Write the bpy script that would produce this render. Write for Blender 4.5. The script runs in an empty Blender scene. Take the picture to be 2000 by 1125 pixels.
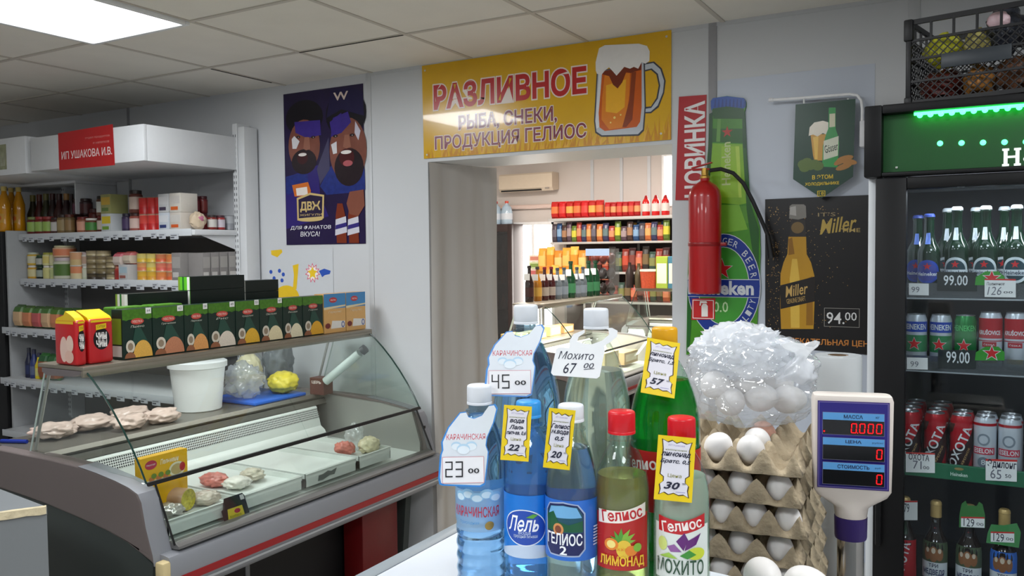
import bpy, bmesh, math, random
from mathutils import Vector, Matrix, geometry, noise
random.seed(11)
SC = bpy.context.scene
COL = SC.collection
R = math.radians

# ------------------------------------------------------------------ camera
FPX, YAW, PITCH, ROLL, CAM = 1635.3, 0.51668, 0.043184, -0.009968, Vector((0, 0, 1.6))
_f = Vector((-math.sin(YAW) * math.cos(PITCH), math.cos(YAW) * math.cos(PITCH), -math.sin(PITCH)))
_r = Vector((math.cos(YAW), math.sin(YAW), 0))
_u = _r.cross(_f)
RT = _r * math.cos(ROLL) + _u * math.sin(ROLL)
UP = -_r * math.sin(ROLL) + _u * math.cos(ROLL)
FW = _f
cam = bpy.data.objects.new('camera', bpy.data.cameras.new('camera'))
COL.objects.link(cam)
m = Matrix((RT, UP, -FW)).transposed().to_4x4()
m.translation = CAM
cam.matrix_world = m
cam.data.sensor_width = 36
cam.data.lens = FPX * 36 / 2000
cam.data.clip_start = 0.02
SC.camera = cam

# ------------------------------------------------------------------ world, lights, exposure
SC.view_settings.view_transform = 'Standard'
SC.view_settings.look = 'None'
SC.view_settings.gamma = 1
SC.view_settings.use_curve_mapping = False
SC.view_settings.exposure = 0.0
w = bpy.data.worlds.new('world')
SC.world = w
w.use_nodes = True
w.node_tree.nodes['Background'].inputs[0].default_value = (0.75, 0.85, 1, 1)
w.node_tree.nodes['Background'].inputs[1].default_value = 0.3
SC.cycles.transparent_max_bounces = 24
SC.cycles.max_bounces = 14
SC.cycles.transmission_bounces = 14
SC.cycles.sample_clamp_indirect = 6.0

def area(name, loc, size, watts, col=(1, 1, 1), rot=(0, 0, 0), sy=None):
    l = bpy.data.lights.new(name, 'AREA')
    l.energy = watts
    l.color = col
    l.size = size
    if sy:
        l.shape = 'RECTANGLE'
        l.size_y = sy
    o = bpy.data.objects.new(name, l)
    o.location = loc
    o.rotation_euler = rot
    COL.objects.link(o)
    return o
CEIL = 2.52
PANELS = [(-3.04, 1.98), (-1.24, 1.38), (0.56, 1.38), (-3.04, -0.42), (-1.24, -0.42), (0.56, -0.42)]
for (px_, py_), pw_ in zip(PANELS, (23, 16, 15, 22, 20, 20)):
    area('ceiling_lamp', (px_, py_, CEIL - 0.022), 0.56, pw_, (0.93, 0.97, 1.0))
PANELS2 = [(-4.3, 7.6), (-2.4, 5.6), (-2.4, 7.6), (-4.3, 5.6)]
for px_, py_ in PANELS2:
    area('ceiling_lamp', (px_, py_, 2.86), 0.56, 60, (1.0, 0.93, 0.85))

# ------------------------------------------------------------------ pixel helpers
def ray(x, y):
    return RT * ((x - 1000) / FPX) - UP * ((y - 562.5) / FPX) + FW
def at(x, y, **k):
    (a, v), = k.items()
    i = 'XYZ'.index(a)
    d = ray(x, y)
    return CAM + d * ((v - CAM[i]) / d[i])
def dep(x, y, z):
    return CAM + ray(x, y) * z

class Pl:
    """a flat surface: origin, two axes, normal; uv(x, y) is where the sight line of a photo pixel meets it"""
    def __init__(s, o, U, V):
        s.o, s.U, s.V = Vector(o), Vector(U).normalized(), Vector(V).normalized()
        s.N = s.U.cross(s.V).normalized()
    def uv(s, x, y):
        d = ray(x, y)
        p = CAM + d * ((s.o - CAM).dot(s.N) / d.dot(s.N)) - s.o
        return (p.dot(s.U), p.dot(s.V))
    def __call__(s, u, v, h):
        return s.o + s.U * u + s.V * v + s.N * h
class Cy:
    """a round surface about a vertical axis; u runs along the arc, a0 is the angle of u = 0"""
    def __init__(s, r, a0=-math.pi / 2, c=(0, 0)):
        s.r, s.a0, s.c = r, a0, c
        s.rf = r if callable(r) else (lambda v: r)
        s.r0 = r(0) if callable(r) else r
    def __call__(s, u, v, h):
        a = s.a0 + u / s.r0
        r = s.rf(v) + h
        return Vector((s.c[0] + r * math.cos(a), s.c[1] + r * math.sin(a), v))
WY = Pl((0, 0, 0), (1, 0, 0), (0, 0, 1))
def wall(y):
    return Pl((0, y, 0), (1, 0, 0), (0, 0, 1))

# ------------------------------------------------------------------ materials
def lin(c):
    return tuple(((x / 255) / 12.92 if x / 255 <= 0.04045 else ((x / 255 + 0.055) / 1.055) ** 2.4) for x in c) + (1,)
MC = {}
def M(name, col=None, rough=0.5, metal=0.0, trans=0.0, ior=1.45, emit=0.0, nz=0.0, ns=30.0, bump=0.0, coat=0.0, spec=None, sss=0.0):
    if name in MC:
        return MC[name]
    mt = bpy.data.materials.new(name)
    mt.use_nodes = True
    nt = mt.node_tree
    b = nt.nodes['Principled BSDF']
    c = lin(col)
    b.inputs['Base Color'].default_value = c
    b.inputs['Roughness'].default_value = rough
    b.inputs['Metallic'].default_value = metal
    b.inputs['Transmission Weight'].default_value = trans
    b.inputs['IOR'].default_value = ior
    b.inputs['Coat Weight'].default_value = coat
    if spec is not None:
        b.inputs['Specular IOR Level'].default_value = spec
    if sss:
        b.inputs['Subsurface Weight'].default_value = sss
        b.inputs['Subsurface Radius'].default_value = (0.01, 0.008, 0.006)
    if emit:
        b.inputs['Emission Color'].default_value = c
        b.inputs['Emission Strength'].default_value = emit
    if nz or bump:
        tc = nt.nodes.new('ShaderNodeTexCoord')
        n = nt.nodes.new('ShaderNodeTexNoise')
        n.inputs['Scale'].default_value = ns
        n.inputs['Detail'].default_value = 5
        nt.links.new(tc.outputs['Object'], n.inputs['Vector'])
        if nz:
            mx = nt.nodes.new('ShaderNodeMix')
            mx.data_type = 'RGBA'
            mx.inputs[6].default_value = tuple(x * (1 - nz) for x in c[:3]) + (1,)
            mx.inputs[7].default_value = tuple(min(1, x * (1 + nz)) for x in c[:3]) + (1,)
            nt.links.new(n.outputs['Fac'], mx.inputs[0])
            nt.links.new(mx.outputs[2], b.inputs['Base Color'])
        if bump:
            bp = nt.nodes.new('ShaderNodeBump')
            bp.inputs['Strength'].default_value = bump
            bp.inputs['Distance'].default_value = 0.01
            nt.links.new(n.outputs['Fac'], bp.inputs['Height'])
            nt.links.new(bp.outputs['Normal'], b.inputs['Normal'])
    MC[name] = mt
    return mt
def P(r, g, b, rough=0.45, **k):
    """plain printed / painted colour"""
    return M('paint_%d_%d_%d_%d' % (r, g, b, rough * 100), (r, g, b), rough, nz=k.pop('nz', 0.05), ns=60, **k)
def GL(name, tint=(235, 245, 240), refl=1.0, extra=0.0, ecol=(255, 255, 255), base=0.03):
    """thin clear pane: see-through, mirror-like at grazing angles, optionally a little milky"""
    if name in MC:
        return MC[name]
    mt = bpy.data.materials.new(name)
    mt.use_nodes = True
    nt = mt.node_tree
    nt.nodes.remove(nt.nodes['Principled BSDF'])
    out = nt.nodes['Material Output']
    tr = nt.nodes.new('ShaderNodeBsdfTransparent')
    tr.inputs[0].default_value = lin(tint)
    gl = nt.nodes.new('ShaderNodeBsdfGlossy')
    gl.inputs['Roughness'].default_value = 0.03
    lw = nt.nodes.new('ShaderNodeLayerWeight')
    pw = nt.nodes.new('ShaderNodeMath')
    pw.operation = 'POWER'
    pw.inputs[1].default_value = 4
    nt.links.new(lw.outputs['Facing'], pw.inputs[0])
    ma = nt.nodes.new('ShaderNodeMath')
    ma.operation = 'MULTIPLY_ADD'
    ma.inputs[1].default_value = 0.7 * refl
    ma.inputs[2].default_value = base
    nt.links.new(pw.outputs[0], ma.inputs[0])
    mx = nt.nodes.new('ShaderNodeMixShader')
    nt.links.new(ma.outputs[0], mx.inputs[0])
    src = tr
    if extra:
        df = nt.nodes.new('ShaderNodeBsdfDiffuse')
        df.inputs[0].default_value = lin(ecol)
        tl = nt.nodes.new('ShaderNodeBsdfTranslucent')
        tl.inputs[0].default_value = lin(ecol)
        m0 = nt.nodes.new('ShaderNodeMixShader')
        nt.links.new(df.outputs[0], m0.inputs[1])
        nt.links.new(tl.outputs[0], m0.inputs[2])
        m1 = nt.nodes.new('ShaderNodeMixShader')
        m1.inputs[0].default_value = extra
        nt.links.new(tr.outputs[0], m1.inputs[1])
        nt.links.new(m0.outputs[0], m1.inputs[2])
        src = m1
    nt.links.new(src.outputs[0], mx.inputs[1])
    nt.links.new(gl.outputs[0], mx.inputs[2])
    nt.links.new(mx.outputs[0], out.inputs[0])
    MC[name] = mt
    return mt

# ------------------------------------------------------------------ mesh builder
BC = {}
def bevbox(d, bev, seg):
    k = (tuple(round(x, 5) for x in d), bev, seg)
    if k not in BC:
        bm = bmesh.new()
        bmesh.ops.create_cube(bm, size=1)
        bmesh.ops.scale(bm, vec=d, verts=bm.verts)
        if bev:
            bmesh.ops.bevel(bm, geom=bm.edges[:], offset=min(bev, min(d) * 0.45), segments=seg, profile=0.5, affect='EDGES')
        bm.verts.ensure_lookup_table()
        BC[k] = ([v.co.copy() for v in bm.verts], [[v.index for v in f.verts] for f in bm.faces])
        bm.free()
    return BC[k]
class MB:
    def __init__(s):
        s.v, s.f, s.m, s.mats = [], [], [], []
    def mi(s, mat):
        if mat not in s.mats:
            s.mats.append(mat)
        return s.mats.index(mat)
    def add(s, vs, fs, mat):
        n = len(s.v)
        s.v += [tuple(p) for p in vs]
        s.f += [[i + n for i in f] for f in fs]
        k = s.mi(mat)
        s.m += [k] * len(fs)
        return s
    def box(s, lo, hi, mat, bev=0.0, seg=2):
        lo, hi = Vector(lo), Vector(hi)
        vs, fs = bevbox(hi - lo, bev, seg)
        c = (lo + hi) / 2
        return s.add([v + c for v in vs], fs, mat)
    def obox(s, c, d, mat, mt=None, bev=0.0, seg=2):
        """oriented box: centre, size, 3x3 matrix"""
        vs, fs = bevbox(Vector(d), bev, seg)
        c = Vector(c)
        mt = mt or Matrix.Identity(3)
        return s.add([mt @ v + c for v in vs], fs, mat)
    def lathe(s, prof, mat, seg=24, c=(0, 0, 0), mt=None, cap=True):
        vs, fs = [], []
        mats = mat if isinstance(mat, list) else None
        c = Vector(c)
        n = len(prof)
        for r, z in prof:
            for i in range(seg):
                a = 2 * math.pi * i / seg
                p = Vector((r * math.cos(a), r * math.sin(a), z))
                vs.append((mt @ p if mt else p) + c)
        off = len(s.v)
        s.v += [tuple(p) for p in vs]
        for j in range(n - 1):
            k = s.mi(mats[j] if mats else mat)
            for i in range(seg):
                i2 = (i + 1) % seg
                s.f.append([off + j * seg + i, off + j * seg + i2, off + (j + 1) * seg + i2, off + (j + 1) * seg + i])
                s.m.append(k)
        if cap:
            for j, mm in ((0, mats[0] if mats else mat), (n - 1, mats[-1] if mats else mat)):
                if prof[j][0] > 1e-5:
                    idx = [off + j * seg + i for i in range(seg)]
                    s.f.append(idx[::-1] if j == 0 else idx)
                    s.m.append(s.mi(mm))
        return s
    def tube(s, pts, r, mat, seg=8, closed=False):
        pts = [Vector(p) for p in pts]
        n = len(pts)
        vs, fs = [], []
        up = None
        for i, p in enumerate(pts):
            if closed:
                t = (pts[(i + 1) % n] - pts[i - 1]).normalized()
            else:
                t = (pts[min(i + 1, n - 1)] - pts[max(i - 1, 0)]).normalized()
            if up is None:
                up = Vector((0, 0, 1)) if abs(t.z) < 0.9 else Vector((1, 0, 0))
            a = t.cross(up).normalized()
            up = a.cross(t).normalized()
            rr = r[i] if isinstance(r, (list, tuple)) else r
            for k in range(seg):
                g = 2 * math.pi * k / seg
                vs.append(p + a * (rr * math.cos(g)) + up * (rr * math.sin(g)))
        for i in range(n if closed else n - 1):
            for k in range(seg):
                k2 = (k + 1) % seg
                j = (i + 1) % n
                fs.append([i * seg + k, i * seg + k2, j * seg + k2, j * seg + k])
        if not closed:
            fs.append(list(range(seg))[::-1])
            fs.append([(n - 1) * seg + k for k in range(seg)])
        return s.add(vs, fs, mat)
    def prism(s, poly, a, b, mat, axis='Y'):
        """extrude a 2-D outline between a and b along an axis (XZ outline for Y, YZ for X, XY for Z)"""
        def pt(p, t):
            return {'Y': (p[0], t, p[1]), 'X': (t, p[0], p[1]), 'Z': (p[0], p[1], t)}[axis]
        n = len(poly)
        vs = [pt(p, a) for p in poly] + [pt(p, b) for p in poly]
        fs = [[i, (i + 1) % n, (i + 1) % n + n, i + n] for i in range(n)]
        tri = geometry.tessellate_polygon([[Vector((p[0], p[1], 0)) for p in poly]])
        fs += [list(t) for t in tri] + [[i + n for i in t][::-1] for t in tri]
        return s.add(vs, fs, mat)
    def slab(s, pl, poly, h0, h1, mat):
        """outline on a Pl surface given thickness from h0 to h1 along its normal"""
        n = len(poly)
        vs = [pl(u, v, h0) for u, v in poly] + [pl(u, v, h1) for u, v in poly]
        fs = [[i, (i + 1) % n, (i + 1) % n + n, i + n] for i in range(n)]
        tri = geometry.tessellate_polygon([[Vector((p[0], p[1], 0)) for p in poly]])
        fs += [list(t) for t in tri] + [[i + n for i in t][::-1] for t in tri]
        return s.add(vs, fs, mat)
    def grid(s, fn, nu, nv, mat):
        vs = [fn(i / nu, j / nv) for j in range(nv + 1) for i in range(nu + 1)]
        fs = [[j * (nu + 1) + i, j * (nu + 1) + i + 1, (j + 1) * (nu + 1) + i + 1, (j + 1) * (nu + 1) + i] for j in range(nv) for i in range(nu)]
        return s.add(vs, fs, mat)
    def blob(s, c, d, mat, sub=3, amp=0.2, freq=3.0, seed=0, flat=None, mt=None):
        """lumpy rounded body"""
        bm = bmesh.new()
        bmesh.ops.create_icosphere(bm, subdivisions=sub, radius=1)
        off = Vector((seed * 3.1, seed * 1.7, seed * 2.3))
        vs = []
        for v in bm.verts:
            p = v.co.normalized()
            k = 1 + amp * noise.noise(p * freq + off) + amp * 0.5 * noise.noise(p * freq * 2.3 + off)
            q = Vector((p.x * k * d[0], p.y * k * d[1], p.z * k * d[2]))
            if flat is not None and q.z < -flat:
                q.z = -flat + (q.z + flat) * 0.1
            vs.append((mt @ q if mt else q) + Vector(c))
        fs = [[v.index for v in f.verts] for f in bm.faces]
        bm.free()
        return s.add(vs, fs, mat)
    def obj(s, name, parent=None, loc=None, rz=0, ang=35, smooth=True, outward=True):
        me = bpy.data.meshes.new(name)
        me.from_pydata(s.v, [], s.f)
        for x in s.mats:
            me.materials.append(x)
        me.polygons.foreach_set('material_index', s.m)
        if outward:
            bm = bmesh.new()
            bm.from_mesh(me)
            bmesh.ops.recalc_face_normals(bm, faces=bm.faces)
            bm.to_mesh(me)
            bm.free()
        if smooth:
            me.polygons.foreach_set('use_smooth', [True] * len(me.polygons))
            me.set_sharp_from_angle(angle=R(ang))
        me.update()
        o = bpy.data.objects.new(name, me)
        COL.objects.link(o)
        if parent:
            o.parent = parent
        if loc is not None:
            o.location = loc
        o.rotation_euler.z = rz
        return o

TC = {}
def text_mesh(t, bold=0.0, shear=0.0, space=1.0):
    k = (t, bold, shear, space)
    if k not in TC:
        cu = bpy.data.curves.new('lettering', 'FONT')
        cu.body = t
        cu.size = 1
        cu.offset = bold
        cu.shear = shear
        cu.space_character = space
        cu.resolution_u = 2
        o = bpy.data.objects.new('lettering', cu)
        me = o.to_mesh()
        vs = [(v.co.x, v.co.y) for v in me.vertices]
        fs = [list(p.vertices) for p in me.polygons]
        o.to_mesh_clear()
        bpy.data.objects.remove(o)
        bpy.data.curves.remove(cu)
        TC[k] = (vs, fs)
    return TC[k]
class Dec(MB):
    """printed artwork: flat shapes laid on a surface, each a hair above the one before"""
    def __init__(s, S, h=0.0003, step=0.00006, thr=None):
        super().__init__()
        s.S, s.h, s.step, s.thr = S, h, step, thr
    def px(s, *pts):
        return [s.S.uv(*p) for p in pts]
    def tris(s, pts, fs, mat, up=True):
        if up:
            s.h += s.step
        if s.thr:
            out, st = [], [[pts[i] for i in f] for f in fs for f in ([f] if len(f) == 3 else [[f[0], f[i], f[i + 1]] for i in range(1, len(f) - 1)])]
            while st:
                t = st.pop()
                e = max(range(3), key=lambda i: abs(t[i][0] - t[(i + 1) % 3][0]))
                a, b, c = t[e], t[(e + 1) % 3], t[(e + 2) % 3]
                if abs(a[0] - b[0]) > s.thr and len(out) < 6000:
                    mm = ((a[0] + b[0]) / 2, (a[1] + b[1]) / 2)
                    st += [[a, mm, c], [mm, b, c]]
                else:
                    out.append(t)
            vs = [p for t in out for p in t]
            s.add([s.S(u, v, s.h) for u, v in vs], [[i, i + 1, i + 2] for i in range(0, len(vs), 3)], mat)
        else:
            s.add([s.S(u, v, s.h) for u, v in pts], fs, mat)
        return s
    def poly(s, pts, mat):
        t = geometry.tessellate_polygon([[Vector((p[0], p[1], 0)) for p in pts]])
        return s.tris(pts, [list(x) for x in t], mat)
    def ppx(s, pts, mat):
        return s.poly([s.S.uv(*p) for p in pts], mat)
    def rect(s, u0, v0, u1, v1, mat):
        return s.tris([(u0, v0), (u1, v0), (u1, v1), (u0, v1)], [[0, 1, 2, 3]], mat)
    def frame(s, u0, v0, u1, v1, t, mat):
        s.rect(u0, v0, u1, v0 + t, mat)
        s.rect(u0, v1 - t, u1, v1, mat)
        s.rect(u0, v0, u0 + t, v1, mat)
        return s.rect(u1 - t, v0, u1, v1, mat)
    def ell(s, u, v, a, b, mat, n=28, rot=0.0, t0=0, t1=2 * math.pi):
        ca, sa = math.cos(rot), math.sin(rot)
        pts = []
        for i in range(n):
            g = t0 + (t1 - t0) * i / (n if t1 - t0 > 6.2 else n - 1)
            x, y = a * math.cos(g), b * math.sin(g)
            pts.append((u + x * ca - y * sa, v + x * sa + y * ca))
        return s.poly(pts, mat)
    def star(s, u, v, r, mat, k=0.4, n=5):
        return s.poly([(u + (r if i % 2 == 0 else r * k) * math.sin(i * math.pi / n), v + (r if i % 2 == 0 else r * k) * math.cos(i * math.pi / n)) for i in range(2 * n)], mat)
    def text(s, t, u, v, wd, ht, mat, bold=0.0, shear=0.0, rot=0.0, halo=None, fit=True, space=1.0):
        """lettering fitted into a wd x ht box centred on u, v"""
        vs0, _ = text_mesh(t, 0, shear, space)
        x0, x1 = min(p[0] for p in vs0), max(p[0] for p in vs0)
        y0, y1 = min(p[1] for p in vs0), max(p[1] for p in vs0)
        kx, ky = wd / max(1e-6, x1 - x0), ht / max(1e-6, y1 - y0)
        ca, sa = math.cos(rot), math.sin(rot)
        jobs = ([(halo[1], halo[0])] if halo else []) + [(bold, mat)]
        for bo, mm in jobs:
            vs, fs = text_mesh(t, bo, shear, space)
            pts = []
            for x, y in vs:
                a, b = (x - (x0 + x1) / 2) * kx, (y - (y0 + y1) / 2) * ky
                pts.append((u + a * ca - b * sa, v + a * sa + b * ca))
            s.h += s.step
            if bo:                                  # fattened strokes may cross each other: keep their faces apart
                h0 = s.h
                for i, f in enumerate(fs):
                    s.h = h0 + 4e-6 * (i % 17)
                    s.tris([pts[k] for k in f], [list(range(len(f)))], mm, False)
                s.h = h0
            else:
                s.tris(pts, fs, mm, False)
        return s
    def seg(s, t, u0, v0, wd, ht, mat, th=0.1):
        """bar digits, drawn between (u0, v0) and (u0 + wd, v0 + ht)"""
        B = {'0': 'abcdef', '2': 'abged', '3': 'abgcd', '4': 'fgbc', '5': 'afgcd'}
        n = len(t)
        w = wd / n * 0.72
        k = ht * th
        for i, ch in enumerate(t):
            x = u0 + wd / n * i
            h2 = ht / 2
            R_ = {'a': (x, v0 + ht - k, x + w, v0 + ht), 'g': (x, v0 + h2 - k / 2, x + w, v0 + h2 + k / 2), 'd': (x, v0, x + w, v0 + k),
                  'f': (x, v0 + h2, x + k, v0 + ht), 'b': (x + w - k, v0 + h2, x + w, v0 + ht), 'e': (x, v0, x + k, v0 + h2), 'c': (x + w - k, v0, x + w, v0 + h2)}
            for c_ in B[ch]:
                s.rect(*R_[c_], mat)
        return s
    def tpx(s, t, bl, tr, mat, **k):
        """lettering between two photo pixels (bottom left, top right)"""
        a, b = s.S.uv(*bl), s.S.uv(*tr)
        return s.text(t, (a[0] + b[0]) / 2, (a[1] + b[1]) / 2, abs(b[0] - a[0]), abs(b[1] - a[1]), mat, **k)
    def obj(s, name, parent=None, **k):
        k.setdefault('smooth', False)
        k.setdefault('outward', False)
        return super().obj(name, parent, **k)

# ------------------------------------------------------------------ things
def tag(o, label=None, cat=None, group=None, kind=None):
    if label:
        o['label'] = label
    if cat:
        o['category'] = cat
    if group:
        o['group'] = group
    if kind:
        o['kind'] = kind
    return o
def thing(name, label, cat, loc=(0, 0, 0), rz=0.0, group=None):
    o = bpy.data.objects.new(name, None)
    o.empty_display_size = 0.05
    COL.objects.link(o)
    o.location = loc
    o.rotation_euler.z = rz
    return tag(o, label, cat, group)
def struct(name, mb, **k):
    return tag(mb.obj(name, **k), kind='structure')
def merge(a, b):
    """put the shapes of builder b into builder a"""
    n = len(a.v)
    a.v += b.v
    a.f += [[i + n for i in f] for f in b.f]
    mp = [a.mi(x) for x in b.mats]
    a.m += [mp[i] for i in b.m]
    return a
KIDS = {}
def copy_tree(o, loc=None, rz=None, label=None, scale=None):
    c = o.copy()
    COL.objects.link(c)
    if loc is not None:
        c.location = loc
    if rz is not None:
        c.rotation_euler.z = rz
    if scale is not None:
        c.scale = scale
    if label:
        c['label'] = label
    for ch in o.children:
        d = ch.copy()
        COL.objects.link(d)
        d.parent = c
        for g in ch.children:
            e = g.copy()
            COL.objects.link(e)
            e.parent = d
    return c
ORD = ['first', 'second', 'third', 'fourth', 'fifth', 'sixth', 'seventh', 'eighth', 'ninth', 'tenth', 'eleventh', 'twelfth', 'thirteenth', 'fourteenth', 'fifteenth', 'sixteenth', 'seventeenth', 'eighteenth', 'nineteenth', 'twentieth', 'twenty-first', 'twenty-second', 'twenty-third', 'twenty-fourth', 'twenty-fifth', 'twenty-sixth', 'twenty-seventh', 'twenty-eighth']
def cr(x0, y0, k):
    """coordinates read off an enlarged detail of the photograph"""
    return lambda x, y: (x0 + x / k, y0 + y / k)
WHITE = P(232, 232, 232)
BLACK = P(14, 14, 16)
PAPER = P(238, 238, 236, 0.6)
INK = P(22, 22, 30, 0.6)
STEEL = M('brushed_steel', (178, 178, 174), 0.42, metal=0.7, nz=0.06, ns=8)
GREYP = M('grey_plastic', (128, 130, 134), 0.45, nz=0.04)

# ================================================================== the setting
WALLM = M('white_wall_panel', (205, 207, 210), 0.38, nz=0.03, ns=3)
WALL2 = M('pinkish_wall_panel', (205, 196, 190), 0.5, nz=0.03, ns=3)
CEILM = M('ceiling_tile', (230, 226, 217), 0.85, nz=0.06, ns=5, bump=0.15)
CEIL2M = M('white_ceiling_board', (225, 222, 218), 0.7, nz=0.03, ns=4)
FLOORM = M('grey_floor_tile', (176, 172, 164), 0.4, nz=0.12, ns=4)
TRIMM = M('white_joint_strip', (198, 200, 203), 0.4, nz=0.03)
TRIMG = M('grey_joint_strip', (158, 158, 162), 0.45, nz=0.03)
XL, XR, YF, YB, YB2, YE = -6.3, 2.0, -2.5, 3.4, 3.77, 9.6
struct('floor', MB().box((XL, YF, -0.1), (XR, YE, 0), FLOORM))
struct('ceiling', MB().box((XL, YF, CEIL), (XR, YB, CEIL + 0.05), CEILM))
struct('ceiling', MB().box((XL, YB2, 2.9), (XR, YE, 2.95), CEIL2M))
b = MB()
b.box((XL, YB, 0), (-2.40, YB2, 2.95), WALLM)
b.box((-1.155, YB, 0), (XR, YB2, 2.95), WALLM)
b.box((-2.40, YB, 2.045), (-1.155, YB2, 2.95), WALLM)
struct('wall_back', b)
struct('wall_left', MB().box((XL - 0.1, YF, 0), (XL, YE, 2.95), WALLM))
struct('wall_right', MB().box((XR, YF, 0), (XR + 0.1, YE, 2.95), WALLM))
struct('wall_front', MB().box((XL, YF - 0.1, 0), (XR, YF, 2.95), WALLM))
b = MB()
WX0, WX1, WZ0, WZ1 = -5.46, -4.83, 0.6, 1.985       # the bright window in the far wall
b.box((XL, YE, 0), (WX0, YE + 0.12, 2.95), WALL2)
b.box((WX1, YE, 0), (XR, YE + 0.12, 2.95), WALL2)
b.box((WX0, YE, WZ1), (WX1, YE + 0.12, 2.95), WALL2)
b.box((WX0, YE, 0), (WX1, YE + 0.12, WZ0), WALL2)
struct('wall_far', b)
b = MB()                                            # ceiling grid bars
GM = M('ceiling_grid_bar', (196, 190, 180), 0.6, nz=0.05)
for i in range(-5, 9):
    x = -3.34 + 0.6 * i
    if XL < x < XR:
        b.box((x - 0.009, YF, CEIL - 0.004), (x + 0.009, YB, CEIL + 0.002), GM)
for i in range(-7, 2):
    y = 2.28 + 0.6 * i
    if YF < y < YB:
        b.box((XL, y - 0.009, CEIL - 0.0045), (XR, y + 0.009, CEIL + 0.0015), GM)
GAP = M('tile_gap', (34, 32, 30), 0.9)
b.box((-2.735, 2.874, CEIL - 0.006), (-2.15, 2.882, CEIL), GAP)
b.box((-3.345, 2.90, CEIL - 0.006), (-3.337, 3.30, CEIL), GAP)
struct('trim_1', b)
for k, (x, wd, mm) in enumerate(((-4.67, 0.022, TRIMG), (-2.762, 0.03, TRIMM), (-0.982, 0.034, TRIMG))):
    struct('trim_%d' % (k + 2), MB().box((x - wd / 2, YB - 0.005, 0), (x + wd / 2, YB + 0.01, CEIL), mm, 0.002))
struct('trim_9', MB().box((-0.962, YB - 0.002, 0.4), (-0.372, YB + 0.01, 2.285), M('pale_blue_wall_sheet', (196, 203, 216), 0.35, nz=0.02, ns=3)))
struct('trim_10', MB().box((-0.262, YB - 0.004, 0), (-0.222, YB + 0.01, CEIL), TRIMM, 0.002))
struct('trim_5', MB().box((-2.76, YB - 0.004, CEIL - 0.016), (XR, YB + 0.01, CEIL), TRIMM))
for k, x in enumerate((-4.29, -3.9, -3.545)):
    struct('trim_%d' % (k + 6), MB().box((x - 0.02, YE - 0.012, 0), (x + 0.02, YE + 0.01, 2.9), TRIMM))
wn = thing('window_1', None, None, ((WX0 + WX1) / 2, YE, WZ0))
wn['kind'] = 'structure'
b = MB()
hw, hh = (WX1 - WX0) / 2, WZ1 - WZ0
for lo, hi in (((-hw, 0, 0), (-hw + 0.04, 0.1, hh)), ((hw - 0.04, 0, 0), (hw, 0.1, hh)), ((-hw, 0, hh - 0.04), (hw, 0.1, hh)), ((-hw, 0, 0), (hw, 0.1, 0.04)), ((-0.02, 0.02, 0), (0.02, 0.08, hh))):
    b.box(lo, hi, P(240, 240, 240), 0.004)
b.obj('window_frame', wn)
MB().box((-hw + 0.03, 0.05, 0.03), (hw - 0.03, 0.056, hh - 0.03), M('daylit_window_glass', (255, 250, 245), 0.3, emit=9)).obj('window_pane', wn)

wn = thing('window_2', None, None, (-3.16, YE - 0.02, 2.12))
wn['kind'] = 'structure'
b = MB()
for lo, hi in (((-0.22, -0.01, 0), (-0.19, 0.019, 0.62)), ((0.19, -0.01, 0), (0.22, 0.019, 0.62)), ((-0.19, -0.01, 0.59), (0.19, 0.019, 0.62)), ((-0.19, -0.01, 0), (0.19, 0.019, 0.03))):
    b.box(lo, hi, P(240, 240, 240), 0.003)
b.obj('window_frame', wn)
MB().box((-0.192, 0.0, 0.028), (0.192, 0.006, 0.592), M('daylit_window_glass', (255, 250, 245), 0.3, emit=9)).obj('window_pane', wn)

# ceiling lamps
LAMPW = M('lit_lamp_diffuser', (250, 252, 255), 0.4, emit=5)
def ceiling_lamp(x, y, z, label, grp):
    t = thing('ceiling_lamp', label, 'lamp', (x, y, z), group=grp)
    b = MB()
    for lo, hi in (((-0.3, -0.3, -0.018), (0.3, -0.28, 0)), ((-0.3, 0.28, -0.018), (0.3, 0.3, 0)), ((-0.3, -0.28, -0.018), (-0.28, 0.28, 0)), ((0.28, -0.28, -0.018), (0.3, 0.28, 0))):
        b.box(lo, hi, P(225, 228, 230), 0.003)
    b.obj('lamp_frame', t)
    MB().box((-0.28, -0.28, -0.012), (0.28, 0.28, -0.002), LAMPW, 0.004).obj('diffuser', t)
    return t
LB = ['lit square ceiling lamp above the deli case', 'ceiling lamp over the passage end of the room, right of the deli case', 'ceiling lamp over the drinks fridge corner', 'ceiling lamp behind the viewer on the rack side', 'ceiling lamp behind the viewer over the counter', 'ceiling lamp behind the viewer on the fridge side']
for (x, y), l in zip(PANELS, LB):
    ceiling_lamp(x, y, CEIL - 0.001, l, 'ceiling lamps')
LB2 = ['ceiling lamp in the next room near its far shelves, left one', 'ceiling lamp in the next room nearer the passage, right one', 'ceiling lamp in the next room near its far shelves, right one', 'ceiling lamp in the next room nearer the passage, left one']
for (x, y), l in zip(PANELS2, LB2):
    ceiling_lamp(x, y, 2.899, l, 'ceiling lamps in the next room')

# ================================================================== on the back wall
YW = 3.398
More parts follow.
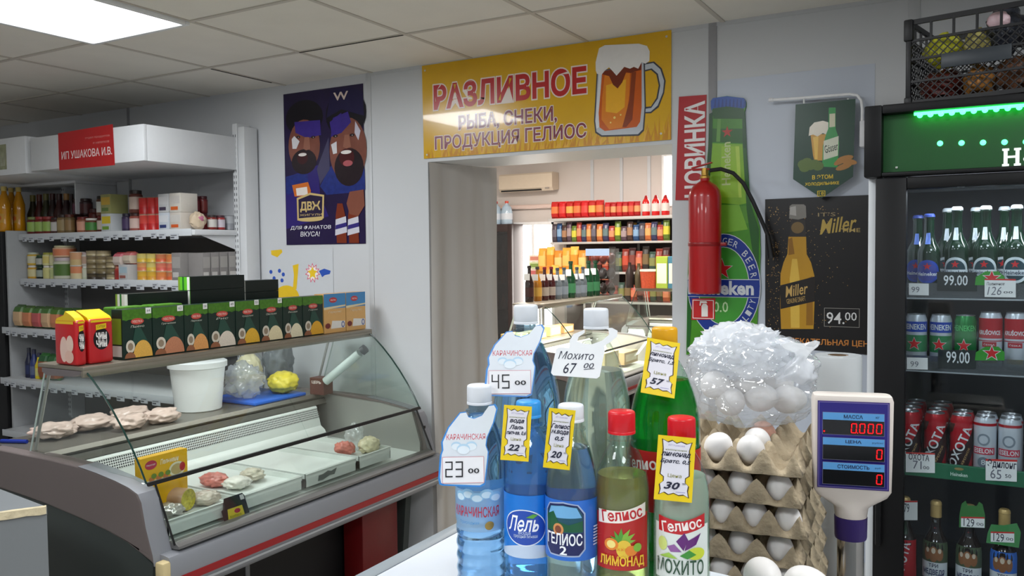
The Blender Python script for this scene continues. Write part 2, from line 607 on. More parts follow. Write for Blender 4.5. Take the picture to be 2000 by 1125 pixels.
# ---- yellow banner
pl = wall(3.394)
D = Dec(pl)
B0, B1, B2, B3 = (-2.42, 2.062), (-1.157, 2.062), (-1.155, 2.515), (-2.424, 2.515)
YEL = M('banner_yellow', (222, 172, 8), 0.2, nz=0.1, ns=6, coat=0.4)
b = MB()
b.slab(pl, [B0, B1, B2, B3], -0.003, 0, YEL)
c = cr(800, 40, 3.308)
GOLD = M('banner_wheat', (205, 140, 22), 0.22, coat=0.3)
GOLD2 = M('banner_wheat_pale', (232, 178, 60), 0.22, coat=0.3)
for i in range(150):                                # wheat field along the bottom edge
    u = random.uniform(-2.41, -1.16)
    hgt = random.uniform(0.02, 0.07) + 0.05 * max(0, (u + 1.5) / 0.35)
    wd = random.uniform(0.006, 0.016)
    sx = random.uniform(-0.02, 0.02)
    D.h = 0.0002 + 0.000003 * i
    D.poly([(u, 2.064), (min(-1.158, u + wd), 2.064), (min(-1.158, max(-2.41, u + wd + sx)), 2.064 + hgt)], GOLD if i % 3 else GOLD2)
D.h = 0.0007
RED, PUR = M('banner_red', (190, 26, 30), 0.25, coat=0.3), M('banner_plum', (128, 44, 70), 0.25, coat=0.3)
HAL = M('banner_white', (240, 225, 215), 0.25, coat=0.3)
a0, a1 = pl.uv(*c(160, 455)), pl.uv(*c(1137, 340))
hz = (a0[1] + a1[1]) / 2
D.text('РАЗЛИВНОЕ', (a0[0] + a1[0]) / 2, 2.353, a1[0] - a0[0], 0.112, RED, bold=0.035, halo=(HAL, 0.075))
a0, a1 = pl.uv(*c(318, 620)), pl.uv(*c(950, 560))
D.text('РЫБА, СНЕКИ,', (a0[0] + a1[0]) / 2, 2.215, a1[0] - a0[0], 0.075, PUR, bold=0.018, halo=(HAL, 0.06))
a0, a1 = pl.uv(*c(165, 740)), pl.uv(*c(1140, 680))
D.text('ПРОДУКЦИЯ ГЕЛИОС', (a0[0] + a1[0]) / 2, 2.127, a1[0] - a0[0], 0.075, PUR, bold=0.018, halo=(HAL, 0.06))
DK, GLS, GLS2 = P(60, 62, 70, 0.25), P(190, 196, 204, 0.2), P(150, 158, 170, 0.2)
def cp(*pts):
    return [pl.uv(*c(*p)) for p in pts]
D.poly(cp((1520, 275), (1580, 265), (1630, 310), (1655, 390), (1645, 470), (1610, 560), (1560, 600), (1515, 600), (1515, 560), (1560, 555), (1595, 500), (1610, 420), (1595, 350), (1560, 320), (1520, 330)), DK)
D.poly(cp((1522, 285), (1575, 275), (1620, 315), (1645, 390), (1637, 465), (1603, 550), (1558, 590), (1517, 592), (1517, 572), (1562, 565), (1605, 505), (1620, 420), (1605, 345), (1565, 310), (1522, 320)), GLS)
D.poly(cp((1210, 330), (1520, 262), (1527, 560), (1515, 712), (1482, 745), (1240, 752), (1200, 726), (1192, 650)), DK)
D.poly(cp((1217, 335), (1512, 270), (1519, 560), (1507, 704), (1476, 735), (1243, 742), (1208, 718), (1200, 650)), GLS)
D.poly(cp((1225, 335), (1240, 335), (1228, 600), (1225, 690), (1208, 700), (1202, 650)), P(225, 228, 232, 0.2))
D.poly(cp((1245, 335), (1500, 280), (1500, 560), (1490, 655), (1468, 688), (1262, 715), (1227, 690), (1222, 600)), P(205, 92, 18, 0.2))
D.poly(cp((1262, 345), (1425, 340), (1420, 480), (1390, 690), (1290, 705), (1240, 640), (1245, 500)), P(226, 130, 28, 0.2))
D.poly(cp((1270, 420), (1400, 380), (1390, 560), (1340, 600), (1268, 590)), P(240, 178, 40, 0.2))
D.poly(cp((1435, 335), (1465, 330), (1440, 640), (1400, 690), (1375, 690), (1420, 520)), P(140, 58, 20, 0.2))
D.poly(cp((1243, 330), (1500, 275), (1498, 320), (1455, 330), (1430, 340), (1400, 335), (1375, 400), (1345, 440), (1315, 415), (1290, 360), (1250, 350)), P(120, 44, 18, 0.2))
D.poly(cp((1204, 325), (1203, 270), (1225, 180), (1262, 160), (1480, 150), (1535, 165), (1552, 200), (1550, 262), (1525, 280), (1500, 270), (1478, 312), (1450, 300), (1425, 312), (1388, 300), (1362, 330), (1338, 357), (1315, 330), (1290, 303), (1262, 325), (1240, 352), (1212, 345)), P(236, 234, 232, 0.25))
for x, y, rr in ((1325, 628, 7), (1365, 610, 5), (1300, 660, 5)):
    u, v = pl.uv(*c(x, y))
    D.ell(u, v, rr * 0.0008, rr * 0.0008, P(250, 220, 120, 0.2), 10)
for u, v in ((-2.405, 2.49), (-1.175, 2.49), (-1.2, 2.09), (-2.4, 2.08)):
    D.ell(u, v, 0.005, 0.005, P(210, 205, 190, 0.3), 10)
merge(b, D)
b.obj('banner_sign', smooth=False)
tag(bpy.data.objects['banner_sign'], 'yellow beer banner with red lettering and a foaming mug above the passage', 'sign')

# ---- purple poster
pl = wall(3.396)
c = cr(500, 130, 2.394)
b = MB().slab(pl, [(-3.352, 1.650), (-2.797, 1.650), (-2.797, 2.470), (-3.352, 2.470)], -0.0015, 0, M('poster_purple', (34, 22, 62), 0.3, nz=0.5, ns=5))
D = Dec(pl)
def E_(x, y, a, bb, mat, rot=0.0, n=24, **k):
    u, v = pl.uv(*c(x, y))
    D.ell(u, v, a * 0.00149, bb * 0.00112, mat, n, rot, **k)
SK, SK2, HAIR, PP, DT = M('poster_skin', (128, 76, 62), 0.3, nz=0.35, ns=14), P(150, 98, 80, 0.3), P(16, 12, 22, 0.3), M('poster_paint', (58, 40, 132), 0.3, nz=0.3, ns=20), M('poster_beard', (34, 20, 26), 0.3, nz=0.4, ns=60)
BLU = M('poster_sweater', (34, 48, 120), 0.3, nz=0.5, ns=40)
D.poly(cp((140, 520), (290, 460), (300, 600), (340, 700), (142, 760)), P(46, 34, 110, 0.3))
D.poly(cp((300, 560), (345, 470), (400, 430), (508, 480), (511, 575), (440, 590), (330, 600)), BLU)
D.poly(cp((141, 515), (240, 490), (246, 545), (150, 600), (141, 590)), BLU)
D.poly(cp((285, 480), (340, 330), (345, 480), (300, 550)), P(70, 66, 96, 0.3))
E_(225, 240, 90, 85, HAIR)
E_(225, 370, 76, 125, SK)
E_(420, 220, 92, 110, HAIR)
E_(430, 390, 84, 150, SK)
D.poly(cp((350, 110), (440, 95), (500, 120), (505, 230), (400, 200), (330, 240)), P(28, 20, 66, 0.3))
D.poly(cp((180, 260), (300, 250), (305, 320), (240, 335), (185, 310)), PP)
D.poly(cp((350, 330), (360, 240), (430, 210), (445, 260), (400, 310)), PP)
D.poly(cp((345, 260), (400, 215), (390, 290), (355, 320)), PP)
E_(225, 445, 60, 60, DT)
E_(435, 470, 66, 88, DT)
E_(218, 428, 26, 30, P(60, 16, 20, 0.3))
E_(218, 412, 20, 8, P(236, 230, 225, 0.3))
E_(425, 425, 34, 42, P(70, 18, 22, 0.3))
E_(422, 400, 24, 9, P(236, 230, 225, 0.3))
E_(430, 452, 22, 14, P(176, 90, 96, 0.3))
for x, y, e in ((198, 330, 10), (268, 330, 10), (372, 325, 11), (450, 320, 11)):
    E_(x, y, e, e * 0.6, DT)
    E_(x + 1, y + 1, e * 0.25, e * 0.25, P(170, 160, 160, 0.3))
D.poly(cp((228, 330), (250, 330), (256, 385), (236, 392), (222, 385)), SK2)
D.poly(cp((415, 320), (437, 318), (446, 375), (424, 384), (408, 376)), SK2)
D.poly(cp((168, 340), (180, 325), (205, 350), (190, 385), (172, 385)), P(220, 218, 222, 0.3))
D.poly(cp((352, 365), (378, 350), (380, 405), (362, 410)), P(220, 218, 222, 0.3))
D.poly(cp((465, 255), (490, 300), (480, 345), (462, 310)), P(205, 200, 214, 0.3))
D.tpx('W', c(365, 160), c(430, 115), P(220, 200, 190, 0.3), bold=0.02)
D.poly(cp((170, 555), (245, 540), (258, 580), (255, 605), (182, 608)), P(205, 110, 44, 0.3))
D.poly(cp((188, 570), (240, 562), (244, 600), (192, 604)), P(230, 222, 214, 0.3))
BE = P(206, 180, 120, 0.3)
D.poly(cp((192, 615), (255, 590), (320, 600), (318, 710), (195, 720)), BE)
D.poly(cp((200, 622), (255, 600), (312, 608), (310, 700), (202, 710)), P(40, 30, 60, 0.3))
D.tpx('ДВЖ', c(210, 680), c(300, 630), BE, bold=0.04)
D.tpx('ЖИГУЛИ', c(206, 700), c(310, 686), BE)
E_(255, 715, 60, 10, BE)
TW = P(228, 226, 232, 0.3)
D.tpx('ДЛЯ ФАНАТОВ', c(163, 766), c(352, 740), TW, bold=0.01, shear=0.1)
D.tpx('ВКУСА!', c(210, 795), c(300, 770), TW, bold=0.01, shear=0.1)
for x0 in (392, 450):
    D.poly(cp((x0 - 12, 825), (x0 - 18, 700), (x0 - 10, 640), (x0 + 14, 640), (x0 + 28, 700), (x0 + 34, 825)), P(120, 48, 26, 0.3))
    D.poly(cp((x0 - 20, 790), (x0 - 18, 715), (x0 + 30, 700), (x0 + 36, 775)), P(205, 204, 214, 0.3))
    D.poly(cp((x0 - 19, 762), (x0 - 18, 742), (x0 + 33, 728), (x0 + 34, 748)), P(54, 44, 120, 0.3))
D.poly(cp((425, 640), (440, 585), (505, 575), (510, 650), (480, 700), (440, 690)), P(130, 76, 60, 0.3))
merge(b, D)
tag(b.obj('poster', smooth=False), 'dark purple beer poster with two shouting painted fans', 'poster')

# ---- sticker by the shelf
D = Dec(wall(YW))
pl = D.S
D.rect(*pl.uv(522, 592), *pl.uv(650, 486), M('sticker_film', (206, 209, 213), 0.3, nz=0.02))
BL, YL = P(44, 84, 180), P(232, 192, 36)
D.poly(cp((70, 860), (120, 855), (124, 868), (100, 892), (72, 880)), YL)
for x, y in ((70, 960), (110, 955), (85, 990), (128, 972), (60, 1025), (98, 1022), (122, 1000)):
    E_(x, y, 8, 10, BL)
E_(145, 1080, 62, 60, YL, t0=0, t1=math.pi)
D.poly(cp((172, 930), (200, 922), (196, 975), (190, 1040), (172, 1045), (178, 975)), YL)
u, v = pl.uv(*c(265, 965))
D.star(u, v, 0.055, P(222, 70, 110), 0.62, 11)
D.star(u, v, 0.046, P(245, 240, 235), 0.62, 11)
D.star(u, v, 0.036, P(240, 200, 40), 0.5, 5)
D.poly(cp((295, 955), (320, 945), (350, 955), (345, 970), (322, 975), (310, 985)), BL)
tag(D.obj('wall_sticker'), 'small wall sticker with blue dots, a yellow half circle and a star', 'sticker')

# ---- red sign reading upwards
pl = wall(3.396)
c = cr(1300, 160, 2.083)
b = MB().slab(pl, [pl.uv(1319, 391), pl.uv(1375, 391), pl.uv(1380, 185), pl.uv(1326, 189)], -0.0015, 0, P(176, 26, 34, 0.35))
D = Dec(pl)
a0, a1 = pl.uv(*c(62, 470)), pl.uv(*c(152, 80))
D.text('НОВИНКА', (a0[0] + a1[0]) / 2 + 0.012, (a0[1] + a1[1]) / 2, a1[1] - a0[1], 0.082, P(235, 232, 232, 0.35), rot=math.pi / 2, bold=0.03)
merge(b, D)
tag(b.obj('wall_sign', smooth=False), 'narrow red upright sign with white lettering beside the passage', 'sign')

# ---- bottle-shaped board
pl = wall(3.388)
GR = M('board_green', (70, 140, 30), 0.3, nz=0.45, ns=9)
b = MB()
out = cp((190, 120), (184, 100), (184, 78), (192, 66), (250, 57), (318, 66), (327, 82), (327, 100), (321, 122), (324, 200), (329, 300), (337, 400), (345, 490), (370, 540), (383, 590), (386, 700), (379, 850), (372, 990), (362, 1110), (84, 1110), (86, 1000), (88, 850), (92, 700), (100, 600), (125, 540), (155, 490), (165, 400), (170, 300), (180, 200))
b.slab(pl, out, -0.009, 0, GR)
D = Dec(pl)
D.poly(cp((187, 118), (184, 100), (184, 78), (192, 66), (250, 58), (318, 66), (327, 82), (326, 100), (318, 108), (250, 100), (192, 108)), P(44, 84, 170, 0.3))
for i in range(9):
    x = 196 + i * 15
    D.poly(cp((x, 104), (x + 5, 70), (x + 8, 70), (x + 10, 104)), P(34, 62, 136, 0.3))
D.poly(cp((190, 122), (192, 108), (250, 100), (318, 108), (321, 122), (318, 150), (195, 150)), P(30, 80, 30, 0.3))
D.poly(cp((178, 245), (182, 190), (322, 190), (326, 250)), P(38, 96, 30, 0.3))
D.poly(cp((178, 250), (326, 254), (345, 490), (300, 500), (158, 485)), P(126, 176, 36, 0.3))
D.poly(cp((178, 130), (192, 124), (190, 260), (180, 400), (168, 490), (152, 496), (165, 400), (172, 300)), P(22, 70, 30, 0.3))
D.poly(cp((312, 126), (322, 124), (326, 210), (332, 320), (340, 430), (346, 492), (330, 488), (322, 400), (314, 260)), P(24, 76, 30, 0.3))
D.poly(cp((212, 150), (226, 150), (222, 244), (206, 244)), P(96, 150, 60, 0.3))
D.poly(cp((228, 262), (300, 262), (310, 470), (222, 470)), P(146, 190, 44, 0.3))
D.poly(cp((284, 262), (300, 262), (310, 470), (298, 470)), P(176, 206, 76, 0.3))
D.poly(cp((160, 505), (330, 505), (372, 575), (120, 575)), P(84, 146, 40, 0.3))
D.poly(cp((190, 500), (300, 500), (335, 600), (200, 620)), P(120, 176, 50, 0.3))
D.poly(cp((100, 620), (118, 560), (140, 560), (112, 700), (104, 1000), (96, 1100), (86, 1100), (90, 850)), P(34, 96, 34, 0.3))
D.poly(cp((316, 270), (327, 270), (344, 490), (380, 600), (378, 840), (355, 700), (330, 520)), P(36, 92, 32, 0.3))
u, v = pl.uv(*c(251, 204))
D.star(u, v, 0.024, P(176, 50, 32, 0.3))
a0, a1 = pl.uv(*c(232, 420)), pl.uv(*c(262, 245))
D.text('Heineken', (a0[0] + a1[0]) / 2, (a0[1] + a1[1]) / 2, a1[1] - a0[1], 0.034, P(190, 205, 140, 0.3), rot=math.pi / 2, bold=0.02)
u, v = pl.uv(*c(235, 830))
LBL, LWH, LGR = P(24, 52, 140, 0.3), P(205, 210, 215, 0.3), P(62, 148, 50, 0.3)
D.ell(u, v, 0.150, 0.213, LWH, 40)
D.ell(u, v, 0.147, 0.210, LBL, 40)
D.ell(u, v, 0.106, 0.160, LWH, 40)
D.ell(u, v, 0.103, 0.157, LGR, 40)
D.rect(u - 0.148, v - 0.046, u + 0.143, v + 0.028, LWH)
D.rect(u - 0.148, v - 0.044, u + 0.143, v + 0.025, LBL)
a0, a1 = pl.uv(*c(95, 868)), pl.uv(*c(357, 820))
D.text('Heineken', (a0[0] + a1[0]) / 2, v - 0.008, a1[0] - a0[0], 0.052, LWH, bold=0.035)
for i, ch in enumerate('LAGER BEER'):
    a = math.pi * (0.60 - i * 0.058)
    if ch != ' ':
        D.text(ch, u + 0.126 * math.cos(a), v + 0.183 * math.sin(a), 0.018, 0.026, LWH, rot=a - math.pi / 2)
for i, ch in enumerate('QUALITY'):
    a = math.pi * (1.62 + i * 0.045)
    D.text(ch, u + 0.126 * math.cos(a), v + 0.183 * math.sin(a), 0.017, 0.024, LWH, rot=a + math.pi / 2)
us, vs_ = pl.uv(*c(230, 762))
D.star(us, vs_, 0.047, LWH)
D.star(us, vs_, 0.043, P(196, 30, 36, 0.3))
D.tpx('0.0', c(196, 935), c(255, 895), P(190, 225, 170, 0.3), bold=0.01)
merge(b, D)
tag(b.obj('advertising_board', smooth=False), 'tall board shaped like a green beer bottle behind the extinguisher', 'board')

# ---- extinguisher pictogram
pl = wall(3.384)
b = MB().slab(pl, cp((105, 968), (200, 966), (202, 880), (108, 882)), -0.003, 0, P(196, 34, 36, 0.35))
D = Dec(pl)
D.frame(*[x for p in cp((110, 962), (196, 888)) for x in p], 0.003, P(236, 232, 228, 0.35))
D.ppx([c(*p) for p in ((146, 955), (172, 955), (172, 912), (165, 902), (152, 902), (146, 912))], P(236, 232, 228, 0.35))
D.ppx([c(*p) for p in ((150, 900), (170, 900), (166, 892), (140, 892), (138, 910), (143, 910), (145, 899))], P(236, 232, 228, 0.35))
merge(b, D)
tag(b.obj('pictogram_sign', smooth=False), 'small red square sign with a white fire extinguisher symbol', 'sign')

# ---- fire extinguisher
t = thing('fire_extinguisher', 'red fire extinguisher hanging on the wall beside the passage', 'fire extinguisher', (-0.985, 3.300, 1.425))
FR = M('extinguisher_red', (172, 18, 22), 0.28, nz=0.04, coat=0.3)
MB().lathe([(0.0, 0), (0.058, 0.0), (0.0635, 0.006), (0.0645, 0.02), (0.0645, 0.385), (0.060, 0.41), (0.045, 0.432), (0.024, 0.446), (0.018, 0.45), (0.018, 0.462)], FR, 40).obj('tank', t)
MB().lathe([(0.0655, 0.19), (0.0665, 0.192), (0.0665, 0.203), (0.0655, 0.205)], P(140, 14, 18, 0.35), 40, cap=False).box((0.05, -0.012, 0.19), (0.088, 0.012, 0.204), P(140, 14, 18, 0.35), 0.002).obj('strap', t)
b = MB().lathe([(0.0, 0.46), (0.02, 0.46), (0.02, 0.468), (0.014, 0.472), (0.014, 0.5), (0.0, 0.502)], P(190, 150, 70, 0.3, metal=0.8), 16)
b.obj('valve', t)
b = MB().box((-0.05, -0.009, 0.492), (0.022, 0.009, 0.499), FR, 0.003).obox((-0.012, 0, 0.512), (0.085, 0.018, 0.006), FR, Matrix.Rotation(-0.22, 3, 'Y'), 0.002)
b.obj('handle', t)
hp = [(1386, 333), (1408, 330), (1432, 338), (1452, 358), (1470, 392), (1485, 425), (1494, 446), (1499, 458)]
hs = [at(x, y, Y=3.27 + 0.06 * min(1, i / 6)) - Vector(t.location) for i, (x, y) in enumerate(hp)]
MB().tube(hs, 0.008, P(20, 20, 22, 0.5), 10).obj('hose', t)
ed = hs[-1]
MB().tube([ed, ed + Vector((0.008, 0.004, -0.05)), ed + Vector((0.014, 0.006, -0.09))], [0.009, 0.011, 0.014], P(16, 16, 18, 0.4), 12).obj('nozzle', t)

# ---- hanging pennant and its rod
pl = wall(3.345)
b = MB().tube([at(*p, Y=3.352) for p in ((1506, 195), (1560, 192), (1620, 187), (1660, 184), (1674, 186), (1682, 196), (1684, 212), (1684, 240))], 0.0052, P(248, 248, 250, 0.3), 10)
b.lathe([(0.0, -0.008), (0.008, -0.008), (0.008, 0.008), (0.0, 0.008)], P(235, 235, 238, 0.3), 12, c=at(1506, 195, Y=3.352), mt=Matrix.Rotation(math.pi / 2, 3, 'Y'))
t = thing('pennant_rod', 'bent white rod on the wall carrying a green pennant', 'rod', (0, 0, 0))
b.obj('rod', t)
p = at(1688, 262, Y=3.37)
MB().box((p.x - 0.012, 3.33, p.z - 0.05), (p.x + 0.012, 3.399, p.z + 0.045), P(228, 228, 232, 0.35), 0.004).obj('mounting_plate', t)
b = MB()
for x in (1570, 1656):
    q = at(x, 196, Y=3.345)
    b.box((q.x - 0.003, 3.3462, q.z - 0.016), (q.x + 0.003, 3.350, q.z + 0.008), P(225, 228, 228, 0.3), 0.001)
b.obj('hanger_clip', t)
b = MB()
PG = M('pennant_green', (16, 62, 44), 0.3, nz=0.35, ns=7)
b.slab(pl, [pl.uv(*q) for q in ((1554, 204), (1671, 193), (1666, 345), (1605, 387), (1549, 350))], -0.001, 0, PG)
D = Dec(pl)
D.poly(cp((590, 215), (600, 300), (605, 320), (640, 320), (650, 300), (660, 212)), P(206, 150, 30, 0.25))
D.poly(cp((600, 225), (622, 222), (618, 315), (608, 315)), P(236, 190, 70, 0.25))
D.poly(cp((582, 220), (586, 185), (605, 165), (640, 158), (668, 166), (672, 190), (662, 218), (640, 208), (618, 222), (600, 214)), P(236, 228, 212, 0.25))
D.poly(cp((637, 345), (640, 260), (652, 215), (662, 190), (664, 105), (692, 104), (692, 190), (700, 215), (707, 250), (699, 348)), P(28, 150, 62, 0.25))
D.poly(cp((642, 318), (643, 240), (704, 220), (701, 300)), P(214, 218, 196, 0.25))
D.poly(cp((666, 185), (667, 130), (690, 128), (690, 182)), P(214, 212, 180, 0.25))
D.tpx('Gösser', c(646, 285), c(702, 250), P(40, 60, 40, 0.3), shear=0.2, bold=0.01, rot=0.25)
for x, y in ((560, 335), (575, 328), (590, 340), (605, 335), (620, 342), (566, 348)):
    E_(x, y, 14, 16, P(88, 112, 40, 0.3), n=12)
for x, y, rr in ((715, 320, 0.5), (730, 312, 0.2), (745, 325, -0.2), (725, 345, 0.3)):
    E_(x, y, 20, 10, P(176, 120, 50, 0.3), rot=rr, n=12)
PY = P(226, 196, 40, 0.3)
D.tpx('В ЭТОМ', c(597, 397), c(681, 376), PY, bold=0.02)
D.tpx('ХОЛОДИЛЬНИКЕ', c(568, 425), c(706, 404), PY, bold=0.02)
D.frame(*[x for q in cp((617, 466), (650, 442)) for x in q], 0.0025, PY)
D.tpx('18', c(624, 460), c(644, 447), PY)
merge(b, D)
tag(b.obj('pennant', smooth=False), 'green pointed pennant with a beer glass and bottle hanging from a white rod', 'pennant')

# ---- black beer poster
pl = wall(3.394)
b = MB().slab(pl, [(-0.768, 1.215), (-0.20, 1.19), (-0.20, 1.800), (-0.770, 1.798)], -0.002, 0, M('poster_black', (20, 17, 18), 0.3, nz=0.3, ns=6))
D = Dec(pl)
cs = [P(150, 112, 62, 0.3), P(112, 82, 48, 0.3), P(186, 150, 92, 0.3)]
for i in range(420):
    a = random.random()
    x, y = random.gauss(540 + 60 * math.sin(a * 40), 75), random.uniform(505, 1010)
    if random.random() < 0.3:
        x = random.uniform(412, 462)
    if not 412 < x < 800:
        continue
    u, v = pl.uv(*c(x, y))
    D.h = 0.0004 + 0.000002 * i
    rr = random.uniform(0.0012, 0.003)
    D.ell(u, v, rr, rr * 0.7, random.choice(cs), 5, random.random() * 3)
D.h = 0.0013
AM, AM2 = P(190, 142, 34, 0.3), P(222, 182, 74, 0.3)
D.poly(cp((470, 1005), (466, 900), (468, 780), (480, 735), (496, 700), (500, 630), (572, 630), (574, 700), (592, 735), (606, 790), (606, 900), (602, 1005)), AM)
D.poly(cp((510, 1000), (505, 800), (515, 720), (535, 720), (545, 800), (545, 1000)), AM2)
D.poly(cp((500, 640), (515, 632), (525, 700), (500, 705)), P(140, 96, 22, 0.3))
D.poly(cp((572, 990), (575, 800), (598, 790), (600, 990)), P(150, 104, 24, 0.3))
D.poly(cp((506, 630), (508, 560), (568, 560), (572, 630)), P(44, 38, 36, 0.3))
D.poly(cp((503, 556), (505, 505), (515, 498), (562, 498), (571, 505), (573, 552), (540, 560)), P(130, 126, 120, 0.3))
D.poly(cp((505, 540), (507, 510), (530, 505), (532, 545)), P(176, 172, 168, 0.3))
E_(537, 593, 16, 20, P(120, 96, 56, 0.3))
D.poly(cp((466, 828), (606, 792), (606, 893), (468, 924)), P(30, 24, 22, 0.3))
GO = P(196, 160, 92, 0.3)
D.tpx('Miller', c(484, 868), c(580, 825), GO, shear=0.4, bold=0.01, rot=0.2)
D.tpx('GENUINE DRAFT', c(492, 896), c(570, 878), GO, rot=0.2)
D.tpx("IT'S", c(620, 548), c(692, 530), P(160, 140, 100, 0.3))
D.tpx('Miller', c(625, 612), c(778, 550), P(186, 158, 76, 0.3), shear=0.4, bold=0.015, rot=0.13)
D.tpx('TIME', c(714, 612), c(792, 595), P(186, 160, 96, 0.3), bold=0.01)
D.frame(*[x for q in cp((645, 995), (790, 922)) for x in q], 0.002, P(150, 146, 140, 0.3))
D.tpx('94.', c(655, 983), c(728, 938), P(226, 226, 226, 0.3), bold=0.005)
D.tpx('00', c(730, 970), c(778, 938), P(226, 226, 226, 0.3), bold=0.005)
a0, a1 = pl.uv(1500, 672), pl.uv(1709, 655)
D.text('ПРИВЛЕКАТЕЛЬНАЯ ЦЕНА', (a0[0] + a1[0]) / 2, 1.238, a1[0] - a0[0], 0.026, P(206, 132, 60, 0.3), bold=0.02)
merge(b, D)
tag(b.obj('poster', smooth=False), 'black beer poster with a golden bottle and a price box', 'poster')

# ---- grey sheet hung over the passage side
def cur(u, v):
    # v: 0 bottom .. 1 top ; u: 0 front edge .. 1 far edge
    x = -2.392 + 0.118 * u
    y = 3.385 + 0.44 * u
    k = 1 - 0.75 * v
    wv = 0.016 * k * math.sin(u * 13 + 1.5 * v) + 0.012 * k * math.sin(u * 23 - 2 * v + 1) + 0.006 * math.sin(u * 5 + v * 9)
    return (x + 0.010 + max(-0.008, wv) + 0.012 * (1 - v), y - 0.3 * wv - 0.006, 0.02 + 2.022 * v)
tag(MB().grid(cur, 60, 50, M('grey_sheet_cloth', (184, 180, 175), 0.55, nz=0.06, ns=3)).obj('curtain', ang=80, outward=False), 'grey cloth sheet draped down the left side of the passage', 'curtain')

# ================================================================== deli display cases
TAUPE = M('taupe_end_panel', (112, 102, 100), 0.45, nz=0.05, ns=4)
CASEG = M('grey_case_plastic', (136, 138, 144), 0.42, nz=0.04, ns=4)
CASED = M('dark_case_metal', (66, 72, 70), 0.5, nz=0.08, ns=5)
GLASSM = GL('case_glass', (247, 251, 249), 1.0, base=0.04)
EDGE = M('glass_edge', (30, 58, 52), 0.15)
GASK = M('black_gasket', (12, 12, 13), 0.5)
DECKW = M('white_enamel', (222, 226, 222), 0.3, nz=0.03)
STRP = M('red_stripe', (150, 14, 22), 0.4)
def perf():
    """white sheet punched with small dark holes"""
    mt = M('perforated_sheet', (215, 218, 216), 0.4)
    nt = mt.node_tree
    b = nt.nodes['Principled BSDF']
    tc = nt.nodes.new('ShaderNodeTexCoord')
    sp = nt.nodes.new('ShaderNodeSeparateXYZ')
    nt.links.new(tc.outputs['Object'], sp.inputs[0])
    prev = None
    for ax, sc in (('Y', 105), ('Z', 105)):
        a = nt.nodes.new('ShaderNodeMath'); a.operation = 'MULTIPLY'; a.inputs[1].default_value = sc
        nt.links.new(sp.outputs[ax], a.inputs[0])
        f = nt.nodes.new('ShaderNodeMath'); f.operation = 'FRACT'
        nt.links.new(a.outputs[0], f.inputs[0])
        g = nt.nodes.new('ShaderNodeMath'); g.operation = 'GREATER_THAN'; g.inputs[1].default_value = 0.36
        nt.links.new(f.outputs[0], g.inputs[0])
        if prev:
            h = nt.nodes.new('ShaderNodeMath'); h.operation = 'MULTIPLY'
            nt.links.new(prev.outputs[0], h.inputs[0]); nt.links.new(g.outputs[0], h.inputs[1])
            prev = h
        else:
            prev = g
    mx = nt.nodes.new('ShaderNodeMix'); mx.data_type = 'RGBA'
    mx.inputs[6].default_value = lin((222, 224, 222)); mx.inputs[7].default_value = lin((52, 54, 56))
    nt.links.new(prev.outputs[0], mx.inputs[0])
    nt.links.new(mx.outputs[2], b.inputs['Base Color'])
    return mt
PERF = perf()
ARC = [(-2.712, 1.210), (-2.665, 1.178), (-2.612, 1.132), (-2.560, 1.080), (-2.510, 1.022), (-2.465, 0.963), (-2.425, 0.902), (-2.395, 0.850)]
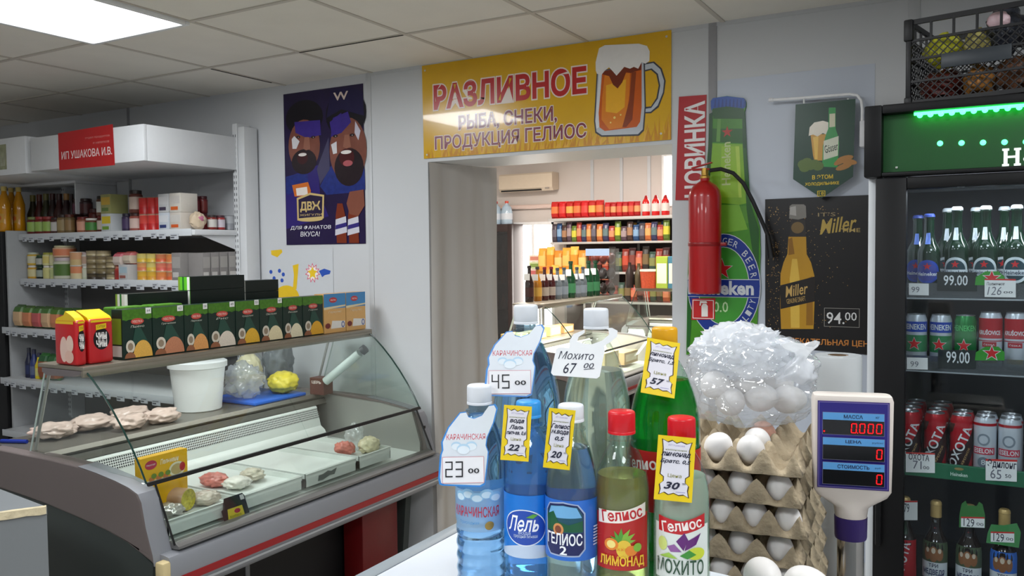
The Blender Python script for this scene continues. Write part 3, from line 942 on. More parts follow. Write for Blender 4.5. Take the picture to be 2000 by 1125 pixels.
def deli_case(label, x0, y0, L, lamp=2.6, lcol=(1, 1, 1)):  # lamp: watts of the added fill under the top shelf
    """display case running along +Y; profile written for a front at x = -2.28"""
    t = thing('deli_case', label, 'display case', (x0 - 2.7, y0, 0))
    OX = 2.7
    def pr(pts, a, b_, mat, mb=None):
        mb = mb or MB()
        return mb.prism([(x + OX, z) for x, z in pts], a, b_, mat)
    e = 0.045
    # carcass
    b = pr([(-3.22, 0.08), (-2.60, 0.08), (-2.60, 0.47), (-2.46, 0.50), (-2.46, 0.60), (-3.22, 0.60)], e, L - e, CASED)
    pr([(-2.599, 0.10), (-2.590, 0.10), (-2.590, 0.46), (-2.599, 0.46)], e + 0.02, L - e - 0.02, M('machine_grille', (10, 10, 12), 0.6), b)
    b.obj('carcass', t)
    b = pr([(-3.18, 0.0), (-2.66, 0.0), (-2.66, 0.08), (-3.18, 0.08)], 0.1, L - 0.1, BLACK)
    b.obj('plinth', t)
    for y in (0.42, 0.60):
        MB().box((-2.592 + OX, y, 0.1), (-2.586 + OX, y + 0.022, 0.45), GREYP, 0.001).obj('grille_post', t)
    # end panels
    topc = [(-3.24, 0.888), (-3.00, 0.887), (-2.85, 0.886), (-2.70, 0.880), (-2.60, 0.870), (-2.50, 0.856), (-2.43, 0.842), (-2.385, 0.826), (-2.368, 0.800), (-2.350, 0.72), (-2.320, 0.635), (-2.315, 0.60)]
    botc = [(-2.33, 0.612), (-2.45, 0.655), (-2.55, 0.677), (-2.65, 0.692), (-2.75, 0.705), (-2.88, 0.720), (-3.05, 0.733), (-3.24, 0.744)]
    for k, (a, b_) in enumerate(((-0.025, e), (L - e, L + 0.01))):
        ep = pr(topc + botc, a, b_, TAUPE).obj('end_panel', t)
        mod = ep.modifiers.new('edge', 'BEVEL')
        mod.width, mod.segments, mod.limit_method = 0.012, 3, 'ANGLE'
        mod.angle_limit = R(50)
        b = MB()
        cap = [(x, z) for x, z in topc[3:]]
        n = len(cap)
        vs = [(x + OX + 0.001, a - 0.001, z + 0.001) for x, z in cap] + [(x + OX + 0.001, b_ + 0.001, z + 0.001) for x, z in cap]
        b.add(vs, [[i, i + 1, i + 1 + n, i + n] for i in range(n - 1)], CASEG)
        b.obj('edge_cover', ep)
        low = [(-3.22, 0.06), (-2.50, 0.06), (-2.47, 0.40), (-2.345, 0.50), (-2.335, 0.60)] + [(x, z - 0.004) for x, z in botc[1:]]
        pr(low, a + 0.012, b_, CASED).obj('side_plate', t)
    # bumper with red stripe
    b = pr([(-2.300, 0.632), (-2.276, 0.628), (-2.268, 0.615), (-2.266, 0.575), (-2.270, 0.530), (-2.280, 0.500), (-2.300, 0.482), (-2.340, 0.474), (-2.44, 0.498), (-2.44, 0.632)], 0, L, CASEG)
    bp = b.obj('bumper', t)
    pr([(-2.2695, 0.532), (-2.2655, 0.533), (-2.2640, 0.557), (-2.2675, 0.558)], 0.012, L - 0.012, STRP).obj('red_stripe', bp)
    pr([(-2.2745, 0.510), (-2.2720, 0.511), (-2.2705, 0.519), (-2.2735, 0.519)], 0.005, L - 0.005, P(176, 178, 182)).obj('trim_bead', bp)
    b = pr([(-2.330, 0.660), (-2.300, 0.657), (-2.283, 0.648), (-2.281, 0.640), (-2.300, 0.638), (-2.330, 0.638)], e, L - e, M('sill_metal', (126, 124, 122), 0.35, metal=0.5, nz=0.04))
    b.obj('sill', t)
    # glass
    def pane(pts, y_a, y_b, mat, thick=0.005):
        b = MB()
        n = len(pts)
        nr = []
        for i in range(n):
            p, q = Vector(pts[max(i - 1, 0)]), Vector(pts[min(i + 1, n - 1)])
            d = (q - p).normalized()
            nr.append(Vector((-d.y, d.x)))
        inn = [(p[0] - nr[i].x * thick, p[1] - nr[i].y * thick) for i, p in enumerate(pts)]
        return pr(list(pts) + inn[::-1], y_a, y_b, mat, b)
    halfs = ((0.015, L * 0.5 - 0.001), (L * 0.5 + 0.001, L - 0.015))
    for ya, yb in halfs:
        g = pane(ARC, ya, yb, GLASSM).obj('curved_glass', t)
        pr([(-2.397, 0.8535), (-2.389, 0.8535), (-2.383, 0.842), (-2.391, 0.842)], ya, yb, GASK).obj('gasket', g)
    b = MB()
    for y in (0.015, L - 0.015):
        b2 = MB().tube([(x + OX, y, z) for x, z in ARC], 0.0035, EDGE, 6)
        b2.obj('glass_rim', t)
    g = pane([(-2.388, 0.838), (-2.300, 0.658)], 0.04, L - 0.045, GLASSM).obj('lower_glass', t)
    for y in (0.043, L - 0.047):
        MB().tube([(-2.387 + OX, y, 0.842), (-2.299 + OX, y, 0.652)], 0.004, GASK, 6).obj('gasket', g)
    pts = [(-2.925, 1.19), (-3.03, 0.892), (-2.45, 0.862)] + ARC[::-1]
    for y in (0.006, L - 0.011):
        g = pr(pts, y, y + 0.005, GLASSM).obj('end_glass', t)
        MB().tube([(-2.925 + OX, y + 0.002, 1.19), (-3.03 + OX, y + 0.002, 0.892)], 0.0035, P(176, 190, 186, 0.2), 6).obj('glass_rim', g)
    # top shelf, brackets, posts
    MB().box((-2.955 + OX, 0.0, 1.205), (-2.690 + OX, L, 1.219), M('top_shelf_metal', (150, 142, 128), 0.35, metal=0.6, nz=0.05), 0.003).box((-2.704 + OX, 0.0, 1.182), (-2.690 + OX, L, 1.206), M('top_shelf_metal'), 0.002).obj('top_shelf', t)
    MB().tube([(-2.80 + OX, 0.12, 1.196), (-2.80 + OX, L - 0.12, 1.196)], 0.008, M('added_tube_glow', (250, 252, 250), 0.3, emit=2.5), 10).obj('added_glow_tube', t)  # added glowing tube, hidden behind the shelf lip, no lamp seen there
    la = area('added_case_fill', (-2.80 + OX, L / 2, 1.186), 0.03, lamp, lcol, sy=L - 0.3)  # added fill light that brightens the case interior
    la.parent = t
    for y in (0.0, L - 0.05):
        pr([(-2.93, 1.204), (-2.70, 1.204), (-2.705, 1.196), (-2.74, 1.183), (-2.90, 1.178), (-2.93, 1.19)], y, y + 0.05, M('bracket_grey', (112, 104, 104), 0.4)).obj('shelf_bracket', t)
    MB().tube([(-2.93 + OX, 0.03, 1.195), (-3.035 + OX, 0.03, 0.89)], 0.006, STEEL, 8).obj('post', t)
    MB().tube([(-2.93 + OX, L - 0.04, 1.195), (-3.035 + OX, L - 0.04, 0.89)], 0.006, STEEL, 8).obj('post', t)
    # work ledge and cold-air cover
    b = pr([(-3.32, 0.86), (-2.965, 0.86), (-2.955, 0.872), (-2.965, 0.888), (-3.32, 0.888)], 0.02, L - 0.05, M('ledge_steel', (140, 136, 128), 0.38, metal=0.75, nz=0.06, ns=8))
    b.obj('work_ledge', t)
    b = pr([(-2.98, 0.859), (-2.955, 0.859), (-2.945, 0.835), (-2.98, 0.835)], 0.05, L - 0.06, P(92, 90, 84, 0.4))
    b.obj('ledge_lip', t)
    ye = L - 0.14
    b = pr([(-2.985, 0.834), (-2.945, 0.832), (-2.938, 0.822), (-2.985, 0.822)], 0.06, ye, DECKW)
    pr([(-2.940, 0.822), (-2.925, 0.775), (-2.985, 0.775), (-2.985, 0.822)], 0.06, ye, PERF, b)
    pr([(-2.926, 0.775), (-2.915, 0.735), (-2.890, 0.718), (-2.875, 0.690), (-2.870, 0.665), (-2.985, 0.665), (-2.985, 0.775)], 0.06, ye, DECKW, b)
    b.obj('cooling_cover', t)
    pr([(-3.0, 0.600), (-2.33, 0.600), (-2.33, 0.640), (-3.0, 0.664)], 0.05, L - 0.05, DECKW).obj('display_deck', t)
    pr([(-3.0, 0.62), (-2.36, 0.62), (-2.36, 0.69), (-2.405, 0.835), (-2.60, 0.862), (-3.0, 0.88)], L - 0.062, L - 0.047, STEEL).obj('end_lining', t)
    b = pr([(-3.24, 0.60), (-3.22, 0.60), (-3.22, 0.86), (-3.24, 0.86)], 0.05, L - 0.05, CASEG)
    b.obj('rear_panel', t)
    return t
DELI = deli_case('long curved glass deli case with cereal boxes on its top shelf', 0.0, 1.755, 1.55)
MB().box((-2.31 + 2.7, -0.028, 0.474), (-2.268 + 2.7, 0.008, 0.618), M('worn_corner', (205, 186, 140), 0.7, nz=0.15), 0.008).obj('worn_corner', DELI)
MB().box((0.30, L_ := 1.51, 0.745), (0.345, 1.535, 0.765), BLACK, 0.006).obj('glass_lock', DELI)

def cbox(name, label, cat, lo, hi, mats, dec=None, group=None, bev=0.002):
    """a carton: box with artwork drawn on its faces"""
    b = MB().box(lo, hi, mats, bev)
    if dec:
        merge(b, dec)
    return tag(b.obj(name, smooth=False), label, cat, group)
TOP = 1.2205
# ---- cereal boxes along the top shelf
DG = P(18, 42, 34, 0.35)
GRN = M('meadow_green', (70, 120, 30), 0.4, nz=0.5, ns=80)
edges = [240, 299, 361, 408, 461, 508, 553, 592, 632]
grains = [(228, 176, 80), (196, 130, 96), (222, 158, 92), (226, 214, 198), (226, 176, 52), (232, 216, 176), (236, 222, 190), (226, 168, 40)]
gn = ['golden', 'reddish brown', 'tan', 'white', 'deep yellow', 'cream', 'ivory', 'bright orange']
XF = -2.728
for i in range(8):
    ya = at(edges[i], 0, X=XF).y
    # bottom edge of each box on the shelf
    ya = at(edges[i], 699.5 - (edges[i] - 238) * 0.1211, X=XF).y + 0.0015
    yb = at(edges[i + 1], 699.5 - (edges[i + 1] - 238) * 0.1211, X=XF).y - 0.0015
    wd, hh = yb - ya, 0.183
    S = Pl((XF, ya, TOP), (0, 1, 0), (0, 0, 1))
    D = Dec(S, h=0.0003, step=0.0002)
    D.rect(0, hh - 0.038, wd, hh, GRN)
    D.poly([(0, hh - 0.036)] + [(wd * k / 8, hh - 0.036 - (0.006 if k % 2 else 0.0)) for k in range(1, 8)] + [(wd, hh - 0.036), (wd, hh - 0.030), (0, hh - 0.030)], GRN)
    D.ell(wd * 0.5, hh - 0.046, wd * 0.22, 0.012, P(196, 70, 60, 0.35), 18)
    D.text('УВЕЛКА', wd * 0.5, hh - 0.046, wd * 0.34, 0.009, P(240, 220, 210, 0.4))
    D.text(['Пшено', 'Гречневая', 'Перловая', 'Рис', 'Кукурузная', 'Овсяная', 'Рисовая', 'Горох'][i], wd * 0.5, hh - 0.064, wd * 0.46, 0.009, P(205, 210, 196, 0.4), shear=0.2)
    D.poly([(wd * 0.42, hh - 0.07), (wd * 0.6, hh - 0.07), (wd * 0.86, 0.055), (wd * 0.30, 0.055)], P(34, 72, 60, 0.35))
    g = M('grain_%d' % i, grains[i], 0.5, nz=0.3, ns=260)
    D.ell(wd * 0.66, 0.004, wd * 0.33, 0.062, g, 24, t0=0, t1=math.pi)
    D.ell(wd * 0.24, 0.046, wd * 0.15, 0.024, P(214, 206, 190, 0.45), 18)
    D.ell(wd * 0.24, 0.046, wd * 0.09, 0.014, P(150, 132, 110, 0.45), 14)
    D.ell(wd * 0.22, 0.004, wd * 0.18, 0.022, P(150, 96, 66, 0.45), 14, t0=0, t1=math.pi)
    if i < 6:
        D.rect(wd * 0.78, hh - 0.02, wd * 0.97, hh + 0.002, PAPER)
        D.text(['64', '62', '58', '49', '55', '47'][i], wd * 0.875, hh - 0.009, wd * 0.11, 0.010, INK)
    merge(D, Dec(Pl((XF - 0.062, ya - 0.0002, TOP), (1, 0, 0), (0, 0, 1)), h=0.0003).rect(0.004, 0.055, 0.056, 0.15, P(120, 150, 40, 0.4)).rect(0.004, 0.01, 0.056, 0.05, P(205, 200, 190, 0.4)))
    l = 'green cereal box with %s grain picture, %s from left on the deli' % (gn[i], ORD[i])
    cbox('cereal_box', l, 'box', (XF - 0.062, ya, TOP), (XF, yb, TOP + hh), DG, D, 'green cereal boxes along the deli case')
for i, (xa, xb) in enumerate(((633, 675.5), (676.5, 714))):
    f = lambda x: 699.5 - (x - 238) * 0.1211
    ya, yb = at(xa, f(xa), X=XF).y + 0.001, min(at(xb, f(xb), X=XF).y, 3.302)
    wd, hh = yb - ya, 0.187
    D = Dec(Pl((XF, ya, TOP), (0, 1, 0), (0, 0, 1)), h=0.0003, step=0.0002)
    D.rect(0, 0, wd, hh * 0.66, P(222, 172, 104, 0.4))
    D.rect(0, hh * 0.62, wd, hh, P(70, 140, 196, 0.4))
    D.poly([(0, hh * 0.6), (wd, hh * 0.66), (wd, hh * 0.7), (0, hh * 0.66)], P(232, 214, 170, 0.4))
    D.ell(wd * 0.42, hh * 0.84, wd * 0.18, 0.013, P(196, 50, 54, 0.4), 18)
    D.text('УВЕЛКА', wd * 0.42, hh * 0.84, wd * 0.26, 0.008, PAPER)
    D.poly([(wd * 0.3, 0.02), (wd * 0.95, 0.02), (wd * 0.95, 0.052), (wd * 0.36, 0.058)], P(236, 232, 224, 0.4))
    D.ell(wd * 0.86, 0.036, 0.012, 0.016, P(110, 120, 170, 0.4), 16)
    D.ell(wd * 0.86, 0.036, 0.006, 0.009, P(236, 232, 224, 0.4), 12)
    D.ell(wd * 0.16, 0.035, wd * 0.12, 0.013, P(120, 40, 36, 0.4), 14)
    D.text('Геркулес', wd * 0.5, hh * 0.53, wd * 0.6, 0.014, P(236, 222, 190, 0.4), shear=0.2)
    cbox('cereal_box', 'blue and yellow oat flakes box, %s of the pair on the deli' % ('nearer' if i == 0 else 'farther'), 'box', (XF - 0.06, ya, TOP), (XF, yb, TOP + hh), P(206, 160, 96, 0.4), D, 'blue and yellow boxes on the deli case')
# ---- red snack multipacks
RP = M('snack_red', (186, 22, 28), 0.28, nz=0.06, coat=0.4)
RY = M('snack_yellow', (226, 190, 20), 0.3, coat=0.3)
for i, (xa, xb) in enumerate(((136, 173), (174, 225))):
    f = lambda x: 705 - (x - 172) * 0.08
    ya, yb = at(xa, f(xa), X=XF).y + 0.002, at(xb, f(xb), X=XF).y - 0.004
    if i == 0:
        ya = 1.757
    wd, hh = yb - ya, 0.158
    x0, x1 = XF - (0.125 if i == 0 else 0.145), XF
    b = MB()
    def pk(u, v, x0=x0, x1=x1, ya=ya, yb=yb, hh=hh):
        return None
    b.box((x0, ya, TOP), (x1, yb, TOP + hh), RP, 0.010, 3)
    # folded yellow top with a crimped fin
    b.prism([(x0 + 0.004, TOP + hh - 0.008), (x1 - 0.002, TOP + hh - 0.008), (x1 - 0.012, TOP + hh + 0.006), ((x0 + x1) / 2 + 0.03, TOP + hh + 0.018), ((x0 + x1) / 2, TOP + hh + 0.03), ((x0 + x1) / 2 - 0.01, TOP + hh + 0.016), (x0 + 0.012, TOP + hh + 0.004)], ya + 0.003, yb - 0.003, RY)
    D = Dec(Pl((x1, ya, TOP), (0, 1, 0), (0, 0, 1)), h=0.0004, step=0.0002)
    D.rect(0.008, hh - 0.012, wd - 0.008, hh - 0.004, RY)
    D.ell(wd * 0.5, 0.086, wd * 0.33, 0.038, P(16, 14, 16, 0.3), 26)
    D.text('ЧИМ', wd * 0.5, 0.097, wd * 0.42, 0.022, P(240, 236, 232, 0.3), bold=0.05)
    D.text('ЧИМ', wd * 0.5, 0.070, wd * 0.42, 0.022, P(240, 236, 232, 0.3), bold=0.05)
    D.poly([(wd * 0.28, 0.118), (wd * 0.70, 0.123), (wd * 0.70, 0.141), (wd * 0.28, 0.137)], RY)
    D.text('СУПЕР', wd * 0.49, 0.130, wd * 0.32, 0.009, P(60, 40, 20, 0.4))
    if i == 0:
        D2 = Dec(Pl((x0, ya, TOP), (1, 0, 0), (0, 0, 1)), h=0.0004, step=0.0002)
        D2.ell(0.055, 0.055, 0.022, 0.045, P(222, 190, 176, 0.35), 18)
        D2.ell(0.09, 0.075, 0.02, 0.03, P(226, 196, 180, 0.35), 18)
        D2.ell(0.085, 0.03, 0.025, 0.022, P(220, 180, 164, 0.35), 18)
        D2.rect(0.012, hh - 0.014, 0.113, hh - 0.004, RY)
        merge(D, D2)
    merge(b, D)
    tag(b.obj('snack_pack', ang=40), 'red snack multipack with black round logo, %s on the deli case' % ('nearest the case end' if i == 0 else 'beside the green cereal boxes'), 'snack pack', 'red snack packs on the deli case')
# ---- porridge cartons lying in stacks behind the cereal boxes
def porridge(x0, x1, y0, y1, z0, zh, n, white, l, place):
    for k in range(n):
        za = z0 + k * zh
        D = Dec(Pl((x0, y0, za), (1, 0, 0), (0, 0, 1)), h=0.0003, step=0.0002)
        wd = x1 - x0
        D.rect(0, 0.001, wd, zh - 0.002, P(206, 204, 192, 0.4) if white(k) else P(96, 190, 40, 0.4))
        D.rect(0, 0.001, wd * 0.16, zh - 0.002, P(120, 150, 40, 0.4))
        D.rect(wd * 0.36, 0.001, wd * 0.5, zh - 0.002, P(30, 110, 34, 0.4))
        D.rect(wd * 0.76, 0.001, wd * 0.97, zh - 0.002, P(226, 226, 220, 0.4))
        cbox('porridge_carton', l % (ORD[k] + ' from the bottom' if k < n - 1 or n == 1 else 'topmost') + ' ' + place, 'box', (x0, y0, za), (x1, y1, za + zh - 0.0006), P(10, 26, 22, 0.4), D, 'porridge cartons behind the cereal boxes', 0.001)
TZ = TOP
porridge(-2.953, -2.880, 2.362, 2.655, TZ, 0.058, 5, lambda k: False, 'lying green porridge carton, %s', 'in the middle stack behind the cereal boxes')
porridge(-2.953, -2.880, 2.66, 2.86, TZ, 0.0525, 5, lambda k: True, 'dark sided porridge carton, %s', 'in the far stack behind the cereal boxes')
porridge(-2.953, -2.880, 2.07, 2.35, TZ, 0.058, 4, lambda k: k == 3, 'lying pale porridge carton, %s', 'in the near stack behind the cereal boxes')
for i, (ya, yb) in enumerate(((1.96, 2.10), (2.12, 2.26))):
    b = MB().box((-2.875, ya, TOP), (-2.80, yb, TOP + 0.188), GRN, 0.006)
    tag(b.obj('herb_pack', smooth=False), 'leafy green pack, %s, between red packs and porridge cartons' % ('left one' if i == 0 else 'right one'), 'pack', 'green packs behind the cereal boxes')

# ---- on the work ledge behind the glass
LZ = 0.8885
t = thing('bucket', 'white lidded plastic bucket on the deli work ledge', 'bucket', (-3.165, 2.625, LZ))
WB = M('white_bucket', (236, 238, 238), 0.35, nz=0.02, sss=0.0)
MB().lathe([(0, 0), (0.098, 0), (0.102, 0.004), (0.122, 0.205), (0.122, 0.215), (0.0, 0.215)], WB, 40).obj('body', t)
MB().lathe([(0.124, 0.196), (0.131, 0.198), (0.131, 0.222), (0.124, 0.226), (0.0, 0.224)], M('bucket_lid', (240, 242, 242), 0.3), 40).obj('lid', t)
MB().box((-3.30, 2.79, LZ), (-2.975, 3.13, LZ + 0.016), M('cutting_board_blue', (34, 96, 196), 0.35, nz=0.04), 0.006).obj('cutting_board')
tag(bpy.data.objects['cutting_board'], 'blue plastic cutting board on the deli ledge right of the bucket', 'cutting board')
BAGC = GL('clear_bag', (240, 244, 244), 1.0, extra=0.35, base=0.08)
def crumple(label, name, c, d, mat, seed, cat, amp=0.35, freq=3.0, sub=4, flat=None, group=None):
    b = MB().blob(c, d, mat, sub, amp, freq, seed, flat)
    return tag(b.obj(name, ang=80), label, cat, group)
crumple('crumpled clear plastic bag on the blue cutting board', 'plastic_bag', (-3.13, 2.87, LZ + 0.10), (0.09, 0.08, 0.085), BAGC, 3, 'bag', flat=0.08)
crumple('yellow cheese pack beside the clear bag on the cutting board', 'cheese_pack', (-3.065, 3.06, LZ + 0.070), (0.08, 0.07, 0.055), M('cheese_yellow', (224, 206, 70), 0.35, nz=0.15), 8, 'pack', 0.2, flat=0.053)
crumple('pale yellow wrapped loaf standing behind the cheese pack', 'wrapped_loaf', (-3.24, 3.00, LZ + 0.115), (0.07, 0.06, 0.10), M('pale_wrap', (222, 214, 176), 0.3, nz=0.1), 12, 'pack', 0.2, flat=0.098)
crumple('grey crumpled bag at the back of the deli ledge', 'carrier_bag', (-3.22, 3.185, LZ + 0.14), (0.07, 0.075, 0.14), M('grey_film', (116, 122, 126), 0.3, nz=0.2), 20, 'bag', 0.3, flat=0.138)
b = MB().tube([at(636, 745, Y=3.17), at(702, 690, Y=3.215)], 0.021, M('film_roll', (190, 204, 200), 0.3, nz=0.04), 20)
p, q = at(690, 700, Y=3.206), at(707, 686, Y=3.219)
t = thing('film_roll', 'grey cling film roll leaning against the glass at the far end', 'roll', (0, 0, 0))
b.obj('roll', t)
MB().tube([q, q + (q - p) * 0.4], 0.0225, P(60, 66, 70), 20).obj('core_end', t)
S0 = Pl((-2.985, 3.165, LZ), (1, 0, 0), (0, 0, 1))
D = Dec(S0, h=0.0003)
D.text('ЦЕРЬ', 0.045, 0.062, 0.06, 0.016, P(226, 214, 206, 0.4), bold=0.03)
cbox('tea_box', 'small brown box with white lettering at the far end of the deli ledge', 'box', (-2.985, 3.165, LZ), (-2.893, 3.235, LZ + 0.085), M('brown_carton', (92, 52, 44), 0.5, nz=0.3, ns=60), D)
CH = M('raw_chicken', (204, 180, 168), 0.35, nz=0.12, ns=14)
for i, (x, y, dx, dy) in enumerate(((-3.18, 1.95, 0.075, 0.080), (-3.19, 2.115, 0.075, 0.085), (-3.05, 2.34, 0.058, 0.075), (-3.20, 2.295, 0.060, 0.090), (-3.05, 2.19, 0.052, 0.072))):
    b = MB().blob((x, y, LZ + 0.030), (dx, dy, 0.030), CH, 4, 0.30, 2.2, i * 5 + 2, 0.029)
    tag(b.obj('chicken_piece', ang=80), 'pale raw chicken piece on the deli ledge, %s' % ['nearest the case end', 'second from the case end', 'touching the bucket side', 'behind the bucket', 'at the ledge front edge'][i], 'chicken', 'chicken pieces on the deli ledge')
t = thing('marker_pen', 'blue pen lying on the deli ledge beside the end glass', 'pen', (-3.225, 1.815, LZ + 0.0075))
MB().tube([(-0.05, -0.02, 0), (0.05, 0.02, 0)], 0.0075, P(30, 50, 140, 0.3), 12).obj('barrel', t)
MB().tube([(-0.05, -0.02, 0), (-0.068, -0.027, 0)], [0.007, 0.003], P(20, 22, 40, 0.3), 12).obj('tip', t)

# ---- on the display deck
def deckz(x):
    return 0.640 + (x + 2.33) / (-0.67) * 0.024
trays = [(1.83, 2.13), (2.15, 2.46), (2.48, 2.79), (2.81, 3.03)]
WP = M('white_tray', (226, 230, 226), 0.35, nz=0.03)
for i, (ya, yb) in enumerate(trays):
    b = MB()
    xa, xb = -2.845, -2.372
    z = deckz(xa) + 0.002
    w_ = 0.004
    h = 0.055
    b.box((xa, ya, z), (xb, yb, z + 0.034), WP)
    for lo, hi in (((xa, ya, z), (xa + w_, yb, z + h)), ((xb - w_, ya, z), (xb, yb, z + h)), ((xa, ya, z), (xb, ya + w_, z + h)), ((xa, yb - w_, z), (xb, yb, z + h))):
        b.box(lo, hi, WP)
    for lo, hi in (((xb - 0.004, ya, z + h - 0.004), (xb + 0.006, yb, z + h)), ((xa - 0.006, ya, z + h - 0.004), (xa + 0.004, yb, z + h))):
        b.box(lo, hi, WP, 0.0015)
    tag(b.obj('food_tray', smooth=False), 'white food tray on the deli deck, %s from the near end' % ORD[i], 'tray', 'white trays in the deli case')
S0 = Pl((0, 0, 0), (0, 1, 0), (0, 0, 1))
b = MB()
Sd = Pl((-2.371, 2.49, 0.665), (0, 1, 0), (0, 0, 1))
# torn grey sticker on the tray front
D = Dec(Sd, h=0.0005)
D.poly([(0.06, 0.006), (0.09, 0.004), (0.13, 0.014), (0.16, 0.012), (0.175, 0.036), (0.14, 0.030), (0.12, 0.036), (0.09, 0.028), (0.065, 0.028)], P(96, 102, 100, 0.5))
tag(D.obj('torn_sticker'), 'torn grey sticker on the third white tray front', 'sticker')
# yellow carton standing by the curved glass
pa, pb = at(282, 953, X=-2.50), at(362, 935, X=-2.50)
ht = at(272, 905, X=-2.50).z + 0.012 - pa.z
S0 = Pl((-2.50, pa.y - 0.01, pa.z), (0, 1, 0), (0, 0, 1))
wd = pb.y - pa.y + 0.02
D = Dec(S0, h=0.0004, step=0.0002)
D.rect(0, 0, wd, ht, P(240, 182, 14, 0.35))
D.ell(wd * 0.2, ht * 0.72, 0.024, 0.016, P(190, 50, 80, 0.35), 20)
D.text('Мираторг', wd * 0.2, ht * 0.72, 0.036, 0.008, PAPER)
D.text('Пельмени', wd * 0.6, ht * 0.74, 0.075, 0.018, P(246, 232, 206, 0.35), shear=0.2, bold=0.02)
D.ell(wd * 0.76, ht * 0.36, 0.034, 0.026, P(236, 228, 200, 0.35), 22)
D.ell(wd * 0.76, ht * 0.36, 0.026, 0.019, P(196, 170, 110, 0.4), 18)
D.ell(wd * 0.88, ht * 0.40, 0.012, 0.016, P(190, 40, 50, 0.4), 14)
for k in range(9):
    D.ell(wd * (0.15 + 0.05 * k), ht * (0.12 + 0.10 * (k % 3)), 0.011, 0.009, [P(232, 214, 160, 0.4), P(206, 120, 60, 0.4), P(110, 140, 40, 0.4)][k % 3], 12)
z0 = deckz(-2.845) + 0.037
cbox('dumpling_box', 'yellow dumpling box standing in the near deli tray', 'box', (-2.535, pa.y - 0.01, z0), (-2.50, pb.y + 0.01, pa.z + ht), P(238, 180, 20, 0.35), D)
SAU = M('sliced_sausage', (196, 180, 62), 0.4, nz=0.75, ns=110)
SKIN = M('sausage_skin', (190, 150, 120), 0.3, nz=0.3, ns=18)
FILM = M('silver_film', (190, 186, 180), 0.25, metal=0.4, nz=0.35, ns=30)
t = thing('sausage', 'fat film wrapped sausage with a cut speckled yellow end in the near tray', 'sausage', (-2.50, 1.965, z0 + 0.0405))
rr = 0.039
rot = Matrix.Rotation(R(12), 3, 'Z') @ Matrix.Rotation(R(90), 3, 'Y')
MB().lathe([(0.004, -0.085), (0.020, -0.078), (rr * 0.8, -0.06), (rr, -0.03), (rr, 0.050), (rr * 0.985, 0.053)], [FILM, FILM, FILM, SKIN, SKIN], 28, mt=rot).obj('casing', t)
MB().lathe([(0.0, 0.0532), (rr * 0.97, 0.0532), (rr * 0.95, 0.0548), (0.0, 0.0548)], SAU, 28, mt=rot).obj('cut_face', t)
crumple('silver film pack of sausages against the lower glass', 'sausage_pack', (-2.435, 1.885, z0 + 0.026), (0.052, 0.045, 0.026), FILM, 31, 'pack', 0.25, flat=0.025)
crumple('clear pack of pale meat beside the black label stand', 'meat_pack', (-2.46, 2.06, z0 + 0.024), (0.05, 0.05, 0.024), M('clear_meat_pack', (196, 184, 170), 0.2, nz=0.3, ns=25), 37, 'pack', 0.2, flat=0.023)
crumple('orange cheese wedge behind the sausages', 'cheese_wedge', (-2.60, 1.99, z0 + 0.036), (0.05, 0.05, 0.036), M('orange_cheese', (222, 140, 70), 0.35, nz=0.1), 41, 'cheese', 0.18, flat=0.035)
crumple('red and white meat pack in the second tray', 'meat_pack', (-2.62, 2.24, z0 + 0.026), (0.06, 0.045, 0.026), M('red_white_meat', (214, 130, 120), 0.3, nz=0.5, ns=35), 43, 'pack', 0.22, flat=0.025)
crumple('white chicken fillet pack in the second tray', 'meat_pack', (-2.52, 2.26, z0 + 0.022), (0.055, 0.05, 0.022), M('white_fillet', (232, 226, 216), 0.3, nz=0.12, ns=30), 47, 'pack', 0.22, flat=0.021)
crumple('grey shrimp pack beside the white fillet', 'shrimp_pack', (-2.55, 2.37, z0 + 0.024), (0.05, 0.045, 0.024), M('shrimp', (200, 190, 170), 0.3, nz=0.5, ns=60), 53, 'pack', 0.25, flat=0.023)
crumple('pink ham pieces in the fourth tray', 'ham_pack', (-2.50, 2.865, z0 + 0.030), (0.05, 0.04, 0.030), M('pink_ham', (206, 120, 106), 0.35, nz=0.3, ns=30), 59, 'pack', 0.25, flat=0.029)
crumple('pale noodle-like salad pack in the fourth tray', 'salad_pack', (-2.44, 2.96, z0 + 0.034), (0.045, 0.055, 0.036), M('pale_salad', (216, 206, 170), 0.3, nz=0.3, ns=60), 61, 'pack', 0.25, flat=0.033)
crumple('knotted clear bag behind the pale salad', 'plastic_bag', (-2.53, 2.965, z0 + 0.06), (0.045, 0.04, 0.06), BAGC, 67, 'bag', 0.3, flat=0.058)
# black price stand
Sd = Pl((-2.336, 2.02, 0.648), (0, 1, 0), (-0.38, 0, 0.92))
b = MB().slab(Sd, [(0.02, 0), (0.135, 0), (0.135, 0.075), (0.128, 0.085), (0.045, 0.085), (0.03, 0.05), (0.02, 0.045)], -0.003, 0, P(30, 34, 36, 0.4))
D = Dec(Sd, h=0.0004, step=0.0002)
D.poly([(0.036, 0.006), (0.112, 0.006), (0.112, 0.044), (0.045, 0.044)], P(196, 176, 50, 0.4))
D.ell(0.085, 0.03, 0.014, 0.008, P(150, 30, 60, 0.4), 14)
D.text('Колбаса', 0.072, 0.016, 0.05, 0.009, P(60, 90, 30, 0.4))
D.rect(0.112, 0.062, 0.130, 0.08, P(196, 196, 196, 0.4))
merge(b, D)
tag(b.obj('price_stand', smooth=False), 'small dark label stand with yellow print inside the lower glass', 'label stand')

# ---- around the deli
b = MB().box((-2.575, 2.93, 0.0), (-2.46, 3.19, 0.465), M('dark_red_box', (110, 10, 14), 0.4, nz=0.06), 0.006)
b2 = MB()
tag(b.obj('storage_box'), 'dark red box under the far end of the deli case', 'box')
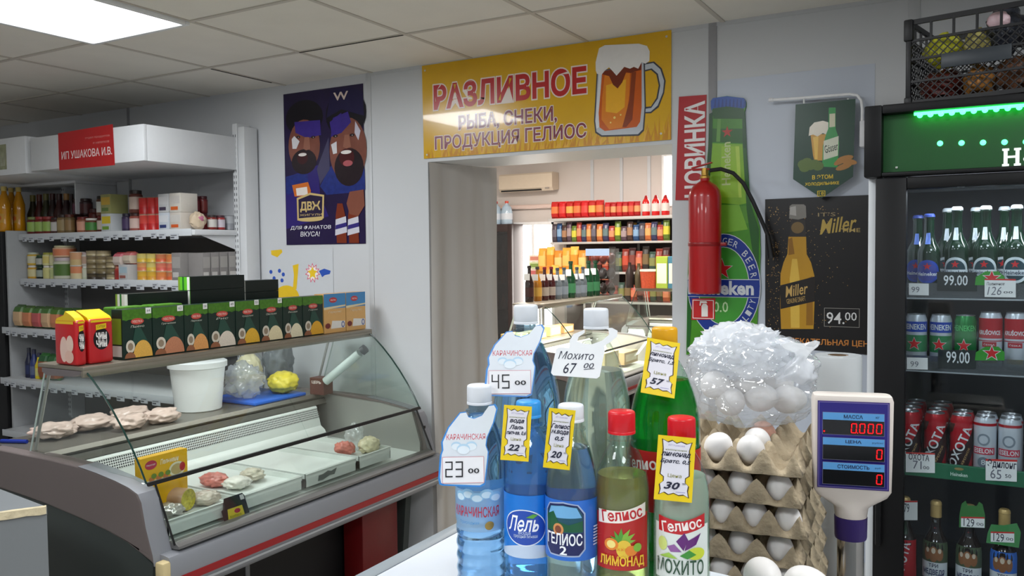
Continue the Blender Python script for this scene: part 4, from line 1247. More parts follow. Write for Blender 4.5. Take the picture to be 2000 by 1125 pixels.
# worn grey cabinet corner in front
t = thing('counter_cabinet', 'grey cabinet with a chipped pale edge in front of the deli end', 'cabinet', (-2.28, 1.367, 0), rz=-R(32.7))
GC = M('grey_laminate', (118, 122, 125), 0.5, nz=0.04, ns=5)
cpoly = [(0, 0), (0, -0.9), (-0.70, -1.23), (-0.70, -0.33)]
MB().prism([(x * 0.995 - 0.001, y * 0.995 - 0.001) for x, y in cpoly], 0.0, 0.878, GC, axis='Z').obj('body', t)
b = MB().prism(cpoly, 0.8785, 0.90, GC, axis='Z')
b.obj('worktop', t)
ch = MB()
WORN = M('bare_chipboard', (206, 192, 160), 0.85, nz=0.25, ns=50, bump=0.5)
pts = []
n = 26
up, dn = [], []
for i in range(n + 1):
    y = -0.002 - 0.42 * i / n
    k = 0.5 + 0.5 * noise.noise(Vector((i * 0.6, 3.3, 0)))
    up.append((y, 0.9015))
    dn.append((y, 0.886 - 0.010 * k))
ch.prism(up + dn[::-1], 0.001, 0.0045, WORN, axis='X')
vs, fs = [], []
for i in range(n + 1):
    k = 0.5 + 0.5 * noise.noise(Vector((i * 0.5, 9.3, 0)))
    vs += [(0.0045, up[i][0], 0.9018), (-0.006 - 0.012 * k, up[i][0], 0.9018)]
for i in range(n):
    fs.append([2 * i, 2 * i + 1, 2 * i + 3, 2 * i + 2])
ch.add(vs, fs, WORN)
ch.obj('chipped_edge', t, outward=False)

# ================================================================== counter with bottles, eggs and scale
CZ = 1.175
t = thing('shop_counter', 'white topped shop counter carrying the bottles', 'counter', (0.0, 0.78, 0))
MB().prism([(-0.69, -0.36), (0.80, -0.36), (0.80, -0.08), (-0.15, -0.01), (-0.16, 0.25), (-0.69, 0.31)], 0.08, CZ - 0.032, P(180, 184, 188), axis='Z').obj('cabinet_body', t)
MB().box((-0.66, -0.32, 0.0), (0.76, -0.10, 0.08), BLACK).obj('plinth', t)
ct = MB().prism([(-0.695, -0.39), (0.83, -0.39), (0.83, -0.05), (-0.12, 0.02), (-0.135, 0.27), (-0.30, 0.295), (-0.695, 0.335)], CZ - 0.030, CZ, M('counter_white', (204, 208, 214), 0.35, nz=0.03, ns=4), axis='Z').obj('worktop', t)
b = MB().box((-0.722, -0.395, CZ - 0.034), (-0.696, 0.338, CZ + 0.001), M('edge_aluminium', (150, 158, 164), 0.4, metal=0.3, nz=0.04), 0.004)
b.obj('edge_profile', t)
t = thing('service_table', 'lower grey service table behind the counter under eggs and scale', 'table', (-0.2, 1.56, 0))
WTZ = 0.93
MB().box((-0.42, -0.375, WTZ - 0.03), (0.30, 0.125, WTZ), P(150, 152, 156), 0.003).obj('table_top', t)
for sx, sy in ((-0.39, -0.34), (0.26, -0.34), (-0.39, 0.09), (0.26, 0.09)):
    MB().box((sx - 0.02, sy - 0.02, 0), (sx + 0.02, sy + 0.02, WTZ - 0.031), GREYP, 0.002).obj('leg', t)

def smooth(a, b, n):
    """eased curve between two radius/height points"""
    out = []
    for i in range(1, n + 1):
        k = i / n
        out.append((a[0] + (b[0] - a[0]) * (1 - math.cos(math.pi * k)) / 2, a[1] + (b[1] - a[1]) * k))
    return out
def bottle_profile(r, H, sh, nr, capz, waist=None, ribs=()):
    """outer radius against height, from base to under the cap"""
    p = [(0.0, 0.004), (r * 0.55, 0.002), (r * 0.80, 0.0), (r * 0.95, 0.005), (r, 0.016)]
    zs = [0.016 + (sh - 0.016) * i / 46 for i in range(1, 47)]
    for z in zs:
        k = r
        for za, zb, dp, n in ribs:
            if za < z < zb:
                k -= dp * (0.5 - 0.5 * math.cos(2 * math.pi * n * (z - za) / (zb - za)))
        if waist and waist[0] < z < waist[1]:
            k -= waist[2]
        p.append((k, z))
    top = capz - 0.016
    n = 16
    for i in range(1, n + 1):
        g = i / n
        p.append((nr + 0.0005 + (r - nr - 0.0005) * (1 - g ** 2.0) ** 0.92 if g < 1 else nr + 0.0005, sh + (top - sh) * g))
    p += [(nr, top + 0.003), (nr + 0.0035, top + 0.004), (nr + 0.0035, top + 0.006), (nr, top + 0.007), (nr, capz)]
    return p
def rad(prof):
    def f(z):
        for (r0, z0), (r1, z1) in zip(prof, prof[1:]):
            if z0 <= z <= z1 and z1 > z0:
                return r0 + (r1 - r0) * (z - z0) / (z1 - z0)
        return prof[-1][0]
    return f
def liquid_mat(name, col, ior=1.33, trans=0.9, rough=0.0):
    return M(name, col, rough, trans=trans, ior=ior)
def bottle(name, label, px, py, z, r, H_cap, capr, shell, liquid, level, capm, sh, ribs=(), nr=0.0135, waist=None, group=None):
    top = dep(px, py, z)
    H = top.z - CZ
    loc = Vector((top.x, top.y, CZ + 0.0006))
    rz = math.atan2(-loc.y, -loc.x) + math.pi / 2
    t = thing(name, label, 'bottle', loc, rz, group)
    capz = H - H_cap * 0.86
    pr = bottle_profile(r, H, sh * H, nr, capz, waist, ribs)
    MB().lathe(pr, shell, 48, cap=False).obj('shell', t, ang=60)
    if liquid:
        f = rad(pr)
        lp = [(0.0, 0.0065)] + [(max(0.001, rr - 0.0012), max(zz, 0.0065)) for rr, zz in pr if 0.0055 < zz < level * H and rr > 0.005]
        lr = f(level * H) - 0.0012
        lp += [(lr, level * H), (0.0, level * H + 0.0002)]
        MB().lathe(lp, liquid, 48).obj('drink', t, ang=60)
    # ridged screw cap
    b = MB()
    z0 = H - H_cap
    seg = 60
    prof = [(capr * 0.86, z0), (capr * 1.02, z0 + 0.0004), (capr * 1.02, z0 + 0.003), (capr * 0.985, z0 + 0.0036), (capr, z0 + 0.0044), (capr * 0.99, H - 0.003), (capr * 0.95, H - 0.0008), (capr * 0.86, H), (0.0, H)]
    vs, fs = [], []
    for j, (rr, zz) in enumerate(prof):
        for i in range(seg):
            a = 2 * math.pi * i / seg
            q = rr * (1.015 if (i % 2 and 4 <= j <= 5) else 1.0)
            vs.append((q * math.cos(a), q * math.sin(a), zz))
    for j in range(len(prof) - 1):
        for i in range(seg):
            fs.append([j * seg + i, j * seg + (i + 1) % seg, (j + 1) * seg + (i + 1) % seg, (j + 1) * seg + i])
    b.add(vs, fs, capm)
    b.obj('screw_cap', t, ang=50)
    t['_'] = 0
    del t['_']
    return t, H, pr, loc, rz
def vz(px, py, z):
    return dep(px, py, z).z - CZ
CLEAR = GL('pet_clear', (244, 249, 248), 1.0, base=0.035)
PBLUE = GL('pet_blue', (206, 230, 248), 1.0, base=0.04)
PBLUE2 = GL('pet_sky_blue', (200, 229, 250), 1.0, base=0.04)
PGREEN = GL('pet_greenish', (232, 246, 236), 1.0, base=0.035)
WATER = liquid_mat('water', (236, 246, 252), trans=0.96)
WATERB = liquid_mat('water_in_blue', (218, 237, 251), trans=0.92)
WATERS = liquid_mat('water_in_sky_blue', (200, 230, 252), trans=0.85)
MOJ = liquid_mat('pale_mojito', (212, 228, 214), trans=0.80, rough=0.05)
MOJ5 = liquid_mat('cloudy_mojito', (206, 224, 204), trans=0.6, rough=0.08)
LEMG = liquid_mat('green_lemonade', (10, 150, 34), trans=0.55, rough=0.02)
LEMY = liquid_mat('yellow_lemonade', (196, 192, 120), trans=0.78, rough=0.04)
CW, CB, CR_, CY = M('cap_white', (220, 224, 230), 0.35), M('cap_blue', (52, 150, 226), 0.35), M('cap_red', (206, 22, 34), 0.35), M('cap_yellow', (226, 164, 16), 0.35)
def label_dec(pr, shift=0.0, thr=0.003, h=0.0005):
    f = rad(pr)
    r0 = f(0.08)
    D = Dec(Cy(lambda v: f(v)), h=h, step=0.00012, thr=thr)
    D.S.r0 = r0
    D.S.a0 = -math.pi / 2 + shift / r0
    D.R0 = r0
    return D
def band(D, v0, v1, mat, u0=None, u1=None, nv=10):
    """label paper wrapped round the bottle"""
    r = D.R0
    u0 = -math.pi * r if u0 is None else u0
    u1 = math.pi * r if u1 is None else u1
    D.h += D.step
    n = 48
    h = D.h
    D.grid(lambda a, b_: D.S(u0 + (u1 - u0) * a, v0 + (v1 - v0) * b_, h), n, nv, mat)
    return D

# ---- 0.5 l still water, blue, left
t, H, pr, loc, rz = bottle('water_bottle', 'small blue water bottle with white cap, leftmost on the counter', 936, 752, 1.03, 0.0305, 0.024, 0.0152, PBLUE, WATERB, 0.86, CW, 0.62, ribs=((0.02, 0.10, 0.0016, 5),))
zf = 1.0
v = lambda y, x=930: vz(x, y, zf)
D = label_dec(pr, -0.006)
LBW = GL('label_ice', (215, 236, 250), 0.6, extra=0.75, ecol=(190, 222, 244))
band(D, v(1045), v(962), LBW)
for k in range(5):
    D.ell(-0.02 + 0.011 * k, v(975) + 0.004 * (k % 2), 0.008, 0.006, P(150, 196, 226, 0.4), 14)
    D.ell(-0.02 + 0.011 * k, v(977) + 0.004 * (k % 2), 0.006, 0.004, P(205, 228, 242, 0.4), 14)
D.text('КАРАЧИНСКАЯ', 0.0, v(1004), 0.056, 0.0125, P(190, 40, 56, 0.4), bold=0.01)
D.text('Природная', -0.008, v(1026), 0.024, 0.005, P(90, 150, 200, 0.4))
D.ell(0.016, v(1032), 0.0055, 0.0055, P(170, 140, 70, 0.35, metal=0.4), 18)
D.obj('label', t, smooth=True, ang=60)
# ---- 0.5 l sky-blue water with oval label
t, H, pr, loc, rz = bottle('water_bottle', 'sky blue water bottle with blue cap and white oval label', 1032, 783, 1.0, 0.0300, 0.020, 0.0150, PBLUE2, WATERS, 0.88, CB, 0.66, ribs=((0.165, 0.19, 0.0012, 2), (0.02, 0.05, 0.0015, 2)))
zf = 0.97
v = lambda y: vz(1020, y, zf)
D = label_dec(pr, 0.0)
LB1 = P(24, 116, 206, 0.3)
band(D, v(1097), v(972), LB1)
D.poly([(-0.045, v(1097))] + [(-0.045 + 0.09 * k / 20, v(1088) + 0.011 * math.sin(math.pi * k / 20)) for k in range(21)] + [(0.045, v(1097))], P(190, 206, 226, 0.35))
D.ell(-0.006, v(1036), 0.0262, 0.0215, P(226, 234, 240, 0.3), 40, rot=-0.1)
D.ell(-0.006, v(1036), 0.0250, 0.0203, P(34, 74, 170, 0.3), 40, rot=-0.1)
D.text('Лель', -0.008, v(1028), 0.037, 0.018, P(244, 246, 248, 0.3), bold=0.012, shear=0.3)
D.text('вода', -0.006, v(1047), 0.014, 0.004, P(200, 214, 232, 0.3))
D.text('природная питьевая', -0.005, v(1054), 0.028, 0.0042, P(200, 214, 232, 0.3))
D.poly([(-0.004, v(1015)), (0.004, v(1008)), (0.010, v(1010)), (0.004, v(1017))], P(90, 160, 60, 0.3))
D.star(0.026, v(1000), 0.0085, P(222, 190, 40, 0.3), 0.75, 12)
D.ell(0.026, v(1000), 0.005, 0.005, P(90, 84, 30, 0.3), 14)
D.obj('label', t, smooth=True, ang=60)
# ---- 0.5 l clear mineral water
t, H, pr, loc, rz = bottle('water_bottle', 'clear mineral water bottle with white cap and dark arched label', 1115, 790, 0.97, 0.0302, 0.020, 0.0150, CLEAR, WATER, 0.80, CW, 0.60, ribs=((0.17, 0.20, 0.0012, 2),))
v = lambda y: vz(1113, y, 0.94)
D = label_dec(pr, 0.0)
band(D, v(1102), v(982), P(40, 104, 196, 0.3))
ec = -0.0095
D.poly([(ec - 0.0255, v(1080)), (ec - 0.0255, v(1005)), (ec - 0.019, v(990)), (ec, v(984.5)), (ec + 0.017, v(990)), (ec + 0.0255, v(1008)), (ec + 0.0255, v(1080)), (ec + 0.018, v(1094)), (ec - 0.018, v(1094))], P(160, 176, 206, 0.3))
D.poly([(ec - 0.0235, v(1079)), (ec - 0.0235, v(1006)), (ec - 0.018, v(992)), (ec, v(987.5)), (ec + 0.016, v(992)), (ec + 0.0235, v(1009)), (ec + 0.0235, v(1079)), (ec + 0.017, v(1091)), (ec - 0.017, v(1091))], P(20, 26, 84, 0.3))
D.poly([(ec - 0.022, v(1046)), (ec - 0.022, v(1008)), (ec - 0.016, v(995)), (ec, v(991)), (ec + 0.016, v(995)), (ec + 0.022, v(1010)), (ec + 0.022, v(1046))], P(20, 74, 92, 0.3))
D.poly([(ec - 0.021, v(1018)), (ec - 0.016, v(996)), (ec, v(992)), (ec + 0.015, v(996)), (ec + 0.021, v(1016))], P(110, 170, 214, 0.3))
D.poly([(ec - 0.022, v(1044)), (ec - 0.022, v(1014)), (ec - 0.012, v(1005)), (ec - 0.006, v(1024)), (ec + 0.006, v(1030)), (ec + 0.022, v(1022)), (ec + 0.022, v(1044))], P(16, 84, 50, 0.3))
D.ell(ec - 0.006, v(1040), 0.0065, 0.007, P(206, 140, 80, 0.3), 16)
D.ell(ec - 0.006, v(1040), 0.004, 0.0045, P(120, 60, 34, 0.3), 12)
D.text('ГЕЛИОС', ec, v(1059), 0.042, 0.013, P(240, 242, 246, 0.3), bold=0.02)
D.text('2', ec, v(1081), 0.0075, 0.0095, P(240, 242, 246, 0.3), bold=0.02)
for k in range(7):
    D.rect(0.026, v(1075) + 0.0035 * k, 0.034, v(1075) + 0.0035 * k + 0.0016, P(200, 214, 236, 0.3))
D.obj('label', t, smooth=True, ang=60)
# ---- 0.5 l yellow lemonade
t, H, pr, loc, rz = bottle('lemonade_bottle', 'small yellowish lemonade bottle with red cap and red fruit label', 1214, 803, 0.965, 0.0312, 0.026, 0.0156, CLEAR, LEMY, 0.70, CR_, 0.62)
v = lambda y: vz(1215, y, 0.935)
D = label_dec(pr, 0.0)
LR = P(178, 34, 28, 0.3)
band(D, v(1120), v(1008), LR, -0.034, 0.034)
D.poly([(-0.030, v(1030)), (-0.030, v(1003)), (0.0, v(1001)), (0.030, v(988)), (0.030, v(1014)), (0.0, v(1025))], P(236, 228, 218, 0.3))
D.text('Гелиос', 0.0, v(1009), 0.048, 0.0125, P(186, 30, 36, 0.3), bold=0.022, rot=0.14)
PGN, PGN2, PYE, POR = P(80, 150, 50, 0.3), P(130, 180, 60, 0.3), P(226, 190, 60, 0.3), P(226, 130, 40, 0.3)
for a, L2 in ((0.2, 0.018), (0.6, 0.02), (1.0, 0.02), (1.5, 0.018), (2.0, 0.016), (2.5, 0.014)):
    D.poly([(-0.002, v(1066)), (-0.002 + L2 * 0.55 * math.cos(a + 0.25), v(1066) + L2 * 0.55 * math.sin(a + 0.25)), (-0.002 + L2 * math.cos(a), v(1066) + L2 * math.sin(a)), (-0.002 + L2 * 0.55 * math.cos(a - 0.25), v(1066) + L2 * 0.55 * math.sin(a - 0.25))], PGN if a > 1.2 else PGN2)
D.ell(0.002, v(1077), 0.0085, 0.0105, PYE, 18)
D.ell(0.010, v(1080), 0.007, 0.006, POR, 14)
D.ell(-0.012, v(1068), 0.008, 0.007, POR, 14)
D.ell(-0.012, v(1068), 0.005, 0.0045, P(240, 220, 130, 0.3), 14)
D.ell(0.017, v(1074), 0.005, 0.005, PGN2, 12)
for k in range(3):
    D.text('×', 0.0 + 0.004 * (k - 1), v(1077), 0.003, 0.003, POR)
D.text('ЛИМОНАД', 0.0, v(1102), 0.050, 0.0125, P(236, 190, 50, 0.3), bold=0.03)
D.obj('label', t, smooth=True, ang=60)
# ---- 0.5 l cloudy mojito
t, H, pr, loc, rz = bottle('lemonade_bottle', 'small cloudy mojito bottle with red cap, rightmost in the front row', 1331, 815, 0.955, 0.0318, 0.026, 0.0158, CLEAR, MOJ5, 0.72, CR_, 0.60)
v = lambda y: vz(1328, y, 0.925)
D = label_dec(pr, 0.0)
band(D, v(1140), v(1030), P(216, 222, 216, 0.35), -0.034, 0.034)
D.poly([(-0.028, v(1046)), (-0.028, v(1015)), (0.0, v(1022)), (0.028, v(1008)), (0.028, v(1034)), (0.0, v(1048))], P(186, 32, 38, 0.3))
D.text('Гелиос', 0.0, v(1030), 0.046, 0.0115, P(240, 232, 226, 0.3), bold=0.02, rot=0.16)
PUL = P(96, 34, 110, 0.3)
D.poly([(0.002, v(1080)), (-0.006, v(1062)), (0.003, v(1044)), (0.007, v(1058))], PUL)
D.poly([(0.003, v(1080)), (0.006, v(1060)), (0.022, v(1046)), (0.016, v(1068))], PUL)
D.poly([(-0.016, v(1074)), (-0.008, v(1068)), (0.0, v(1082)), (-0.012, v(1084))], P(140, 90, 150, 0.3))
D.ell(-0.022, v(1070), 0.006, 0.008, P(200, 214, 120, 0.3), 16)
D.ell(0.016, v(1086), 0.011, 0.007, P(196, 206, 60, 0.3), 18)
D.poly([(-0.002, v(1090)), (0.008, v(1078)), (0.016, v(1088)), (0.006, v(1096))], P(60, 140, 50, 0.3))
D.poly([(-0.026, v(1096)), (-0.014, v(1086)), (-0.004, v(1096))], P(150, 190, 70, 0.3))
D.text('МОХИТО', -0.002, v(1113), 0.054, 0.016, P(40, 74, 50, 0.3), bold=0.012)
D.obj('label', t, smooth=True, ang=60)
# ---- 1.5 l bottles behind
t, H, pr, loc, rz = bottle('water_bottle', 'big blue water bottle with white cap, left in the back row', 1027, 596, 1.085, 0.0440, 0.025, 0.0156, PBLUE, WATERB, 0.86, CW, 0.60, ribs=((0.10, 0.19, 0.002, 5),))
D = label_dec(pr, 0.0)
v = lambda y: vz(1027, y, 1.04)
band(D, v(1000), v(880), LBW)
D.text('КАРАЧИНСКАЯ', 0.0, v(912), 0.082, 0.018, P(170, 40, 80, 0.4), bold=0.01)
D.text('Природная', 0.0, v(950), 0.04, 0.008, P(60, 150, 210, 0.4))
D.obj('label', t, smooth=True, ang=60)
t, H, pr, loc, rz = bottle('lemonade_bottle', 'big pale mojito bottle with white cap, middle of the back row', 1164, 603, 1.060, 0.0425, 0.026, 0.0158, CLEAR, MOJ, 0.78, CW, 0.62)
t, H, pr, loc, rz = bottle('lemonade_bottle', 'big bright green lemonade bottle with yellow cap', 1298, 640, 1.065, 0.0445, 0.024, 0.0162, PGREEN, LEMG, 0.80, CY, 0.60)
v = lambda y: vz(1298, y, 1.02)
D = label_dec(pr, 0.0)
band(D, v(1010), v(888), LR)
D.text('Гелиос', -0.03, v(915), 0.06, 0.014, P(240, 232, 226, 0.3), bold=0.02, rot=0.1)
D.obj('label', t, smooth=True, ang=60)

# ---- price tags hung on the bottle necks
def tag_plane(tl, tr, bl, zt, zb):
    a, b_, c_ = dep(*tl, zt), dep(*tr, zt), dep(*bl, zb)
    V = (a - c_).normalized()
    U = (b_ - a)
    U = (U - V * U.dot(V)).normalized()
    return Pl(c_, U, V)
def hang_tag(outline, cc, pl, label, paper, draw, name='price_tag'):
    pts = [pl.uv(*cc(*p)) for p in outline]
    b = MB().slab(pl, pts, -0.0006, 0, paper)
    D = Dec(pl, h=0.0002, step=0.00008)
    draw(D)
    merge(b, D)
    return tag(b.obj(name, smooth=False), label, 'price tag')
c1, c2 = cr(840, 580, 3.516), cr(840, 840, 3.571)
INKB = P(20, 24, 50, 0.6)
CARDW = P(212, 219, 227, 0.35)
CARDB = P(50, 130, 206, 0.35)
def shield(x0, y0, kx, ky):
    """outline of the big shield-shaped tag, in units of its own width and height"""
    o = [(0.02, 0.97), (0.0, 0.90), (0.03, 0.62), (0.06, 0.56), (0.05, 0.46), (0.16, 0.28), (0.36, 0.10), (0.46, 0.09), (0.50, 0.15), (0.60, 0.17), (0.74, 0.13), (0.86, 0.01), (0.95, 0.0), (0.99, 0.05), (0.93, 0.22), (0.82, 0.40), (0.80, 0.50), (0.84, 0.58), (0.83, 0.66), (0.78, 0.97), (0.70, 1.0), (0.08, 0.985)]
    return [(x0 + kx * x, y0 + ky * y) for x, y in o]
def kara(cc, x0, y0, kx, ky, zt, zb, price, label):
    pl = tag_plane(cc(x0, y0), cc(x0 + kx, y0), cc(x0, y0 + ky), zt, zb)
    o = shield(x0, y0, kx, ky)
    def q(x, y):
        return cc(x0 + kx * x, y0 + ky * y)
    def dr(D):
        pts = [pl.uv(*cc(*p)) for p in o]
        mu, mv = sum(p[0] for p in pts) / len(pts), sum(p[1] for p in pts) / len(pts)
        D.poly(pts, CARDB)
        D.poly([(mu + (u - mu) * 0.94, mv + (v_ - mv) * 0.965) for u, v_ in pts], CARDW)
        D.tpx('КАРАЧИНСКАЯ', q(0.14, 0.435), q(0.78, 0.355), P(196, 40, 60, 0.4))
        for x, y, a in ((0.30, 0.50, 0.10), (0.55, 0.50, 0.11), (0.42, 0.54, 0.13)):
            u, v_ = pl.uv(*q(x, y))
            D.ell(u, v_, a * 0.06, a * 0.045, P(176, 206, 228, 0.4), 20)
            D.ell(u, v_ - 0.0016, a * 0.055, a * 0.038, P(218, 228, 236, 0.4), 20)
        a, b_ = pl.uv(*q(0.07, 0.96)), pl.uv(*q(0.76, 0.63))
        D.rect(a[0], a[1], b_[0], b_[1], P(206, 150, 160, 0.4))
        D.rect(a[0] + 0.0007, a[1] + 0.0007, b_[0] - 0.0007, b_[1] - 0.0007, P(228, 228, 232, 0.4))
        a, b_ = pl.uv(*q(0.12, 0.885)), pl.uv(*q(0.46, 0.69))
        D.seg(price, a[0], a[1], b_[0] - a[0], b_[1] - a[1], INK, 0.085)
        D.tpx('00', q(0.50, 0.835), q(0.68, 0.775), INK, bold=0.015)
    return hang_tag(o, cc, pl, label, P(206, 220, 232, 0.4), dr)
kara(c1, 372, 188, 420, 500, 1.055, 1.030, '45', 'shield price tag reading 45 on the big blue bottle')
kara(c1, 55, 735, 415, 570, 1.005, 0.985, '23', 'shield price tag reading 23 on the small blue bottle')
# plain white tag
pl = tag_plane(c1(830, 215), c1(1290, 215), c1(830, 560), 1.030, 1.006)
o = [(830, 520), (865, 360), (885, 345), (955, 350), (958, 300), (985, 255), (1060, 225), (1062, 245), (1020, 275), (1010, 305), (1050, 320), (1110, 325), (1180, 300), (1230, 258), (1225, 225), (1195, 213), (1250, 212), (1288, 232), (1285, 270), (1240, 310), (1195, 335), (1200, 365), (1165, 545), (1145, 560), (845, 538)]
def dr(D):
    D.tpx('Мохито', c1(880, 428), c1(1125, 378), INKB, shear=0.35, rot=-0.02)
    D.tpx('67', c1(915, 525), c1(1010, 455), INKB, shear=0.3)
    D.tpx('00', c1(1055, 490), c1(1125, 455), INKB, shear=0.3)
    D.ppx([c1(*p) for p in ((1055, 497), (1128, 490), (1128, 494), (1055, 501))], INKB)
hang_tag(o, c1, pl, 'plain white handwritten price tag on the pale mojito bottle', P(220, 223, 226, 0.4), dr)
TY, TLINE, TW = P(226, 196, 24, 0.35), P(70, 50, 30, 0.4), P(216, 214, 222, 0.4)
def ticket(cc, tl, tr, br, bl, zt, zb, lines, price, label):
    pl = tag_plane(cc(*tl), cc(*tr), cc(*bl), zt, zb)
    w0 = pl.uv(*cc(*tr))[0] - pl.uv(*cc(*tl))[0]
    a0 = pl.uv(*cc(*bl))
    top = pl.uv(*cc(*tl))
    skew = top[0] - a0[0]
    Hh = top[1] - a0[1]
    def q(x, y):
        return (a0[0] + skew * y + w0 * x, a0[1] + Hh * y)
    o = [(0.10, 0.08), (0.24, 0.12), (0.36, 0.085), (0.50, 0.115), (0.64, 0.085), (0.78, 0.10), (0.92, 0.06), (0.88, 0.16), (0.90, 0.24), (0.80, 0.29), (0.80, 0.36), (0.90, 0.40), (0.88, 0.60), (0.86, 0.80), (0.92, 0.93), (0.78, 0.90), (0.62, 0.93), (0.50, 0.90), (0.38, 0.94), (0.26, 0.91), (0.10, 0.95), (0.14, 0.80), (0.12, 0.55), (0.10, 0.40), (0.20, 0.36), (0.20, 0.29), (0.10, 0.24), (0.13, 0.16)]
    b = MB().slab(pl, [q(0, 0), q(1, 0), q(1, 1), q(0, 1)], -0.0006, 0, TY)
    D = Dec(pl, h=0.0002, step=0.00008)
    D.poly([q(*p) for p in o], TLINE)
    D.poly([q(0.5 + (x - 0.5) * 0.92, 0.5 + (y - 0.5) * 0.965) for x, y in o], TW)
    def line(t_, y, wd, ht, mat, x=0.5, **k):
        u, v_ = q(x, y)
        D.text(t_, u, v_, wd * w0, ht * Hh, mat, **k)
    line('ИП Ушакова', 0.86, 0.44, 0.030, P(150, 140, 190, 0.4), shear=0.2)
    line('наименование', 0.785, 0.56, 0.022, P(110, 120, 50, 0.4))
    yy = 0.71
    for s_, wd in lines:
        line(s_, yy, wd * 1.1, 0.074, INKB, shear=0.3, bold=0.03)
        yy -= 0.105
    line('Цена', 0.385, 0.36, 0.065, P(130, 130, 40, 0.4))
    line(price, 0.235, 0.40, 0.105, INKB, x=0.44, shear=0.3, bold=0.03)
    line('=', 0.275, 0.10, 0.022, INKB, x=0.76)
    D.rect(q(0.55, 0.14)[0], q(0.5, 0.14)[1], q(0.80, 0.14)[0], q(0.5, 0.146)[1], P(120, 120, 190, 0.4))
    merge(b, D)
    return tag(b.obj('price_tag', smooth=False), label, 'price tag')
ticket(c1, (508, 740), (700, 752), (668, 1130), (482, 1118), 0.966, 0.955, [('вода', 0.46), ('Лель', 0.46), ('питьев. 0,6', 0.62)], '22', 'yellow-framed price tag reading 22 on the sky blue bottle')
ticket(c1, (818, 760), (1000, 778), (962, 1200), (775, 1170), 0.936, 0.930, [('Гелиос', 0.62), ('м.вода', 0.58), ('0,5', 0.3)], '20', 'yellow-framed price tag reading 20 on the clear mineral water')
ticket(c1, (1492, 278), (1720, 290), (1672, 680), (1446, 655), 1.045, 1.012, [('лимонад', 0.66), ('Братс. 1,5', 0.70)], '57', 'yellow-framed price tag reading 57 on the green lemonade')
ticket(c2, (1592, 32), (1855, 55), (1826, 520), (1560, 482), 0.930, 0.920, [('лимонад', 0.70), ('Братс. 0,5', 0.72)], '30', 'yellow-framed price tag reading 30 on the cloudy mojito')

# ---- egg trays and eggs
PULP = M('egg_tray_pulp', (172, 156, 130), 0.9, nz=0.28, ns=55, bump=0.7)
EGW = M('egg_white', (226, 222, 219), 0.45, nz=0.02, ns=8, sss=0.0)
EGB = M('egg_brown', (222, 170, 150), 0.45, nz=0.06, ns=8)
TS, PITCH = 0.292, 0.046
def tray_fn(nx, ny):
    px_, py_ = TS / nx, TS / ny
    def f(a, b_):
        x, y = (a - 0.5) * TS, (b_ - 0.5) * TS
        u, v_ = a * nx, b_ * ny
        cu, cv = 0.5 + 0.5 * math.cos(2 * math.pi * u), 0.5 + 0.5 * math.cos(2 * math.pi * v_)
        e = min(a, 1 - a, b_, 1 - b_) * TS
        pk = (cu * cv) ** 1.1
        sd = max(cu, cv) ** 1.6
        z = -0.044 + 0.015 * sd + 0.030 * pk
        if e < 0.003:
            k = 1.05
            x, y = x * k, y * k
            z = -0.036
        z += 0.0012 * noise.noise(Vector((x * 60, y * 60, nx)))
        # flat lip along the outside
        return (x * (1 - 0.012 * (z + 0.044) / 0.044), y * (1 - 0.012 * (z + 0.044) / 0.044), z)
    return f
tx, ty = -0.396, 1.408
RIM = 1.300
levels = 8
tr0 = []
for k in range(2):
    nx, ny = (6, 5) if k == 0 else (5, 6)
    o = MB().grid(tray_fn(nx, ny), nx * 12, ny * 12, PULP).obj('egg_tray', ang=80, outward=False)
    md = o.modifiers.new('thickness', 'SOLIDIFY')
    md.thickness = 0.0022
    tr0.append(o)
tpos = []
for i in range(levels):
    ja, jb, jr = [(0, 0, 0.07), (0.002, 0.002, 0.05), (0.006, -0.001, 0.085), (0.004, 0.003, 0.04), (0.008, -0.003, 0.06), (0.016, 0.002, 0.10), (0.012, 0.0, 0.05), (0.010, 0.0, 0.06)][i]
    o = tr0[i % 2] if i < 2 else copy_tree(tr0[i % 2])
    o.location = (tx + ja, ty + jb, RIM - PITCH * i)
    o.rotation_euler.z = jr
    tag(o, 'grey brown cardboard egg tray, ' + ('topmost of the stack, half empty' if i == 0 else '%s from the top of the stack' % ORD[i]), 'egg tray', 'stacked egg trays')
    tpos.append((Vector(o.location), jr, (6, 5) if i % 2 == 0 else (5, 6)))
def egg_mb(mat, L=0.056, r=0.0222):
    prof = []
    n = 16
    for i in range(n + 1):
        g = math.pi * i / n
        z = -math.cos(g)
        prof.append((max(0.0, r * math.sin(g) * (1 - 0.13 * z)), L / 2 * z))
    prof[0] = (0.0, prof[0][1])
    prof[-1] = (0.0, prof[-1][1])
    return MB().lathe(prof, mat, 28)
egg0, egg1 = egg_mb(EGW).obj('egg', ang=80), egg_mb(EGB).obj('egg', ang=80)
eused = {0: False, 1: False}
def egg(loc, label, brown=0, rot=(0, 0, 0), s=1.0, group='eggs in the trays'):
    src = egg1 if brown else egg0
    o = src.copy() if eused[brown] else src
    if eused[brown]:
        COL.objects.link(o)
    eused[brown] = True
    o.location = loc
    o.rotation_euler = rot
    o.scale = (s, s, s)
    return tag(o, label, 'egg', group)
def cell(i, col, row):
    """world position of a cup: col from the right, row from the front"""
    L0, jr, (nx, ny) = tpos[i]
    x, y = TS * (0.5 - (col + 0.5) / nx), TS * (-0.5 + (row + 0.5) / ny)
    ca, sa = math.cos(jr), math.sin(jr)
    return L0 + Vector((x * ca - y * sa, x * sa + y * ca, -0.014))
RN = ['rightmost', 'second from the right', 'third from the right', 'fourth from the right']
